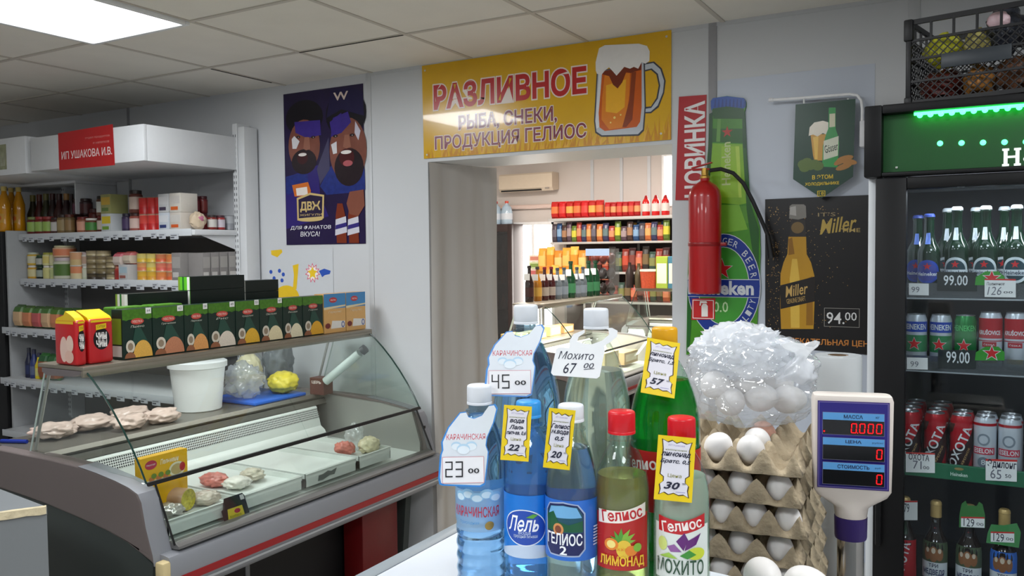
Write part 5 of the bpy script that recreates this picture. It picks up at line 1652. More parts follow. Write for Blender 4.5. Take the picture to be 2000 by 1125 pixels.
for col, row in ((1, 0), (2, 0), (1, 1), (1, 2)):
    p = cell(0, col, row) + Vector((0, 0, 0.006))
    egg(p, {(1, 0): 'white egg at the front edge of the top tray, right one', (2, 0): 'white egg at the front edge of the top tray, left one', (1, 1): 'white egg in the second row of the top tray behind the right front egg', (1, 2): 'pinkish egg in the third row of the top tray'}[(col, row)], 1 if (col, row) == (1, 2) else 0, (0.9, 0.3 * (col - 1.5), 0.3 * col), 0.96)
for i in range(1, 7):
    for col in range(3):
        p = cell(i, col, 0)
        egg(p + Vector((0, 0.004 if i % 2 else -0.002, -0.004)), '%s egg, %s, front row of the %s tray from the top' % ('brown' if i >= 5 else 'white', RN[col], ORD[i]), 1 if i >= 5 else 0, (0.15, 0.1 * (col - 1), 0), 0.90)
# loose eggs at the front
for k, (x, y) in enumerate(((1491, 1101), (1577, 1117))):
    p = at(x, y + 26, Z=CZ + 0.0225)
    egg((p.x, p.y, CZ + 0.0225), ['loose white egg lying on the counter, left one', 'loose white egg lying on the counter, right one'][k], 0, (R(90), 0, 0.6 + k), 1.0, 'loose eggs on the counter')

# ---- bag of eggs on the top tray
FILMW = GL('thin_white_film', (252, 253, 254), 1.0, extra=0.26, ecol=(244, 246, 250), base=0.08)
FILMT = GL('gathered_white_film', (246, 248, 250), 1.0, extra=0.78, ecol=(246, 248, 252), base=0.07)
bc = Vector((-0.353, 1.440, RIM + 0.072))
bm = bmesh.new()
bmesh.ops.create_icosphere(bm, subdivisions=6, radius=1)
vs = []
for v0 in bm.verts:
    p = v0.co.normalized()
    n1 = noise.noise(p * 2.2 + Vector((4, 1, 7)))
    rg = 1 - abs(noise.noise(p * 3.4 + Vector((1, 8, 2))))
    rg2 = 1 - abs(noise.noise(p * 9 + Vector((7, 3, 5))))
    k = 1 + 0.16 * n1 + 0.13 * (rg ** 2 - 0.5) + 0.030 * (rg2 ** 3 - 0.5)
    q = Vector((p.x * 0.106 * k, p.y * 0.105 * k, p.z * 0.086 * k))
    if q.z < -0.06:
        q.z = -0.06 + (q.z + 0.06) * 0.15
    if p.z > 0.3:
        q.x -= 0.012 * (p.z - 0.3)
        if p.x > 0.35:
            q.x += 0.03 * (p.z - 0.3) * p.x
    vs.append(q + bc)
fs = [[v0.index for v0 in f.verts] for f in bm.faces]
bm.free()
b = MB().add(vs, fs, FILMW)
t = thing('egg_bag', 'crumpled clear plastic bag of white eggs on top of the egg trays', 'bag', bc)
o = b.obj('bag_film', t, ang=80)
o.data.transform(Matrix.Translation(-bc))
# gathered milky upper part
b = MB()
bm = bmesh.new()
bmesh.ops.create_icosphere(bm, subdivisions=5, radius=1)
vs = []
for v0 in bm.verts:
    p = v0.co.normalized()
    rg = 1 - abs(noise.noise(p * 3.0 + Vector((2, 5, 9))))
    rg2 = 1 - abs(noise.noise(p * 7.0 + Vector((6, 1, 3))))
    k = 1 + 0.34 * (rg ** 2 - 0.55) + 0.10 * (rg2 ** 2 - 0.5)
    vs.append(Vector((-0.014 + p.x * 0.078 * k, p.y * 0.07 * k, 0.052 + p.z * 0.046 * k)))
b.add(vs, [[v0.index for v0 in f.verts] for f in bm.faces], FILMT)
bm.free()
b.obj('gathered_top', t, ang=80)
# twisted ear of the bag on the right
tp = [(0.078, -0.03, 0.012), (0.088, -0.04, 0.028), (0.092, -0.05, 0.048), (0.098, -0.048, 0.066), (0.090, -0.055, 0.078)]
b = MB()
pts = [Vector(p) for p in tp]
def ear(u, v_):
    i = min(int(v_ * 4), 3)
    f = v_ * 4 - i
    p = pts[i].lerp(pts[i + 1], f)
    a = 2 * math.pi * u
    r0 = 0.022 * (0.5 + 0.5 * math.sin(v_ * 7 + 0.6)) + 0.009
    r0 *= 1 + 0.35 * noise.noise(Vector((math.cos(a) * 2, math.sin(a) * 2, v_ * 6)))
    return p + Vector((r0 * math.cos(a), r0 * math.sin(a), 0.004 * math.sin(3 * a)))
b.grid(ear, 28, 24, FILMT)
b.obj('bag_ear', t, ang=80, outward=False)
ep = [((1425, 783), 1.405, 'nearest'), ((1487, 776), 1.41, 'in the middle'), ((1542, 780), 1.43, 'on the right'), ((1398, 752), 1.41, 'on the left'), ((1450, 742), 1.43, 'at the back'), ((1515, 748), 1.46, 'at the back right')]
for k, (q, z, w_) in enumerate(ep):
    p = dep(*q, z)
    p.z = max(p.z, RIM + 0.026)
    egg(p, 'white egg inside the plastic bag, ' + w_, 0, (R(70 + 10 * k), 0.3 * k, k * 1.1), 1.08, 'eggs in the plastic bag')

# ---- shop scale
t = thing('shop_scale', 'cream shop scale with a blue customer display on a chrome pole', 'scale', (-0.185, 1.435, WTZ))
CRM = M('scale_cream', (214, 204, 196), 0.42, nz=0.03)
PURP = M('scale_purple', (52, 34, 100), 0.4)
MB().box((-0.035, -0.10, 0.0), (0.25, 0.16, 0.07), CRM, 0.012, 3).obj('scale_body', t)
MB().box((-0.025, -0.05, 0.072), (0.24, 0.15, 0.080), STEEL, 0.003).obj('weighing_plate', t)
for_pole = at(1661, 1090, Y=1.36)
bx, by = for_pole.x + 0.185, -0.075
MB().lathe([(0.0195, 0.0), (0.0195, 0.235)], M('chrome', (190, 186, 182), 0.16, metal=1.0), 28, c=(bx, by, 0.0)).obj('pole', t)
zc = at(1661, 1050, Y=1.36).z - WTZ
MB().lathe([(0.0, zc), (0.0225, zc), (0.0235, zc + 0.004), (0.0240, zc + 0.034), (0.0, zc + 0.034)], PURP, 28, c=(bx, by, 0)).obj('collar', t)
zh = zc + 0.0345
ang = R(14)
hm = Matrix.Rotation(ang, 3, 'Z')
b = MB()
def ring(z, w_, d, k=0.3, n=28):
    """rounded rectangle cross-section"""
    out = []
    for i in range(n):
        a = 2 * math.pi * i / n
        ca, sa = math.cos(a), math.sin(a)
        x = w_ / 2 * math.copysign(abs(ca) ** k, ca)
        y = d / 2 * math.copysign(abs(sa) ** k, sa)
        out.append(hm @ Vector((x, y, 0)) + Vector((bx, by, z)))
    return out
secs = [(zh, 0.046, 0.046, 1.0), (zh + 0.016, 0.050, 0.046, 0.8), (zh + 0.020, 0.058, 0.044, 0.6), (zh + 0.034, 0.100, 0.042, 0.3), (zh + 0.043, 0.111, 0.042, 0.25), (zh + 0.10, 0.113, 0.042, 0.22), (zh + 0.180, 0.115, 0.042, 0.22), (zh + 0.187, 0.111, 0.038, 0.25), (zh + 0.1885, 0.104, 0.03, 0.3)]
n = 28
vs = [p for s_ in secs for p in ring(*s_[:3], s_[3])]
fs = [[j * n + i, j * n + (i + 1) % n, (j + 1) * n + (i + 1) % n, (j + 1) * n + i] for j in range(len(secs) - 1) for i in range(n)]
fs += [list(range(n))[::-1], [(len(secs) - 1) * n + i for i in range(n)]]
b.add(vs, fs, CRM)
b.obj('display_housing', t, ang=40)
S = Pl(hm @ Vector((0, -0.0212, 0)) + Vector((bx, by, zh)), hm @ Vector((1, 0, 0)), (0, 0, 1))
D = Dec(S, h=0.0003, step=0.00012)
y0, y1, hw = 0.047, 0.180, 0.0505
D.rect(-hw, y0, hw, y1, P(60, 40, 120, 0.25))
D.rect(-hw + 0.0015, y0 + 0.0015, hw - 0.0015, y1 - 0.0015, P(120, 110, 170, 0.25))
D.rect(-hw + 0.0025, y0 + 0.0025, hw - 0.0025, y1 - 0.0025, P(42, 34, 128, 0.25))
LEDR = M('led_red', (232, 18, 26), 0.4, emit=0.75)
CYB = P(92, 160, 220, 0.3)
for k, (nm, un, dg) in enumerate((('МАССА', 'кг', '0.000'), ('ЦЕНА', 'руб/кг', '0'), ('СТОИМОСТЬ', 'руб', '0'))):
    yb = y1 - 0.050 - k * 0.0375
    D.rect(-0.0435, yb - 0.001, 0.0435, yb + 0.033, P(126, 126, 150, 0.3))
    D.rect(-0.043, yb - 0.0005, 0.043, yb + 0.0215, P(8, 8, 12, 0.15))
    D.rect(-0.043, yb + 0.0215, 0.043, yb + 0.0325, CYB)
    D.text(nm, 0.0, yb + 0.027, 0.006 * len(nm) * 0.75 + 0.004, 0.0055, P(24, 30, 70, 0.4), bold=0.02)
    D.text(un, 0.034, yb + 0.027, 0.0026 * len(un), 0.003, P(24, 30, 70, 0.4))
    # seven-bar digits
    x = 0.0400
    for ch in reversed(dg):
        if ch == '.':
            D.rect(x + 0.0005, yb + 0.0025, x + 0.0020, yb + 0.0042, LEDR)
            continue
        w_, h_ = 0.0085, 0.0155
        xa, ya = x - w_, yb + 0.0026
        for u0, v0, u1, v1 in ((0.001, 0, w_ - 0.001, 0.0017), (0.001, h_ - 0.0017, w_ - 0.001, h_), (0, 0.0012, 0.0017, h_ / 2 - 0.0004), (0, h_ / 2 + 0.0004, 0.0017, h_ - 0.0012), (w_ - 0.0017, 0.0012, w_, h_ / 2 - 0.0004), (w_ - 0.0017, h_ / 2 + 0.0004, w_, h_ - 0.0012)):
            D.rect(xa + u0 + v0 * 0.06, ya + v0, xa + u1 + v0 * 0.06, ya + v1, LEDR)
        x -= 0.0118
    if k == 0:
        D.rect(-0.0425, yb + 0.003, -0.0402, yb + 0.0055, LEDR)
D.obj('display_panel', t)
# ---- roll of clear film standing behind the scale
p = at(1637, 693, Y=1.635)
t = thing('film_roll', 'tall roll of clear wrapping film standing behind the scale', 'roll', (p.x, 1.635, WTZ))
hr = p.z - WTZ
MB().lathe([(0.018, 0.0), (0.0405, 0.0), (0.0415, 0.003), (0.0415, hr - 0.003), (0.0405, hr), (0.018, hr)], M('clear_film_roll', (206, 210, 212), 0.22, trans=0.25, nz=0.05, ns=12), 40, cap=False).obj('film', t)
MB().lathe([(0.0145, 0.0), (0.0175, 0.0), (0.0175, hr - 0.001), (0.0145, hr - 0.001)], P(160, 130, 96), 28, cap=False).obj('core_tube', t)

# ================================================================== drinks fridge
FX0, FX1, FYF, FYB, FZ = -0.302, 0.72, 2.61, 3.27, 2.0
FRB = M('fridge_black', (12, 12, 14), 0.5, nz=0.05, spec=0.3)
FRW = M('fridge_white', (222, 226, 230), 0.4, nz=0.03)
t = FRIDGE = thing('drinks_fridge', 'tall drinks fridge with black glass door and lit green header', 'fridge', (FX0, FYF, 0))
W_ = FX1 - FX0
b = MB()
for lo, hi in (((0, 0.012, 0.08), (0.03, 0.66, 1.80)), ((W_ - 0.03, 0.012, 0.08), (W_, 0.66, 1.80)), ((0.03, 0.62, 0.08), (W_ - 0.03, 0.66, 1.80)), ((0.03, 0.012, 0.08), (W_ - 0.03, 0.62, 0.14)), ((0.0, 0.012, 1.80), (W_, 0.66, 1.985))):
    b.box(lo, hi, FRW, 0.003)
b.obj('cabinet', t)
b = MB().box((0.031, 0.60, 0.15), (W_ - 0.031, 0.617, 1.79), M('fridge_liner', (60, 62, 70), 0.5, nz=0.06))
b.obj('back_liner', t)
MB().box((0.02, 0.05, 0.0), (W_ - 0.02, 0.64, 0.078), BLACK).obj('base', t)
# header light box
hd = MB()
for lo, hi in (((-0.006, -0.045, 1.80), (0.040, 0.012, 2.0)), ((W_ - 0.04, -0.045, 1.80), (W_ + 0.006, 0.012, 2.0)), ((0.04, -0.045, 1.975), (W_ - 0.04, 0.012, 2.0)), ((0.04, -0.045, 1.80), (W_ - 0.04, 0.012, 1.812)), ((0.04, 0.0, 1.81), (W_ - 0.04, 0.011, 1.976))):
    hd.box(lo, hi, FRB, 0.004)
hd.box((-0.004, 0.013, 1.986), (W_ + 0.004, 0.66, 2.0), FRB, 0.002)
hd = hd.obj('header', t)
MB().box((0.041, -0.012, 1.813), (W_ - 0.041, -0.001, 1.974), M('header_green', (3, 72, 22), 0.5, nz=0.04)).obj('green_panel', hd)
MB().box((0.12, -0.034, 1.966), (W_ - 0.12, -0.022, 1.973), M('led_green', (50, 255, 100), 0.3, emit=10)).obj('led_strip', hd)
pl = wall(FYF - 0.013)
LED = M('led_green_spot', (70, 255, 140), 0.3, emit=5)
sp = None
for i, x in enumerate((1836, 1878, 1920, 1962, 2004)):
    u, v_ = pl.uv(x, 280 - i * 0.8)
    if sp is None:
        sp = MB().lathe([(0.0, 0.0), (0.0075, 0.0), (0.0055, 0.003), (0.0, 0.0045)], LED, 14, mt=Matrix.Rotation(math.pi / 2, 3, 'X')).obj('led', hd)
        o = sp
    else:
        o = sp.copy()
        COL.objects.link(o)
        o.parent = hd
    o.location = (u - FX0, -0.0125, v_)
for i in range(15):
    o = sp.copy()
    COL.objects.link(o)
    o.parent = hd
    o.location = (0.135 + i * 0.026, -0.034, 1.964)
D = Dec(Pl((0, -0.0126, 0), (1, 0, 0), (0, 0, 1)), h=0.0006)
a = pl.uv(1957, 325)
b_ = pl.uv(2000, 288)
hh = b_[1] - a[1]
HL = M('header_letter_white', (240, 246, 242), 0.3, emit=0.5)
hx, hz = a[0] - FX0, a[1]
for du in (0.0, 0.027):                              # slab-serif H
    D.rect(hx + du + 0.0035, hz, hx + du + 0.0125, hz + hh, HL)
    D.rect(hx + du, hz, hx + du + 0.016, hz + 0.006, HL)
    D.rect(hx + du, hz + hh - 0.006, hx + du + 0.016, hz + hh, HL)
D.rect(hx + 0.010, hz + hh * 0.45, hx + 0.034, hz + hh * 0.58, HL)
D.text('eineken', hx + 0.178, hz + hh / 2, 0.255, hh, HL, bold=0.03)
D.obj('lettering', hd)
MB().box((0.073, -0.016, 1.823), (0.079, -0.0125, 1.829), STEEL, 0.001).obj('screw', hd)
# door
b = MB()
dz0, dz1 = 0.14, 1.797
for lo, hi in (((0.024, -0.035, dz0), (0.104, 0.008, dz1)), ((W_ - 0.08, -0.035, dz0), (W_ - 0.012, 0.008, dz1)), ((0.104, -0.035, 1.764), (W_ - 0.08, 0.008, dz1)), ((0.104, -0.035, dz0), (W_ - 0.08, 0.008, 0.22))):
    b.box(lo, hi, FRB, 0.004)
door = b.obj('door', t)
MB().box((0.100, -0.012, 0.215), (W_ - 0.076, -0.008, 1.768), GL('fridge_glass', (240, 244, 246), 0.8, base=0.035)).obj('glass', door)
MB().box((0.032, -0.052, 0.75), (0.048, -0.036, 1.15), FRB, 0.005).obj('handle', door)
area('fridge_lamp', (0.16, 2.665, 1.775), 0.6, 3.0, (0.9, 0.95, 1.0), sy=0.04)
MB().box((0.11, 0.04, 1.782), (W_ - 0.09, 0.07, 1.792), M('lamp_tube', (240, 246, 255), 0.3, emit=1.5)).obj('lamp_tube', t)
SH = {1: 1.466, 2: 1.258, 3: 0.955, 4: 0.600, 5: 0.30}
SHM = GL('shelf_plate', (170, 176, 180), 0.8, extra=0.35, ecol=(150, 154, 160), base=0.05)
RAIL = GL('clear_rail', (190, 196, 198), 1.0, extra=0.22, ecol=(170, 176, 180), base=0.06)
for k, z in SH.items():
    s_ = MB().box((0.034, 0.05, z - 0.010), (W_ - 0.034, 0.598, z - 0.001), SHM).obj('shelf', t)
    b = MB()
    if k == 3:
        b.box((0.034, 0.036, z - 0.012), (W_ - 0.034, 0.046, z + 0.032), M('rail_green', (34, 104, 72), 0.35, nz=0.05), 0.002)
        D = Dec(Pl((0, 0.036, 0), (1, 0, 0), (0, 0, 1)), h=0.0005)
        for x in (1873, 2040):
            u, _v = wall(FYF + 0.036).uv(x, 920)
            D.text('Heineken', u - FX0, z + 0.006, 0.042, 0.010, P(200, 220, 206, 0.4), bold=0.02)
            D.ell(u - FX0, z + 0.022, 0.012, 0.004, P(150, 130, 80, 0.4), 12)
        merge(b, D)
    else:
        b.box((0.034, 0.040, z - 0.012), (W_ - 0.034, 0.043, z + 0.034), RAIL)
        b.box((0.034, 0.036, z - 0.013), (W_ - 0.034, 0.046, z - 0.009), P(150, 156, 160, 0.3), 0.001)
    b.obj('front_rail', s_, smooth=False)

# ---- cans and bottles inside
ALU = M('can_aluminium', (190, 192, 196), 0.28, metal=0.85)
def can_proto(label, name, h, r, body, draw):
    t = thing(name, label, 'can')
    MB().lathe([(0.0, 0.002), (r * 0.75, 0.0), (r * 0.84, 0.002), (r, 0.012), (r, h - 0.016), (r * 0.84, h - 0.002)], [ALU, ALU, ALU, body, body], 32, cap=False).obj('body', t)
    MB().lathe([(r * 0.84, h - 0.002), (r * 0.86, h - 0.0005), (r * 0.84, h + 0.0005), (r * 0.78, h - 0.004), (0.0, h - 0.004)], ALU, 32, cap=False).box((-0.005, -0.012, h - 0.004), (0.005, 0.006, h - 0.002), ALU, 0.0005).obj('lid', t)
    D = Dec(Cy(r), h=0.0004, step=0.00012, thr=0.005)
    draw(D, h, r)
    D.obj('artwork', t, smooth=True, ang=60)
    return t
HB, HG = P(40, 74, 176, 0.28), M('can_green', (22, 128, 58), 0.26, metal=0.35, nz=0.05)
CWH = M('can_white', (206, 212, 220), 0.28, metal=0.3, nz=0.04)
CRD = M('can_red', (186, 26, 40), 0.28, metal=0.25, nz=0.05)
SR, SW = P(206, 40, 44, 0.3), P(226, 230, 232, 0.3)
def wrap(D, v0, v1, mat, u=None):
    r = D.S.r0
    D.h += D.step
    h = D.h
    u = u or math.pi * r
    D.grid(lambda a, b_: D.S(-u + 2 * u * a, v0 + (v1 - v0) * b_, h), 36, 1, mat)
def d_h00(D, h, r):
    wrap(D, h * 0.66, h * 0.86, HB)
    wrap(D, h * 0.10, h * 0.20, HB)
    wrap(D, h * 0.28, h * 0.60, M('can_green2', (60, 140, 90), 0.28, metal=0.3))
    D.text('HEINEKEN', 0.0, h * 0.76, 0.066, h * 0.10, SW, bold=0.02)
    D.star(0, h * 0.43, 0.021, SW)
    D.star(0, h * 0.43, 0.0185, SR)
def d_h(D, h, r):
    D.text('HEINEKEN', 0.0, h * 0.76, 0.066, h * 0.10, P(90, 190, 110, 0.3), bold=0.02)
    D.star(0, h * 0.43, 0.021, SW)
    D.star(0, h * 0.43, 0.0185, SR)
def d_kr(D, h, r):
    wrap(D, h * 0.55, h * 0.90, CRD)
    wrap(D, h * 0.50, h * 0.515, CRD)
    D.text('KRUŠOVICE', 0.0, h * 0.66, 0.058, h * 0.09, SW, bold=0.02)
    D.rect(-0.018, h * 0.40, 0.018, h * 0.49, P(176, 40, 52, 0.3))
    D.text('ČESKÁ', 0.0, h * 0.445, 0.028, h * 0.035, SW)
    D.rect(-0.02, h * 0.12, 0.02, h * 0.2, P(190, 160, 90, 0.3))
def d_ox(D, h, r):
    D.poly([(-0.05, h * 0.12), (0.02, h * 0.12), (0.05, h * 0.5), (0.05, h * 0.86), (0.012, h * 0.5), (-0.05, h * 0.30)], P(40, 16, 18, 0.3))
    D.poly([(-0.05, h * 0.62), (-0.02, h * 0.72), (-0.012, h * 0.86), (-0.05, h * 0.86)], P(70, 40, 30, 0.3))
    D.text('ОХОТА', 0.0, h * 0.47, h * 0.74, 0.024, SW, bold=0.02, rot=1.18)
    D.text('КРЕПКОЕ', 0.016, h * 0.32, h * 0.3, 0.006, P(220, 180, 120, 0.3), rot=1.18)
def d_wh(D, h, r):
    wrap(D, h * 0.86, h * 0.905, CRD)
    wrap(D, h * 0.38, h * 0.50, P(196, 60, 80, 0.3), 0.03)
    D.text('ESELON', 0.0, h * 0.44, 0.05, h * 0.075, SW, bold=0.02)
    D.ell(0, h * 0.63, 0.016, h * 0.10, P(130, 140, 150, 0.3), 20)
    D.ell(0, h * 0.63, 0.011, h * 0.07, P(190, 196, 204, 0.3), 18)
    D.ell(0, h * 0.25, 0.014, h * 0.09, P(110, 120, 130, 0.3), 18)
    D.text('8', 0, h * 0.25, 0.010, h * 0.09, SW)
used = {}
def place(proto, x, y, z, label, rz=0.0, group=None):
    if proto.name not in used:
        o = proto
        used[proto.name] = 1
        o.location = (x, y, z)
        o.rotation_euler.z = rz
        o['label'] = label
    else:
        o = copy_tree(proto, (x, y, z), rz, label)
    if group:
        o['group'] = group
    return o
k00 = can_proto('', 'drink_can', 0.150, 0.0285, CWH, d_h00)
kh = can_proto('', 'drink_can', 0.150, 0.0285, HG, d_h)
kk = can_proto('', 'drink_can', 0.160, 0.0290, CWH, d_kr)
ko = can_proto('', 'drink_can', 0.168, 0.0290, CRD, d_ox)
kw = can_proto('', 'drink_can', 0.168, 0.0290, CWH, d_wh)
G2, G3 = 'cans on the upper can shelf of the fridge', 'cans on the lower can shelf of the fridge'
for kind, x, l in ((k00, 1789, 'blue white can with red star, at the fridge door edge'), (k00, 1837, 'blue white can with red star, second from the door edge'), (kh, 1885, 'green can with a red star on the upper can shelf'), (kk, 1934, 'red and white can beside the green can'), (kk, 1984, 'red and white can, second from the green can')):
    p = at(x, 700, Y=2.70)
    place(kind, p.x, 2.70, SH[2], l, -0.12, G2)
CX = (1776, 1826, 1877, 1923, 1972)
for j, x in enumerate(CX):
    p = at(x, 900, Y=2.70)
    for rr in range(4 if j < 2 else 2):
        kind = ko if j < 3 else kw
        l = ('red dark can' if j < 3 else 'silver white can') + ', %s column from the door edge, ' % ORD[j] + ['front row', 'second row', 'third row', 'fourth row'][rr] + ', lower can shelf'
        place(kind, p.x + 0.004 * rr * (1 if j else 0.5), 2.70 + 0.064 * rr, SH[3], l, -0.12, G3)
def beer_bottle(name, H, r, glass, capm, draw, foil=None):
    t = thing(name, '', 'bottle')
    sh = H * 0.50
    pr = [(0.0, 0.003), (r * 0.9, 0.0), (r, 0.006), (r, sh)]
    for i in range(1, 11):
        g = i / 10
        pr.append((0.0135 + (r - 0.0135) * (0.5 + 0.5 * math.cos(math.pi * g)) ** 1.1, sh + (H * 0.74 - sh) * g))
    pr += [(0.0128, H * 0.93), (0.0142, H * 0.935), (0.0142, H * 0.955), (0.0128, H * 0.96)]
    MB().lathe(pr, glass, 32).obj('glass', t, ang=50)
    MB().lathe([(0.0142, H * 0.955), (0.0155, H * 0.958), (0.0145, H * 0.985), (0.011, H), (0.0, H)], capm, 24, cap=False).obj('cap', t)
    f = rad([(a, b_) for a, b_ in pr])
    D = Dec(Cy(f), h=0.0005, step=0.00012, thr=0.005)
    D.S.r0 = r
    draw(D, H, r)
    D.obj('label', t, smooth=True, ang=60)
    if foil:
        MB().lathe([(0.0150, H * 0.82), (0.0148, H * 0.955)], foil, 24, cap=False).obj('neck_foil', t)
    return t
def d_hb(blue):
    def d(D, H, r):
        c0 = HB if blue else P(196, 206, 210, 0.3)
        D.ell(0, H * 0.28, r * 1.15, H * 0.145, c0, 28)
        D.ell(0, H * 0.28, r * 0.9, H * 0.115, P(30, 60, 70, 0.3) if not blue else P(60, 70, 150, 0.3), 24)
        D.rect(-r * 1.2, H * 0.22, r * 1.2, H * 0.285, P(206, 214, 220, 0.3) if not blue else P(44, 60, 150, 0.3))
        D.text('Heineken', 0, H * 0.253, r * 1.9, H * 0.045, P(40, 60, 80, 0.3) if not blue else SW, bold=0.02)
        D.star(0, H * 0.345, 0.011, SR)
        D.rect(-0.010, H * 0.62, 0.010, H * 0.76, P(190, 200, 206, 0.3) if not blue else P(110, 140, 220, 0.3))
    return d
def d_bear(bg, tri):
    def d(D, H, r):
        D.rect(-r * 1.4, H * 0.10, r * 1.4, H * 0.56, bg)
        for u, s_ in ((-0.016, 0.9), (0.0, 1.1), (0.016, 0.9)):
            D.ell(u, H * 0.43, 0.011 * s_, 0.021 * s_, P(140, 92, 58, 0.4), 14)
            D.ell(u, H * 0.47, 0.005 * s_, 0.008 * s_, P(206, 190, 170, 0.4), 12)
        D.rect(-r * 1.2, H * 0.15, r * 1.2, H * 0.34, P(206, 210, 214, 0.35))
        D.text('ТРИ', 0, H * 0.305, 0.024, H * 0.04, P(30, 40, 70, 0.4), bold=0.02)
        D.text('МЕДВЕДЯ', 0, H * 0.225, 0.058, H * 0.07, P(30, 40, 90, 0.4), bold=0.03)
        D.rect(-0.017, H * 0.66, 0.017, H * 0.76, bg if tri else P(40, 36, 40, 0.3))
        D.rect(-0.017, H * 0.70, 0.017, H * 0.715, P(160, 60, 60, 0.3))
        D.text('ТРИ', 0, H * 0.78, 0.016, H * 0.03, P(190, 196, 200, 0.3))
    return d
def d_oxb(D, H, r):
    D.rect(-r * 1.4, H * 0.08, r * 1.4, H * 0.54, CRD)
    D.text('ОХОТА', 0, H * 0.32, H * 0.40, 0.026, SW, bold=0.02, rot=math.pi / 2 - 0.2)
    D.rect(-0.018, H * 0.60, 0.018, H * 0.74, P(30, 60, 40, 0.3))
GD, GB = M('dark_green_glass', (12, 42, 26), 0.10, nz=0.05, coat=0.8), M('dark_brown_glass', (30, 20, 16), 0.10, nz=0.05, coat=0.5)
GOLDC = M('gold_cap', (206, 172, 110), 0.4, metal=0.25)
b1 = beer_bottle('beer_bottle', 0.232, 0.030, GD, P(60, 80, 160, 0.3), d_hb(True))
b2 = beer_bottle('beer_bottle', 0.250, 0.031, GD, P(190, 196, 200, 0.3), d_hb(False))
b3 = beer_bottle('beer_bottle', 0.262, 0.034, GB, GOLDC, d_bear(P(70, 84, 60, 0.35), False), GOLDC)
b4 = beer_bottle('beer_bottle', 0.262, 0.034, GB, GOLDC, d_bear(P(46, 106, 196, 0.35), True), GOLDC)
b5 = beer_bottle('beer_bottle', 0.262, 0.034, GB, GOLDC, d_oxb, GOLDC)
GT, GBt = 'beer bottles on the top fridge shelf', 'beer bottles on the lowest visible fridge shelf'
for kind, x, l in ((b1, 1814, 'beer bottle with a blue label on the top fridge shelf'), (b2, 1868, 'dark beer bottle with white oval label beside the blue labelled one'), (b2, 1924, 'dark beer bottle with white oval label, third on the top fridge shelf'), (b2, 1984, 'dark beer bottle with white oval label, fourth on the top fridge shelf')):
    p = at(x, 540, Y=2.705)
    place(kind, p.x, 2.705, SH[1], l, -0.1, GT)
for i, x in enumerate((1792, 1850, 1905, 1960)):
    p = at(x, 540, Y=2.80)
    place(b2 if i else b1, p.x, 2.80, SH[1], 'beer bottle in the back row of the top fridge shelf, %s from the door edge' % ORD[i], -0.1, GT)
for kind, x, l in ((b5, 1768, 'dark bottle with a red label on the lowest visible fridge shelf'), (b3, 1829, 'brown beer bottle with bear label beside the red labelled bottle'), (b3, 1895, 'brown beer bottle with bear label wearing a 129 neck tag'), (b4, 1963, 'beer bottle with bright blue bear label')):
    p = at(x, 938, Y=2.71)
    H = 0.262
    z = p.z - H
    place(kind, p.x, 2.71, SH[4], l, -0.12, GBt)
    top = p.z
SH4Z = SH[4]
# price tags and plates on the rails
def rail_tag(label, y, pts, draw, mat=PAPER, name='price_tag', cat='price tag', hh=0.0):
    pl = wall(y)
    b = MB().slab(pl, [pl.uv(*p) for p in pts], -0.0005, 0, mat)
    D = Dec(pl, h=0.0003)
    draw(D)
    merge(b, D)
    return tag(b.obj(name, smooth=False), label, cat)
RDB = P(206, 50, 46, 0.4)
def quad(x0, y0, x1, y1, dy=0.0):
    return [(x0, y1), (x1, y1 + dy), (x1, y0 + dy), (x0, y0)]
def d99(x0, y0, x1, y1):
    def d(D):
        D.tpx('99.00', (x0, y1), (x1, y0), SW, bold=0.01)
    return d
PLT = P(40, 46, 46, 0.3)
rail_tag('dark price plate reading 99.00 on the top fridge rail', 2.648, quad(1830, 531, 1908, 568, 1), d99(1843, 538, 1890, 557), PLT)
rail_tag('dark price plate reading 99.00 above the lower can shelf', 2.648, quad(1832, 683, 1906, 719, 1), d99(1848, 688, 1894, 708), PLT)
for l, y0 in (('green star emblem on the top fridge rail', 543), ('green star emblem on the upper can rail', 690)):
    def d(D, y0=y0):
        u, v_ = D.S.uv(1937, y0)
        D.star(u, v_, 0.024, SW)
        D.star(u, v_, 0.020, SR)
    rail_tag(l, 2.6475, [(1904, y0 + 14), (1962, y0 + 14), (1962, y0 - 2), (1950, y0 - 13), (1925, y0 - 13), (1906, y0 - 2)], d, P(60, 150, 50, 0.3), 'emblem_card', 'card')
def d126(D):
    D.ppx([(1923, 547), (1984, 548), (1984, 545), (1923, 544)], RDB)
    D.tpx('Пшеничное', (1927, 557), (1962, 551), INKB, shear=0.2)
    D.tpx('126', (1928, 576), (1956, 560), P(120, 120, 130, 0.5), shear=0.2)
    D.tpx('00', (1960, 573), (1978, 569), INKB)
rail_tag('white price tag reading 126 on the top fridge rail', 2.643, quad(1923, 544, 1984, 580, 1), d126)
def dl(D):
    D.tpx('99', (1780, 571), (1796, 560), P(110, 110, 120, 0.5))
rail_tag('small pale price tag at the door end of the top fridge rail', 2.643, quad(1775, 553, 1814, 576, 1), dl)
def dl(D):
    D.tpx('99', (1778, 716), (1794, 706), P(110, 110, 120, 0.5))
rail_tag('small pale price tag at the door end of the upper can rail', 2.643, quad(1771, 698, 1812, 721, 1), dl)
def d71(D):
    D.ppx([(1769, 886), (1826, 888), (1826, 885), (1769, 883)], RDB)
    D.tpx('ОХОТА', (1775, 897), (1815, 889), INKB, bold=0.01)
    D.tpx('71', (1783, 915), (1800, 901), P(110, 110, 124, 0.5))
    D.tpx('00', (1803, 916), (1815, 911), INKB)
rail_tag('price tag reading 71 under the red cans', 2.643, quad(1769, 883, 1826, 922, 2), d71)
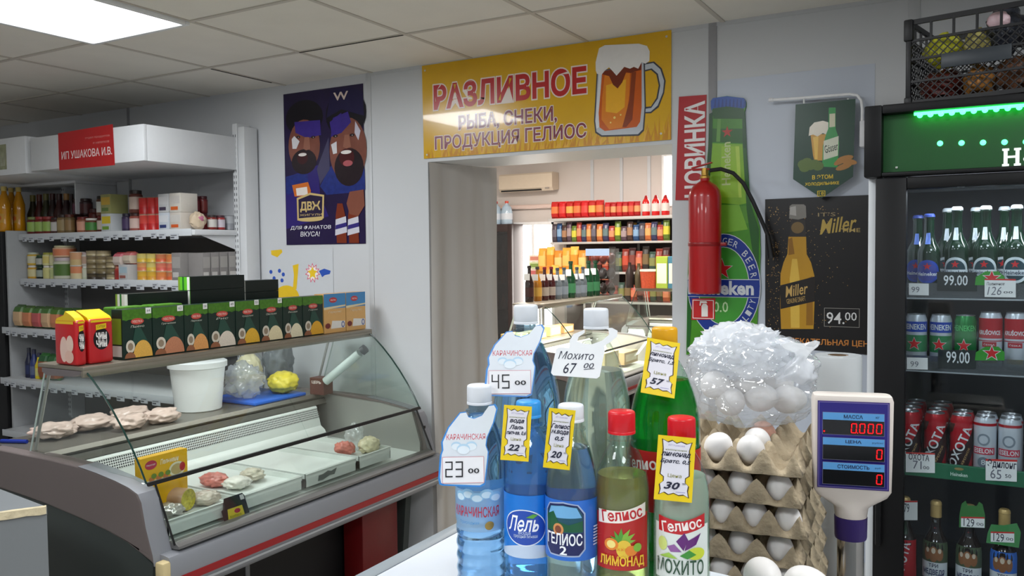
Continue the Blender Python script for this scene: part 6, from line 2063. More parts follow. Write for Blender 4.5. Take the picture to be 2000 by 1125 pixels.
def d65(D):
    D.ppx([(1925, 900), (1987, 902), (1987, 898), (1925, 896)], RDB)
    D.tpx('Эдилонг', (1929, 914), (1985, 902), INKB, bold=0.015)
    D.tpx('65', (1934, 934), (1956, 918), P(110, 110, 124, 0.5))
    D.tpx('50', (1963, 933), (1975, 927), INKB)
rail_tag('price tag reading 65 under the silver white cans', 2.643, quad(1925, 897, 1986, 938, 3), d65)
def d129(x0, y0):
    def d(D):
        D.ppx([(x0 + 1, y0 + 21), (x0 + 47, y0 + 23), (x0 + 47, y0 + 2), (x0 + 1, y0 + 1)], PAPER)
        D.ppx([(x0 + 1, y0 + 4), (x0 + 47, y0 + 5), (x0 + 47, y0 + 2), (x0 + 1, y0 + 1)], RDB)
        D.tpx('129', (x0 + 6, y0 + 19), (x0 + 27, y0 + 6), INKB)
        D.tpx('00', (x0 + 31, y0 + 18), (x0 + 45, y0 + 14), INKB)
    return d
rail_tag('green neck tag reading 129 on the bottle beside the blue one', 2.668, [(1873, 1030), (1924, 1031), (1924, 1006), (1919, 985), (1912, 980), (1908, 988), (1890, 987), (1886, 978), (1878, 984), (1874, 1005)], d129(1876, 1008), P(60, 120, 60, 0.4))
rail_tag('green neck tag reading 129 on the blue labelled bottle', 2.668, [(1926, 1060), (1990, 1070), (1994, 1040), (1986, 1022), (1960, 1026), (1936, 1024), (1929, 1040)], d129(1934, 1037), P(70, 140, 80, 0.4))
def dw(D):
    D.ppx([(1762, 981), (1792, 981), (1792, 978), (1762, 978)], RDB)
    D.tpx('79', (1766, 1000), (1776, 984), INKB)
rail_tag('white price tag hung on the red labelled bottle', 2.668, quad(1762, 978, 1792, 1016, 0), dw)

# ---- crate on top of the fridge
P1, P2 = at(1776, 36, Z=2.245), at(1965, 2, Z=2.245)
cd = (P2 - P1).normalized()
cang = math.atan2(cd.y, cd.x)
CL, CDp, CH_ = 0.40, 0.28, 0.238
t = thing('mesh_crate', 'black mesh crate full of snack packs on top of the fridge', 'crate', (P1.x, P1.y, 2.002), rz=cang)
CB_ = M('crate_black', (20, 20, 23), 0.45, nz=0.06)
def crate_side(p0, p1, name):
    """lattice wall from p0 to p1 (local x, y)"""
    b = MB()
    d = Vector((p1[0] - p0[0], p1[1] - p0[1], 0))
    L2 = d.length
    d.normalize()
    nrm = Vector((-d.y, d.x, 0))
    mt = Matrix((d, nrm, Vector((0, 0, 1)))).transposed()
    o = Vector((p0[0], p0[1], 0))
    def bar(u0, z0, u1, z1, w_, th):
        a, c_ = o + d * u0 + Vector((0, 0, z0)), o + d * u1 + Vector((0, 0, z1))
        ax = (c_ - a)
        ln = ax.length
        ax.normalize()
        b.obox((a + c_) / 2, (ln, th, w_), CB_, Matrix((ax, nrm, ax.cross(nrm))).transposed())
    for z, w_ in ((0.006, 0.012), (CH_ - 0.008, 0.014), (CH_ * 0.75, 0.007), (CH_ * 0.53, 0.006), (CH_ * 0.27, 0.006)):
        bar(0, z, L2, z, w_, 0.008)
    n = max(2, round(L2 / 0.055))
    for i in range(n + 1):
        u = L2 * i / n
        bar(min(max(u, 0.004), L2 - 0.004), CH_ * 0.75, min(max(u, 0.004), L2 - 0.004), CH_ - 0.01, 0.006, 0.006)
    st = 0.0215
    z0, z1 = 0.012, CH_ * 0.75
    hgt = z1 - z0
    k = -hgt
    while k < L2:
        for sgn in (1, -1):
            ua, ub, za, zb = k, k + hgt, z0, z1
            if ua < 0:
                za += -ua
                ua = 0
            if ub > L2:
                zb -= ub - L2
                ub = L2
            if ub - ua > 0.004:
                if sgn == 1:
                    bar(ua, za, ub, zb, 0.0026, 0.0026)
                else:
                    bar(ua, z1 + z0 - za, ub, z1 + z0 - zb, 0.0026, 0.0026)
        k += st
    return b.obj(name, t, smooth=False)
crate_side((0, 0), (CL, 0), 'side_wall')
crate_side((0, CDp), (CL, CDp), 'side_wall')
crate_side((0, 0), (0, CDp), 'side_wall')
crate_side((CL, 0), (CL, CDp), 'side_wall')
MB().box((0, 0, 0), (CL, CDp, 0.006), CB_).obj('floor_panel', t)
for x, y in ((0, 0), (CL, 0), (0, CDp), (CL, CDp)):
    b = MB().box((x - 0.010, y - 0.010, 0.0), (x + 0.010, y + 0.010, 0.022), CB_, 0.004)
    b.box((x - 0.007, y - 0.007, 0.02), (x + 0.007, y + 0.007, CH_), CB_, 0.003)
    b.box((x - 0.012, y - 0.012, CH_ - 0.06), (x + 0.012, y + 0.012, CH_), CB_, 0.004)
    b.obj('corner_post', t)
MB().box((0.085, -0.008, 0.090), (0.255, -0.004, 0.130), M('crate_plate', (46, 52, 58), 0.4, nz=0.06), 0.002).obj('label_plate', t)
cm = Matrix.Rotation(cang, 3, 'Z')
def incrate(x, y, z):
    return Vector(t.location) + cm @ Vector((x, y, z))
for i, (x, y, z, d, col, amp, l) in enumerate((
        (0.075, 0.07, 0.150, (0.05, 0.045, 0.045), (216, 196, 50), 0.3, 'bright yellow snack pack in the crate, at its left end'),
        (0.155, 0.075, 0.150, (0.035, 0.05, 0.045), (190, 180, 110), 0.3, 'pale yellow snack pack in the crate, beside the bright yellow one'),
        (0.225, 0.09, 0.185, (0.045, 0.06, 0.060), (52, 56, 66), 0.3, 'dark grey bag at the top of the crate'),
        (0.07, 0.08, 0.055, (0.055, 0.06, 0.045), (96, 40, 34), 0.3, 'dark red pack at the bottom left of the crate'),
        (0.165, 0.075, 0.052, (0.042, 0.055, 0.042), (176, 120, 60), 0.3, 'orange brown pack at the bottom middle of the crate'),
        (0.250, 0.08, 0.060, (0.042, 0.06, 0.050), (110, 72, 50), 0.3, 'brown pack at the bottom right of the crate'),
        (0.315, 0.09, 0.150, (0.045, 0.07, 0.060), (170, 140, 90), 0.3, 'tan pack at the right end of the crate'))):
    mt = M('crate_pack_%d' % i, col, 0.25, nz=0.85, ns=70, bump=0.6)
    o = MB().blob((0, 0, 0), d, mt, 4, amp, 2.5, i * 7 + 3).obj('snack_pack', ang=80)
    o.location = incrate(x, y, z)
    o.rotation_euler.z = cang
    tag(o, l, 'pack', 'packs in the black crate')
q = incrate(0.215, 0.03, 0.205)
b = MB().blob((0, 0, 0), (0.028, 0.008, 0.022), M('pink_tag', (222, 190, 196), 0.3, nz=0.3, ns=80), 3, 0.2, 2, 5)
o = b.obj('snack_label', ang=80)
o.location = q
o.rotation_euler.z = cang
tag(o, 'small pink and white wrapper on top of the dark grey bag', 'wrapper')

# ================================================================== white goods rack on the left
RWH = M('rack_white', (214, 216, 218), 0.4, nz=0.03)
t = RACK = thing('goods_rack', 'white shop rack full of jars and packets left of the purple poster', 'rack', (-3.57, 3.33, 0))
def rb(name, lo, hi, mat=RWH, bev=0.003, parent=None):
    o = Vector(t.location)
    return MB().box(Vector(lo) - o, Vector(hi) - o, mat, bev).obj(name, parent or t)
# posts with slots
for k, x in enumerate((-3.615, -5.19)):
    b = MB().box((x - 0.018 + 3.57, -0.045, 0), (x + 0.018 + 3.57, 0.05, 2.32), RWH, 0.003)
    SL = M('slot_dark', (70, 72, 76), 0.6)
    z = 0.1
    while z < 2.26:
        for dx in (-0.008, 0.008):
            b.box((x + 3.57 + dx - 0.002, -0.0462, z), (x + 3.57 + dx + 0.002, -0.0452, z + 0.016), SL)
        z += 0.032
    b.obj('post', t, smooth=False)
rb('end_panel', (-3.595, 3.29, 0), (-3.545, 3.385, 2.30), RWH)
rb('end_panel', (-5.225, 2.93, 0), (-5.205, 3.385, 1.76), M('rack_end_grey', (168, 170, 172), 0.5, nz=0.04))
MB().box((-5.2 + 3.57, 0.052, 0.0), (-3.6 + 3.57, 0.058, 1.70), M('rack_back_grey', (120, 118, 116), 0.6, nz=0.05)).obj('back_panel', t)
# header canopy
hx0, hx1, hy0, hz0, hz1 = -4.55, -3.605, 2.704, 2.066, 2.245
o = Vector(t.location)
b = MB()
for lo, hi in (((hx0, hy0, hz0), (hx1, hy0 + 0.02, hz1)), ((hx1 - 0.02, hy0 + 0.02, hz0), (hx1, 3.34, hz1)), ((hx0, hy0 + 0.02, hz0), (hx0 + 0.02, 3.34, hz1)), ((hx0 + 0.02, hy0 + 0.02, hz0), (hx1 - 0.02, 3.34, hz0 + 0.015)), ((hx0 + 0.02, hy0 + 0.02, hz1 - 0.015), (hx1 - 0.02, 3.34, hz1))):
    b.box(Vector(lo) - o, Vector(hi) - o, RWH, 0.002)
b.obj('canopy', t)
b = MB()
for lo, hi in (((-5.35, hy0, 2.058), (-4.60, hy0 + 0.02, 2.262)), ((-4.62, hy0 + 0.02, 2.058), (-4.60, 3.34, 2.262)), ((-5.35, hy0 + 0.02, 2.058), (-4.62, 3.34, 2.073))):
    b.box(Vector(lo) - o, Vector(hi) - o, RWH, 0.002)
cn = b.obj('canopy', t)
D = Dec(Pl(Vector((-5.3, hy0, 2.09)) - o, (1, 0, 0), (0, 0, 1)), h=0.0006)
D.rect(0, 0, 0.52, 0.14, M('photo_print', (150, 152, 120), 0.3, nz=0.6, ns=30))
for i in range(14):
    D.poly([(0.30 + 0.015 * i, 0.02), (0.305 + 0.015 * i, 0.02), (0.325 + 0.015 * i, 0.12)], P(210, 212, 200, 0.3))
D.obj('photo_panel', cn)
# shelves with price rails
shelves = [('s1', 1.735, 3.0, -5.20, -3.612), ('s2', 1.462, 3.0, -5.20, -3.612), ('s3', 1.172, 2.88, -5.20, -3.612), ('s4', 0.868, 2.86, -5.20, -3.612), ('s5', 0.55, 2.86, -5.20, -3.612)]
tag_m = P(196, 200, 206, 0.5)
for nm, z, yf, x0, x1 in shelves:
    b = MB().box(Vector((x0, yf, z - 0.030)) - o, Vector((x1, 3.376, z)) - o, RWH, 0.004)
    s_ = b.obj('shelf', t)
    b = MB()
    b.box(Vector((x0 + 0.005, yf - 0.006, z - 0.034)) - o, Vector((x1 - 0.02, yf - 0.001, z + 0.004)) - o, M('price_rail', (206, 210, 214), 0.35, nz=0.03), 0.001)
    b.obj('price_rail', s_)
    pt = None
    x = x0 + 0.05
    i = 0
    while x < x1 - 0.10 and nm != 's5':
        wd = 0.045 + 0.02 * ((i * 7) % 3) / 2
        pl_ = MB().box((0, 0, 0), (wd, 0.001, 0.030), tag_m)
        D = Dec(Pl((0, 0, 0), (1, 0, 0), (0, 0, 1)), h=0.0003)
        D.rect(0.004, 0.020, wd * 0.8, 0.023, INK)
        D.rect(0.004, 0.006, wd * 0.5, 0.014, P(90, 92, 100, 0.5))
        merge(pl_, D)
        q = pl_.obj('price_slip', s_, smooth=False)
        q.location = Vector((x, yf - 0.0085, z - 0.043 - 0.004 * (i % 3))) - o
        x += wd + 0.02 + 0.05 * ((i * 5) % 4) / 3
        i += 1
    for xb in (x1 - 0.012,):
        MB().prism([(yf + 0.05 - o.y, z - 0.031), (3.33 - o.y, z - 0.031), (3.33 - o.y, z - 0.11), (3.29 - o.y, z - 0.11)], xb - 0.003 - o.x, xb - o.x, RWH, axis='X').obj('bracket', s_)
# red hanging sign on the canopy
pl = Pl((-4.29, hy0 - 0.004, 2.056), (1, 0, 0), (0, 0, 1))
b = MB().slab(pl, [(0, 0), (0.462, 0), (0.455, 0.205), (0.0, 0.195)], -0.002, 0, P(172, 32, 34, 0.35))
D = Dec(pl)
SG = P(226, 206, 204, 0.4)
D.text('ИП УШАКОВА И.В.', 0.235, 0.075, 0.42, 0.040, SG, bold=0.012)
D.text('отдел продуктов', 0.33, 0.150, 0.20, 0.011, P(206, 130, 126, 0.4))
D.text('и напитков', 0.36, 0.122, 0.13, 0.010, P(206, 130, 126, 0.4))
merge(b, D)
tag(b.obj('shop_sign', smooth=False), 'red sign with white lettering on the white rack canopy', 'sign')

# ---- goods on the rack: columns of (kind, height px, colours, words), bottom first
PXM = 1 / 322.0
def good(kind, x, y, z, w_, h, cols, label, cat, group):
    nm = {'jar': 'glass_jar', 'tin': 'food_tin', 'bot': 'sauce_bottle', 'pack': 'food_packet', 'box': 'food_carton', 'bag': 'food_bag'}[kind]
    c1_, c2_, c3_ = [P(*c_, 0.35) for c_ in cols]
    b = MB()
    r = w_ / 2
    d = min(r, 0.05)
    if kind == 'jar':
        b.lathe([(0, 0), (r * 0.92, 0), (r, 0.004), (r, h * 0.16), (r, h * 0.70), (r, h * 0.78), (r * 0.85, h * 0.84), (r * 0.88, h * 0.845), (r * 0.88, h - 0.002), (r * 0.8, h), (0, h)], [c1_, c1_, c1_, c2_, c1_, c1_, c3_, c3_, c3_, c3_], 20)
    elif kind == 'tin':
        b.lathe([(0, 0.002), (r * 0.94, 0.002), (r, 0), (r, 0.003), (r * 0.98, 0.004), (r * 0.98, h * 0.45), (r * 0.98, h - 0.004), (r, h - 0.003), (r, h), (r * 0.93, h - 0.003), (0, h - 0.003)], [c3_, c3_, c3_, c3_, c1_, c2_, c3_, c3_, c3_, c3_], 20)
    elif kind == 'bot':
        b.lathe([(0, 0), (r * 0.95, 0), (r, 0.005), (r, h * 0.12), (r, h * 0.42), (r, h * 0.52), (r * 0.55, h * 0.70), (r * 0.42, h * 0.84), (r * 0.46, h * 0.845), (r * 0.46, h), (0, h)], [c1_, c1_, c1_, c2_, c1_, c1_, c1_, c3_, c3_, c3_], 18)
    elif kind == 'pack':
        vs, fs = [], []
        n = 8
        prof = [(0.0, 0.15), (0.08, 0.75), (0.3, 1.0), (0.7, 0.95), (0.9, 0.6), (0.97, 0.08), (1.0, 0.08)]
        for zz, k in prof:
            for i in range(12):
                a = 2 * math.pi * i / 12
                ca, sa = math.cos(a), math.sin(a)
                vs.append((r * math.copysign(abs(ca) ** 0.4, ca), d * k * math.copysign(abs(sa) ** 0.7, sa), h * zz))
        m_ = len(prof)
        for j in range(m_ - 1):
            b.add([vs[j * 12 + i] for i in range(12)] + [vs[(j + 1) * 12 + i] for i in range(12)], [[i, (i + 1) % 12, 12 + (i + 1) % 12, 12 + i] for i in range(12)], [c3_, c2_, c2_, c1_, c3_, c3_][j])
        b.add(vs[:12], [list(range(12))[::-1]], c3_)
        b.add(vs[-12:], [list(range(12))], c3_)
    elif kind == 'box':
        b.box((-r, -0.055, 0), (r, 0.055, h), c1_, 0.001)
        b.box((-r * 0.86, -0.0555, h * 0.45), (r * 0.86, -0.0545, h * 0.85), c2_)
        b.box((-r * 0.8, -0.0556, h * 0.12), (r * 0.5, -0.0546, h * 0.3), c3_)
    elif kind == 'bag':
        b.blob((0, 0, h / 2), (r, d, h / 2), c1_, 3, 0.25, 3, int(x * 50))
        b.blob((0, -d * 0.55, h * 0.6), (r * 0.6, d * 0.5, h * 0.22), c2_, 2, 0.2, 3, 4)
    o_ = b.obj(nm, ang=40)
    o_.location = (x, y, z)
    return tag(o_, label, cat, group)
CATS = {'jar': 'jar', 'tin': 'tin', 'bot': 'bottle', 'pack': 'packet', 'box': 'box', 'bag': 'bag'}
NAMES = {'jar': 'jar', 'tin': 'tin', 'bot': 'sauce bottle', 'pack': 'packet', 'box': 'carton', 'bag': 'bag'}
def stock(cols, z, y, place, group, xp=None):
    n = len(cols)
    for i, (x, wpx, items) in enumerate(cols):
        if xp is None:
            p = at(x, 450, Y=y)
            q0, q1 = at(x - wpx / 2, 450, Y=y), at(x + wpx / 2, 450, Y=y)
            wd = (q1.x - q0.x) * 0.97
        else:                                       # seen at the open end of the rack: the row runs back along the end
            p = at(x, 450, X=xp)
            q0, q1 = at(x - wpx / 2, 450, X=xp), at(x + wpx / 2, 450, X=xp)
            wd = (q1.y - q0.y) * 0.97
        zz = z + 0.0006
        for k, (kind, hpx, cl, words) in enumerate(items):
            h = hpx * ((p - CAM).dot(FW)) / FPX
            pos = '' if len(items) == 1 else (['lower', 'upper'][k] if len(items) == 2 else ['bottom', 'middle', 'upper', 'top', 'topmost'][k]) + ' of '
            l = '%s %s, %s%s from left %s' % (words, NAMES[kind], (pos + 'stack ') if pos else '', ORD[i], place)
            o_ = good(kind, p.x if xp is None else xp - (0.056 if kind == 'box' else wd / 2), p.y, zz, wd, h, cl, l, CATS[kind], group)
            if xp is not None:
                o_.rotation_euler.z = math.pi / 2
            zz += h + 0.0008
DK_, BR, RE, WH, GRc, YEc, PK, ORc = (40, 20, 18), (86, 40, 26), (186, 34, 34), (214, 210, 202), (120, 150, 70), (214, 180, 50), (206, 150, 140), (206, 96, 50)
G1 = 'goods on the top rack shelf'
front = [(65, 14, [('jar', 31, (60, 24, 20), )])]
def J(h, a, b_, c_, w_):
    return ('jar', h, (a, b_, c_), w_)
def T(h, a, b_, c_, w_):
    return ('tin', h, (a, b_, c_), w_)
def B(h, a, b_, c_, w_):
    return ('bot', h, (a, b_, c_), w_)
def K(h, a, b_, c_, w_):
    return ('pack', h, (a, b_, c_), w_)
def X_(h, a, b_, c_, w_):
    return ('box', h, (a, b_, c_), w_)
PG_ = (150, 180, 90)
stock([(66, 14, [J(34, (96, 30, 24), PG_, (120, 130, 70), 'green labelled')]),
       (81, 14, [J(34, (110, 30, 26), PG_, (150, 40, 40), 'green labelled')]),
       (96, 14, [J(34, (110, 30, 26), PG_, (140, 50, 44), 'green labelled')]),
       (110, 12, [J(32, (70, 34, 28), (190, 186, 180), DK_, 'dark')]),
       (124, 14, [J(37, (120, 96, 60), (150, 130, 90), DK_, 'olive')]),
       (137, 12, [J(37, (110, 90, 56), (140, 110, 70), BR, 'brown')]),
       (163, 15, [J(31, (150, 90, 66), (206, 150, 126), (110, 30, 26), 'pink labelled')]),
       (181, 17, [J(28, (110, 60, 40), (70, 130, 60), WH, 'bright green labelled')]),
       (203, 16, [J(32, BR, (190, 176, 160), (90, 26, 24), 'pale labelled'), J(38, (96, 60, 40), (190, 192, 186), (40, 36, 30), 'pale labelled')]),
       (225, 20, [X_(35, (190, 194, 196), (206, 180, 40), (110, 150, 50), 'yellow green'), X_(37, (150, 150, 96), (196, 160, 60), (96, 120, 60), 'olive yellow')]),
       (249, 13, [J(35, (50, 38, 66), (70, 54, 90), (40, 36, 50), 'dark purple')]),
       (267, 17, [J(35, (150, 80, 70), (206, 180, 170), (60, 30, 26), 'pink white'), J(44, (96, 50, 40), (190, 170, 156), (34, 22, 18), 'dark lidded')]),
       (285, 16, [T(31, RE, (206, 70, 60), (196, 150, 130), 'red'), T(33, (176, 30, 32), (190, 44, 40), (150, 90, 70), 'red')]),
       (301, 16, [T(31, RE, (206, 60, 54), (196, 150, 130), 'red'), T(33, (176, 30, 32), (190, 44, 40), (150, 90, 70), 'red')]),
       (317, 16, [T(31, RE, (206, 60, 54), (196, 150, 130), 'red'), T(33, (176, 30, 32), (190, 44, 40), (150, 90, 70), 'red')]),
       (337, 20, [X_(33, (200, 206, 214), (214, 216, 220), (50, 60, 110), 'white and blue'), X_(36, (196, 196, 196), (206, 204, 204), (70, 60, 80), 'white and blue')]),
       (360, 22, [X_(33, (204, 196, 186), (206, 202, 196), (206, 90, 40), 'white and orange'), X_(37, (206, 200, 190), (196, 190, 184), (206, 96, 40), 'white and orange')])], 1.736, 3.058, 'on the top rack shelf', G1)
stock([(421, 15, [J(28, (120, 40, 34), (200, 196, 190), (50, 40, 40), 'small red')]),
       (437, 15, [J(28, (150, 50, 50), (200, 190, 200), (70, 40, 50), 'small red')]),
       (455, 15, [T(28, (140, 142, 148), (170, 172, 176), (120, 122, 126), 'grey')])], 1.736, 3.20, 'at the open end, top rack shelf', G1, -3.625)
stock([(397, 26, [('bag', 34, ((206, 186, 160), (190, 110, 140), WH), 'pink and cream')])], 1.736, 3.2, 'at the open end corner, top rack shelf', G1, -3.625)
stock([(388, 15, [J(33, (110, 24, 40), (96, 20, 34), (80, 20, 28), 'maroon'), J(33, (96, 22, 36), (120, 30, 44), (70, 18, 26), 'maroon')]),
       (404, 15, [J(33, (110, 30, 34), (96, 30, 30), (70, 20, 26), 'maroon'), J(33, (90, 26, 30), (110, 40, 36), (60, 20, 26), 'maroon')])], 1.736, 3.2, 'behind the pink bag, top rack shelf', G1, -3.76)
stock([(66, 13, [B(78, (54, 46, 24), (90, 80, 50), (120, 110, 50), 'tall olive')]),
       (79, 13, [B(79, (70, 24, 20), (170, 120, 100), (90, 40, 30), 'tall reddish')]),
       (92, 13, [B(80, (50, 50, 26), (120, 120, 90), (100, 96, 50), 'tall olive')]),
       (105, 13, [B(80, DK_, (130, 50, 40), (60, 24, 20), 'tall dark')]),
       (118, 14, [B(79, (60, 20, 18), (150, 90, 84), (50, 20, 18), 'tall dark')]),
       (132, 14, [B(79, (44, 18, 20), (80, 34, 30), (150, 110, 60), 'tall dark')]),
       (142, 9, [B(78, (30, 16, 18), (50, 26, 24), (40, 20, 20), 'tall narrow dark')]),
       (156, 15, [J(34, (80, 30, 26), (110, 50, 40), DK_, 'dark'), J(34, (60, 28, 30), (96, 50, 70), DK_, 'dark')]),
       (170, 15, [J(34, (80, 26, 24), (100, 40, 36), DK_, 'dark'), J(34, (50, 22, 24), (80, 34, 34), DK_, 'dark')]),
       (186, 14, [J(48, (96, 30, 24), (110, 40, 30), (70, 30, 26), 'dark red')])], 1.736, 3.175, 'in the back row, top rack shelf', G1)
G1 = 'goods on the second rack shelf'
SALA = [T(26, (206, 190, 150), (206, 130, 90), (190, 186, 170), 'salad'), T(27, (196, 170, 120), (200, 150, 110), (206, 200, 190), 'salad')]
flat = lambda a: T(10, a, a, (130, 116, 92), 'flat dark')
FL = [T(11, (60, 50, 40), (80, 70, 50), (50, 42, 34), 'flat dark'), T(11, (110, 96, 66), (130, 116, 84), (96, 84, 60), 'flat olive'), T(11, (130, 116, 84), (110, 96, 66), (150, 136, 100), 'flat olive'), T(11, (150, 136, 100), (120, 104, 76), (130, 116, 90), 'flat olive'), T(11, (176, 162, 126), (150, 136, 106), (110, 96, 70), 'flat pale')]
YT = [T(17, (206, 150, 50), (214, 170, 60), (206, 180, 90), 'yellow'), T(17, (206, 120, 80), (214, 150, 90), (200, 170, 130), 'orange'), T(17, (214, 180, 60), (206, 190, 110), (190, 170, 90), 'yellow')]
OT = [T(17, (206, 120, 70), (214, 130, 70), (206, 170, 120), 'orange'), T(17, (206, 96, 80), (214, 120, 96), (200, 160, 130), 'orange red'), T(17, (206, 96, 56), (196, 120, 80), (190, 160, 120), 'orange')]
GT_ = [X_(54, (136, 132, 130), (160, 156, 152), (190, 186, 182), 'tall grey')]
stock([(64, 14, [J(26, (206, 160, 60), (206, 196, 150), WH, 'yellow'), J(25, (206, 170, 70), (200, 196, 170), (190, 196, 180), 'yellow')]),
       (78, 11, [J(24, (30, 40, 36), (150, 160, 150), (40, 60, 40), 'dark green'), J(22, (40, 60, 44), (170, 170, 160), (50, 80, 50), 'dark green')]),
       (92, 12, [J(26, (206, 200, 140), (200, 196, 130), WH, 'pale yellow'), J(25, (210, 204, 150), (206, 190, 110), (150, 150, 60), 'pale yellow')]),
       (105, 12, [J(26, (206, 206, 150), (190, 200, 140), WH, 'pale green'), J(25, (200, 200, 150), (206, 200, 160), (160, 160, 60), 'pale green')]),
       (125, 26, [J(42, (190, 190, 170), (80, 110, 50), (190, 176, 180), 'large salad'), J(23, (206, 170, 140), (200, 120, 84), (190, 186, 150), 'small salad')]),
       (151, 19, [SALA[0], SALA[1]]),
       (167, 11, [J(26, (190, 196, 170), (200, 200, 180), WH, 'pale'), J(26, (196, 190, 180), (180, 150, 130), (170, 150, 150), 'pale')]),
       (182, 18, FL), (201, 18, FL), (219, 17, [FL[4], FL[1], FL[4], FL[3]]),
       (236, 18, [J(26, (170, 60, 50), (150, 46, 40), (190, 120, 100), 'red'), K(27, (206, 110, 120), (206, 190, 180), (190, 70, 80), 'pink')]),
       (255, 18, [X_(30, (190, 190, 190), (170, 190, 200), (150, 90, 80), 'pale'), K(25, (196, 110, 110), (206, 190, 170), (170, 80, 70), 'reddish')]),
       (279, 17, YT), (297, 17, [YT[0], YT[2], YT[2]]), (316, 18, OT), (337, 19, [OT[2], OT[1], OT[0]])], 1.463, 3.058, 'on the second rack shelf', G1)
stock([(359, 18, GT_)], 1.463, 3.065, 'in front of the tall row, second rack shelf', G1)
stock([(402, 16, GT_), (419, 16, GT_), (436, 16, GT_), (455, 19, GT_)], 1.463, 3.12, 'at the open end, second rack shelf', G1, -3.625)
G1 = 'goods on the third rack shelf'
SN = [K(44, (70, 110, 50), (206, 170, 130), (60, 90, 40), 'green topped'), K(43, (76, 116, 46), (206, 130, 90), (70, 96, 40), 'green and orange'), K(43, (70, 110, 50), (190, 90, 90), (60, 90, 40), 'green and pink')]
stock([(x, 17, [SN[i % 3]]) for i, x in enumerate((38, 56, 74, 92, 110, 128, 146, 164, 182, 200))], 1.173, 2.945, 'on the third rack shelf', G1)
G1 = 'goods on the fourth rack shelf'
stock([(48, 9, [B(58, (30, 34, 60), (40, 50, 90), (60, 60, 70), 'dark blue')]), (58, 10, [B(56, (44, 56, 110), (90, 100, 130), (60, 60, 80), 'blue')]), (68, 10, [B(50, (214, 190, 40), (206, 200, 120), (60, 60, 80), 'yellow')]), (82, 16, [K(52, (40, 90, 50), (150, 80, 50), (60, 120, 60), 'green and brown')]), (100, 16, [K(52, (46, 96, 50), (150, 84, 50), (50, 100, 50), 'green and brown')])], 0.869, 2.945, 'on the fourth rack shelf', G1)
p0, p1 = at(40, 738, Y=2.9), at(75, 738, Y=2.9)
# ---- oil bottles and their stand at the far left
t2 = thing('black_cabinet', 'tall black cabinet at the far left carrying the oil bottles', 'cabinet', (-5.55, 3.06, 0))
MB().box((-0.5, -0.14, 0.06), (0.30, 0.30, 1.755), M('cabinet_black', (18, 18, 20), 0.45, nz=0.05), 0.004).obj('body', t2)
MB().box((-0.48, -0.12, 0.0), (0.28, 0.28, 0.059), BLACK).obj('plinth', t2)
OIL = M('sunflower_oil', (206, 140, 14), 0.12, nz=0.12, ns=30, coat=0.5)
OCAP = M('oil_cap', (214, 190, 110), 0.4)
t3 = thing('oil_bottle', '', 'bottle')
r = 0.034
MB().lathe([(0, 0.002), (r * 0.92, 0), (r, 0.006), (r, 0.05), (r * 0.94, 0.07), (r * 0.94, 0.10), (r, 0.12), (r, 0.17), (r * 0.6, 0.222), (0.014, 0.24), (0.0125, 0.262)], OIL, 24).obj('body', t3)
MB().lathe([(0.0125, 0.250), (0.0165, 0.252), (0.016, 0.278), (0.0, 0.280)], OCAP, 18, cap=False).obj('cap', t3)
D = Dec(Cy(r * 0.955), h=0.0012, thr=0.006)
D.rect(-0.03, 0.055, 0.03, 0.11, P(200, 150, 60, 0.4))
D.ell(0, 0.083, 0.016, 0.016, P(196, 96, 40, 0.4), 16)
D.obj('label', t3, smooth=True)
for i, x in enumerate((-5.70, -5.618, -5.536, -5.454, -5.372, -5.292)):
    for k in range(2):
        l = 'golden oil bottle on the black cabinet, %s from the rack, %s row' % (ORD[5 - i], ['front', 'back'][k])
        place(t3, x, 2.97 + 0.09 * k, 1.756, l, 0, 'oil bottles on the black cabinet')
t2 = thing('wall_shelf', 'small white shelf under the canopy carrying oil bottles', 'shelf', (-5.0, 3.22, 1.97))
sx1 = at(147, 358, Y=3.12).x + 5.0
szz = at(100, 357, Y=3.12).z - 1.97
MB().box((-0.75, -0.10, szz - 0.012), (sx1, 0.178, szz + 0.012), RWH, 0.003).obj('board', t2)
MB().box((sx1 - 0.012, -0.10, szz - 0.20), (sx1, 0.178, szz - 0.013), RWH, 0.003).obj('side', t2)
for i in range(9):
    x = -5.0 + sx1 - 0.06 - 0.082 * i
    place(t3, x, 3.22, 1.97 + szz + 0.013, 'golden oil bottle on the small white shelf, %s from its right end' % ORD[i], 0, 'oil bottles on the small white shelf')

# ================================================================== the next room
deli_case('second deli case with beer bottles on top, in the next room', -0.10, 5.38, 1.50, 26, (1.0, 0.93, 0.84))
dc = deli_case('far deli case standing across the next room', -0.10, 0.0, 1.5, 14, (1.0, 0.93, 0.84))
dc.location = (-3.16, 8.15, 0)
dc.rotation_euler.z = -math.pi / 2
yb_ = lambda x: 592 - 0.0967 * (x - 1020)
def mk_b2(cols, H, r):
    t = thing('beer_bottle', '', 'bottle')
    g, l1 = M('far_glass_%d_%d_%d' % cols[0], cols[0], 0.15, coat=0.4), P(*cols[1], 0.4)
    pr = [(0, 0.002), (r * 0.92, 0), (r, 0.005), (r, H * 0.12), (r, H * 0.40), (r, H * 0.52), (r * 0.85, H * 0.58), (r * 0.42, H * 0.74), (r * 0.38, H * 0.94)]
    MB().lathe(pr, g, 20).obj('glass', t)
    MB().lathe([(r + 0.0006, H * 0.14), (r + 0.0006, H * 0.40)], l1, 20, cap=False).obj('label', t)
    MB().lathe([(r * 0.40, H * 0.92), (r * 0.48, H * 0.93), (r * 0.44, H), (0, H)], P(*cols[2], 0.35), 16, cap=False).obj('cap', t)
    MB().box((-0.024, -r - 0.004, H * 0.60), (0.024, -r - 0.002, H * 0.78), PAPER).obj('neck_slip', t)
    return t
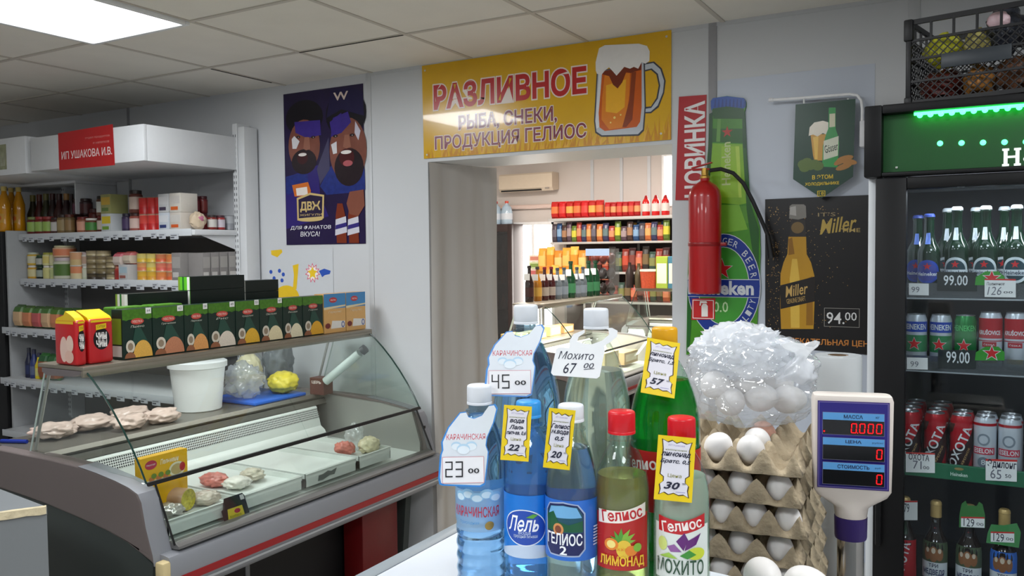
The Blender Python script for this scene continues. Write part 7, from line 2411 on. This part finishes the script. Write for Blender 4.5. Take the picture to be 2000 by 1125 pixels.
kinds = [mk_b2(c_, H, r) for c_, H, r in ((((34, 16, 14), (60, 30, 26), (40, 30, 30)), 0.275, 0.034), (((150, 96, 20), (180, 140, 60), (60, 50, 50)), 0.265, 0.034), (((54, 16, 18), (150, 140, 130), (110, 20, 30)), 0.26, 0.033), (((90, 98, 104), (120, 130, 140), (60, 70, 80)), 0.25, 0.034), (((14, 60, 34), (60, 120, 80), (30, 60, 40)), 0.30, 0.040))]
wds = ['dark', 'amber', 'dark red', 'greyish', 'green']
for i, (x, k) in enumerate(((1034, 0), (1050, 1), (1064, 2), (1077, 2), (1089, 3), (1102, 3), (1115, 4), (1127, 3), (1139, 3), (1150, 4), (1163, 4))):
    p = at(x, yb_(x) - 1, Z=1.2195)
    place(kinds[k], p.x + 0.0, p.y, 1.2195, '%s beer bottle on the second deli case, %s from its near end' % (wds[k], ORD[i]), 0, 'beer bottles on the second deli case')
# wafer boxes on its ledge and loaves on the deck
LZ2 = 0.8887
for i, (y, sx, sz, col, w_) in enumerate(((5.62, 0.14, 0.07, (206, 176, 110), 'nearest'), (5.92, 0.15, 0.06, (190, 150, 90), 'second'), (6.22, 0.13, 0.08, (214, 186, 120), 'third'), (6.50, 0.12, 0.07, (176, 130, 80), 'farthest'))):
    b = MB().box((-3.30, y, LZ2), (-3.30 + sx, y + 0.2, LZ2 + sz), P(*col), 0.003)
    b.box((-3.30 + sx - 0.0005, y + 0.02, LZ2 + 0.012), (-3.30 + sx + 0.0005, y + 0.18, LZ2 + sz - 0.012), P(226, 206, 160))
    tag(b.obj('wafer_box', smooth=False), 'beige wafer box on the second deli ledge, %s of its row' % w_, 'box', 'wafer boxes in the second deli case')
for i, (x, y, sx, sy, sz, col, l) in enumerate(((-2.86, 5.55, 0.30, 0.30, 0.12, (206, 190, 160), 'cream cake box in the second deli case, nearest'), (-2.84, 5.95, 0.28, 0.28, 0.14, (222, 206, 170), 'cream cake box in the second deli case, middle'), (-2.84, 6.35, 0.28, 0.30, 0.10, (196, 170, 130), 'tan cake box in the second deli case, farthest'))):
    b = MB().box((x, y, 0.667), (x + sx, y + sy, 0.667 + sz), P(*col), 0.004)
    b.box((x + sx - 0.0005, y + 0.03, 0.69), (x + sx + 0.0006, y + sy - 0.03, 0.667 + sz - 0.02), P(236, 226, 200))
    tag(b.obj('cake_box', smooth=False), l, 'box', 'cake boxes in the second deli case')
# clear display stand beyond the bottles
p = at(1196, 572, Y=6.72)
t = thing('display_stand', 'clear plastic display stand of snacks at the far end of the second deli case', 'stand', (-2.92, 6.72, 1.2195))
AC_ = GL('acrylic', (226, 232, 236), 1.0, base=0.06)
SHZ = 0.40
for lo, hi in (((-0.10, -0.11, 0), (-0.097, 0.11, SHZ)), ((0.117, -0.11, 0), (0.12, 0.11, SHZ))):
    MB().box(lo, hi, AC_).obj('side_plate', t)
for z in (0.0, 0.13, 0.26):
    MB().box((-0.096, -0.11, z), (0.116, 0.11, z + 0.003), AC_).obj('shelf', t)
MB().box((-0.10, -0.112, SHZ - 0.06), (0.12, -0.109, SHZ), P(150, 170, 200, 0.3)).obj('header_card', t)
for k, (z, cs_) in enumerate(((0.004, (70, 56, 50)), (0.134, (90, 80, 76)), (0.264, (120, 60, 50)))):
    for j in range(3):
        o = MB().blob((0, 0, 0.05), (0.033, 0.05, 0.05), M('stand_pack_%d' % k, cs_, 0.3, nz=0.5, ns=50), 3, 0.2, 3, k * 3 + j, 0.048).obj('snack_bag', ang=80)
        o.location = (-2.98 + 0.072 * j, 6.73, 1.2195 + z)
        tag(o, 'dark snack bag in the clear stand, %s from left on its %s shelf' % (ORD[j], ['lowest', 'middle', 'top'][k]), 'bag', 'snack bags in the clear stand')
# red and green tubs beyond the stand
for i, (x, col, h, l) in enumerate(((1222, (40, 30, 28), 0.26, 'dark bottle right of the clear stand'), (1240, (70, 60, 40), 0.25, 'dark olive bottle right of the clear stand'))):
    p = at(x, 562, Y=7.95)
    o = MB().lathe([(0, 0), (0.04, 0), (0.042, 0.006), (0.042, h * 0.6), (0.018, h * 0.8), (0.016, h), (0, h)], P(*col, 0.25), 20).obj('bottle')
    o.location = (p.x, 8.06, 1.2195)
    tag(o, l, 'bottle')
b = MB().lathe([(0, 0), (0.080, 0), (0.094, 0.17), (0.0, 0.17)], M('candy_red', (176, 70, 40), 0.35, nz=0.5, ns=60), 28)
b.lathe([(0.096, 0.168), (0.098, 0.170), (0.096, 0.19), (0.0, 0.192)], P(214, 200, 180, 0.35), 28, cap=False)
p = at(1260, 560, Y=8.06)
o = b.obj('candy_tub')
o.location = (p.x + 0.045, 8.06, 1.2195)
tag(o, 'round tub of red sweets with pale lid on the far deli case', 'tub')
for i in range(2):
    p = at(1290 + 14 * i, 560, Y=8.06)
    b = MB().box((-0.06, -0.05, 0), (0.06, 0.05, 0.32), P(*((150, 170, 60) if i == 0 else (60, 110, 130)), 0.4), 0.004)
    b.box((-0.05, -0.0506, 0.05), (0.05, -0.0496, 0.25), P(210, 206, 190))
    o = b.obj('juice_carton', smooth=False)
    o.location = (p.x + 0.03 + 0.05 * i, 8.06, 1.2195)
    tag(o, ['green juice carton on the far deli case', 'blue juice carton on the far deli case'][i], 'carton')

# ---- far wall: shelves of snacks
YS = 9.15
xs0, xs1 = at(1074, 430, Y=YS).x, -2.2
ztop = at(1080, 427, Y=YS).z
t = thing('snack_rack', 'long dark backed rack of snacks along the far wall', 'rack', (xs0, YS, 0))
RG = P(170, 166, 162, 0.5)
MB().box((0, 0.40, 0.0), (xs1 - xs0, 0.43, ztop - 0.03), M('rack_dark_back', (52, 40, 38), 0.6, nz=0.1)).obj('back_panel', t)
MB().box((-0.03, 0.0, ztop - 0.035), (xs1 - xs0, 0.43, ztop), RG, 0.004).obj('top_board', t)
zl = [at(1100, 473, Y=YS).z, at(1100, 531, Y=YS).z, 1.0, 0.6]
for z in zl:
    MB().box((0.0, 0.0, z - 0.025), (xs1 - xs0, 0.39, z), RG, 0.003).obj('shelf', t)
for x in (0.0, 0.98, xs1 - xs0 - 0.03):
    MB().box((x, 0.391, 0.0), (x + 0.03, 0.399, ztop - 0.036), RG).obj('upright', t)
def packet(col, col2, w_, h, d, seed):
    b = MB()
    m1, m2 = M('snack_%d_%d_%d' % col, col, 0.32, nz=0.35, ns=25), P(*col2, 0.35)
    vs = []
    prof = [(0.0, 0.12), (0.03, 0.15), (0.10, 0.7), (0.3, 1.0), (0.7, 1.0), (0.88, 0.65), (0.95, 0.12), (1.0, 0.10)]
    n = 14
    for zz, k in prof:
        for i in range(n):
            a = 2 * math.pi * i / n
            ca, sa = math.cos(a), math.sin(a)
            q = 1 + 0.08 * noise.noise(Vector((ca * 2 + seed, sa * 2, zz * 4)))
            vs.append((w_ / 2 * math.copysign(abs(ca) ** 0.45, ca) * (1.0 if 0.06 < zz < 0.92 else 1.03), d / 2 * k * q * math.copysign(abs(sa) ** 0.8, sa), h * zz))
    for j in range(len(prof) - 1):
        b.add(vs[j * n:(j + 2) * n], [[i, (i + 1) % n, n + (i + 1) % n, n + i] for i in range(n)], m2 if j == 3 else m1)
    b.add(vs[:n], [list(range(n))[::-1]], m1)
    b.add(vs[-n:], [list(range(n))], m1)
    return b.obj('snack_packet', ang=60)
def row(x0, x1, n, y, z, hpx, cols, place_, group, words, hang=False, jit=0.0):
    protos = {}
    for i in range(n):
        x = x0 + (x1 - x0) * (i + 0.5) / n
        p = at(x, 450, Y=y)
        wd = (at(x0 + (x1 - x0) * (i + 1) / n, 450, Y=y).x - at(x0 + (x1 - x0) * i / n, 450, Y=y).x) * 0.97
        c_ = cols[i % len(cols)]
        h = hpx * ((p - CAM).dot(FW)) / FPX * (1 + jit * math.sin(i * 2.7))
        if c_ not in protos:
            o = packet(c_[0], c_[1], wd, h, min(0.09, wd * 0.9), i)
            protos[c_] = o
        else:
            o = protos[c_].copy()
            COL.objects.link(o)
        o.location = (p.x, y, z + 0.0005)
        tag(o, '%s packet, %s from the left %s' % (c_[2] if len(c_) > 2 else words, ORD[i], place_), 'packet', group)
ys = YS + 0.08
row(1078, 1180, 7, ys, ztop, 33, [((176, 30, 26), (206, 110, 60), 'red'), ((190, 26, 30), (196, 60, 50), 'red'), ((170, 30, 24), (206, 150, 70), 'red')], 'on top of the far rack', 'red packets on top of the far rack', 'red')
row(1182, 1251, 6, ys, ztop, 29, [((176, 24, 28), (196, 90, 60), 'smaller red'), ((160, 24, 26), (206, 140, 90), 'smaller red')], 'of the right group atop the far rack', 'small red packets on top of the far rack', 'red')
t = thing('ketchup_bottle', '', 'bottle')
KR = M('ketchup_red', (190, 22, 20), 0.25, coat=0.4)
MB().lathe([(0, 0), (0.042, 0), (0.046, 0.01), (0.046, 0.05), (0.046, 0.14), (0.042, 0.17), (0.022, 0.20)], KR, 20).obj('body', t)
MB().lathe([(0.0468, 0.05), (0.0468, 0.14)], P(214, 196, 190, 0.4), 20, cap=False).obj('label', t)
MB().lathe([(0.022, 0.198), (0.024, 0.20), (0.012, 0.235), (0, 0.237)], P(150, 16, 18, 0.3), 16, cap=False).obj('cap', t)
for i, x in enumerate((1262, 1281, 1300)):
    p = at(x, 420, Y=ys)
    place(t, p.x, ys, ztop + 0.0005, 'red ketchup bottle on top of the far rack, %s of three from left' % ORD[i], 0, 'ketchup bottles on top of the far rack')
PALC = [((70, 60, 66), (96, 90, 100), 'dark'), ((40, 70, 110), (120, 150, 180), 'blue'), ((66, 46, 40), (150, 110, 80), 'brown'), ((80, 60, 70), (150, 130, 130), 'plum'), ((90, 110, 40), (190, 180, 60), 'green'), ((150, 50, 40), (190, 130, 90), 'red'), ((50, 50, 80), (90, 110, 110), 'dark blue'), ((176, 96, 50), (206, 150, 90), 'orange')]
row(1079, 1165, 9, ys, zl[0], 35, PALC, 'on the upper shelf of the far rack', 'packets on the upper far shelf', 'dark', jit=0.1)
row(1166, 1308, 12, ys, zl[0], 34, PALC[::-1], 'in the right half of the upper far shelf', 'packets on the upper far shelf', 'dark', jit=0.15)
row(1079, 1165, 9, ys + 0.12, zl[0], 36, PALC[2:] + PALC[:2], 'in the back row of the upper far shelf', 'packets on the upper far shelf', 'dark', jit=0.1)
row(1228, 1308, 5, ys - 0.0 + 0.13, zl[0], 36, [((206, 160, 70), (196, 120, 60), 'yellow'), ((60, 100, 150), (196, 176, 60), 'blue and yellow'), ((190, 110, 60), (206, 160, 80), 'orange')], 'in the right back row, upper far shelf', 'packets on the upper far shelf', 'yellow', jit=0.1)
ORG = [((206, 140, 50), (214, 170, 90), 'orange snack'), ((214, 160, 70), (206, 130, 40), 'golden snack'), ((196, 120, 40), (214, 180, 110), 'amber snack')]
row(1052, 1146, 6, YS - 0.10, zl[1] - 0.02, 50, ORG, 'in front of the far rack', 'orange snack packets by the far rack', 'orange', jit=0.12)
row(1062, 1150, 6, YS - 0.22, zl[1] - 0.22, 48, ORG[::-1], 'of the lower row before the far rack', 'orange snack packets by the far rack', 'orange', jit=0.12)
t = thing('snack_basket', 'two step wire basket holding orange snack packets before the far rack', 'basket', (0, YS - 0.17, 0))
xa, xb = at(1048, 530, Y=YS - 0.17).x, at(1152, 530, Y=YS - 0.17).x
MB().box((xa, 0.0, zl[1] - 0.045), (xb, 0.13, zl[1] - 0.022), RG).obj('step', t)
MB().box((xa, -0.13, zl[1] - 0.245), (xb, -0.001, zl[1] - 0.222), RG).obj('step', t)
for x in (xa + 0.01, xb - 0.03):
    MB().box((x, -0.12, 0), (x + 0.02, -0.10, zl[1] - 0.246), RG).obj('leg', t)
    MB().box((x, 0.10, 0), (x + 0.02, 0.12, zl[1] - 0.046), RG).obj('leg', t)
REDS = [((120, 44, 34), (176, 70, 50), 'rust'), ((60, 34, 34), (120, 60, 50), 'dark red'), ((150, 60, 44), (190, 110, 80), 'brick'), ((46, 40, 36), (110, 90, 60), 'dark'), ((50, 70, 60), (120, 120, 70), 'dark green')]
row(1150, 1308, 12, ys, zl[1], 44, REDS, 'on the middle shelf of the far rack', 'packets on the middle far shelf', 'rust', jit=0.12)
row(1082, 1308, 18, ys, zl[2], 36, REDS[::-1], 'on the lower shelf of the far rack', 'packets on the lower far shelf', 'dark', jit=0.15)
for i in range(3):
    p = at(1045, 500, Y=YS - 0.05)
    b = MB().box((-0.075, -0.05, 0), (0.075, 0.05, 0.085), P(*[(206, 180, 170), (190, 196, 150), (214, 196, 180)][i]), 0.003)
    b.box((-0.06, -0.0506, 0.02), (0.06, -0.0496, 0.065), P(*[(180, 90, 90), (120, 140, 70), (190, 120, 100)][i]))
    o = b.obj('food_carton', smooth=False)
    o.location = (p.x - 0.02, YS + 0.02, zl[1] - 0.05 + 0.0865 * i)
    tag(o, 'pale carton beside the bright window, %s of its stack' % ['bottom', 'middle', 'top'][i], 'box', 'cartons beside the window')
t = thing('carton_stand', 'narrow pale stand carrying the cartons beside the window', 'stand', (p.x - 0.02, YS + 0.02, 0))
MB().box((-0.08, -0.06, zl[1] - 0.08), (0.08, 0.06, zl[1] - 0.051), RG, 0.003).obj('top', t)
for x, y in ((-0.07, -0.05), (0.07, -0.05), (-0.07, 0.05), (0.07, 0.05)):
    MB().box((x - 0.008, y - 0.008, 0), (x + 0.008, y + 0.008, zl[1] - 0.081), RG).obj('leg', t)

# ---- dark fridge, air conditioner, pipe
YR = 9.30
x0, x1 = at(945, 440, Y=YR).x - 0.25, at(1001, 440, Y=YR).x
zf = at(1000, 437, Y=YR).z
t = thing('drinks_fridge', 'dark brown glass door fridge left of the bright window in the next room', 'fridge', (x0, YR, 0))
FB = M('far_fridge_frame', (46, 32, 30), 0.45, nz=0.06)
w_ = x1 - x0
b = MB()
for lo, hi in (((0, 0.02, 0), (0.04, 0.28, zf)), ((w_ - 0.04, 0.02, 0), (w_, 0.28, zf)), ((0.04, 0.25, 0), (w_ - 0.04, 0.28, zf)), ((0.04, 0.02, zf - 0.12), (w_ - 0.04, 0.25, zf)), ((0.04, 0.02, 0), (w_ - 0.04, 0.25, 0.12))):
    b.box(lo, hi, FB, 0.003)
b.obj('cabinet', t)
b = MB()
for lo, hi in (((0.0, -0.03, 0.1), (0.06, 0.018, zf - 0.005)), ((w_ - 0.06, -0.03, 0.1), (w_, 0.018, zf - 0.005)), ((0.06, -0.03, zf - 0.10), (w_ - 0.06, 0.018, zf - 0.005)), ((0.06, -0.03, 0.1), (w_ - 0.06, 0.018, 0.18))):
    b.box(lo, hi, FB, 0.003)
dr = b.obj('door', t)
MB().box((0.058, -0.012, 0.178), (w_ - 0.058, -0.008, zf - 0.098), GL('far_fridge_glass', (150, 140, 136), 0.8, base=0.06)).obj('glass', dr)
for z in (0.5, 0.85, 1.2, 1.5):
    MB().box((0.041, 0.03, z - 0.012), (w_ - 0.041, 0.245, z), P(120, 116, 112)).obj('shelf', t)
for k, z in enumerate((0.85, 1.2, 1.5)):
    for j in range(4):
        x = x0 + w_ - 0.11 - 0.095 * j
        if x < x0 + 0.09:
            continue
        c_ = [((150, 70, 50), (190, 120, 90)), ((170, 100, 60), (120, 50, 40)), ((110, 120, 110), (150, 150, 140))][k]
        o = MB().lathe([(0, 0), (0.033, 0), (0.035, 0.005), (0.035, 0.10), (0.014, 0.16), (0.014, 0.2), (0, 0.2)], [P(*c_[0]), P(*c_[0]), P(*c_[0]), P(*c_[1]), P(*c_[1]), P(*c_[1])], 16).obj('bottle')
        o.location = (x, YR + 0.10, z + 0.0006)
        tag(o, 'small bottle in the dark fridge, %s from right on its %s shelf' % (ORD[j], ['lower', 'middle', 'upper'][k]), 'bottle', 'bottles in the dark fridge')
for i, (x, cc_) in enumerate(((969, (190, 60, 60)), (990, (206, 80, 60)))):
    p = at(x, 432, Y=YR + 0.14)
    t = thing('water_bottle', 'large clear water bottle with red cap on the dark fridge, %s one' % ['left', 'right'][i], 'bottle', (p.x, YR + 0.14, zf + 0.001), group='water bottles on the dark fridge')
    MB().lathe([(0, 0), (0.07, 0), (0.075, 0.01), (0.075, 0.05), (0.072, 0.10), (0.075, 0.15), (0.06, 0.22), (0.022, 0.26), (0.02, 0.28)], M('far_water', (170, 190, 206), 0.12, nz=0.25, ns=15, coat=0.5), 24).obj('body', t)
    MB().lathe([(0.0762, 0.06), (0.0762, 0.14)], P(206, 212, 220, 0.4), 24, cap=False).obj('label', t)
    MB().lathe([(0.021, 0.27), (0.025, 0.272), (0.024, 0.30), (0, 0.302)], P(*cc_, 0.35), 16, cap=False).obj('cap', t)
xa, xb = at(974, 340, Y=9.4).x, at(1078, 340, Y=9.4).x
za, zb = at(1030, 375, Y=9.4).z, at(1030, 338, Y=9.4).z
t = thing('air_conditioner', 'beige wall air conditioner on the far wall above the window', 'air conditioner', (xa, 9.59, za))
AB = M('ac_beige', (206, 190, 170), 0.45, nz=0.04)
MB().prism([(0.0, 0.03), (-0.15, 0.01), (-0.19, 0.05), (-0.19, zb - za - 0.02), (-0.17, zb - za), (0.0, zb - za)], 0.0, xb - xa, AB, axis='X').obj('housing', t)
MB().box((0.03, -0.185, 0.015), (xb - xa - 0.16, -0.165, 0.032), BLACK).obj('air_slot', t)
MB().box((xb - xa - 0.10, -0.192, 0.03), (xb - xa - 0.04, -0.1895, 0.05), P(150, 140, 130)).obj('badge', t)
p, q = at(1003, 405, Y=9.55), at(1074, 402, Y=9.55)
t = thing('wall_pipe', 'pinkish pipe running along the far wall under the air conditioner', 'pipe', (0, 0, 0))
MB().tube([(p.x - 0.5, 9.555, p.z), (q.x + 0.4, 9.555, p.z)], 0.028, P(214, 190, 180, 0.4), 14).obj('pipe', t)
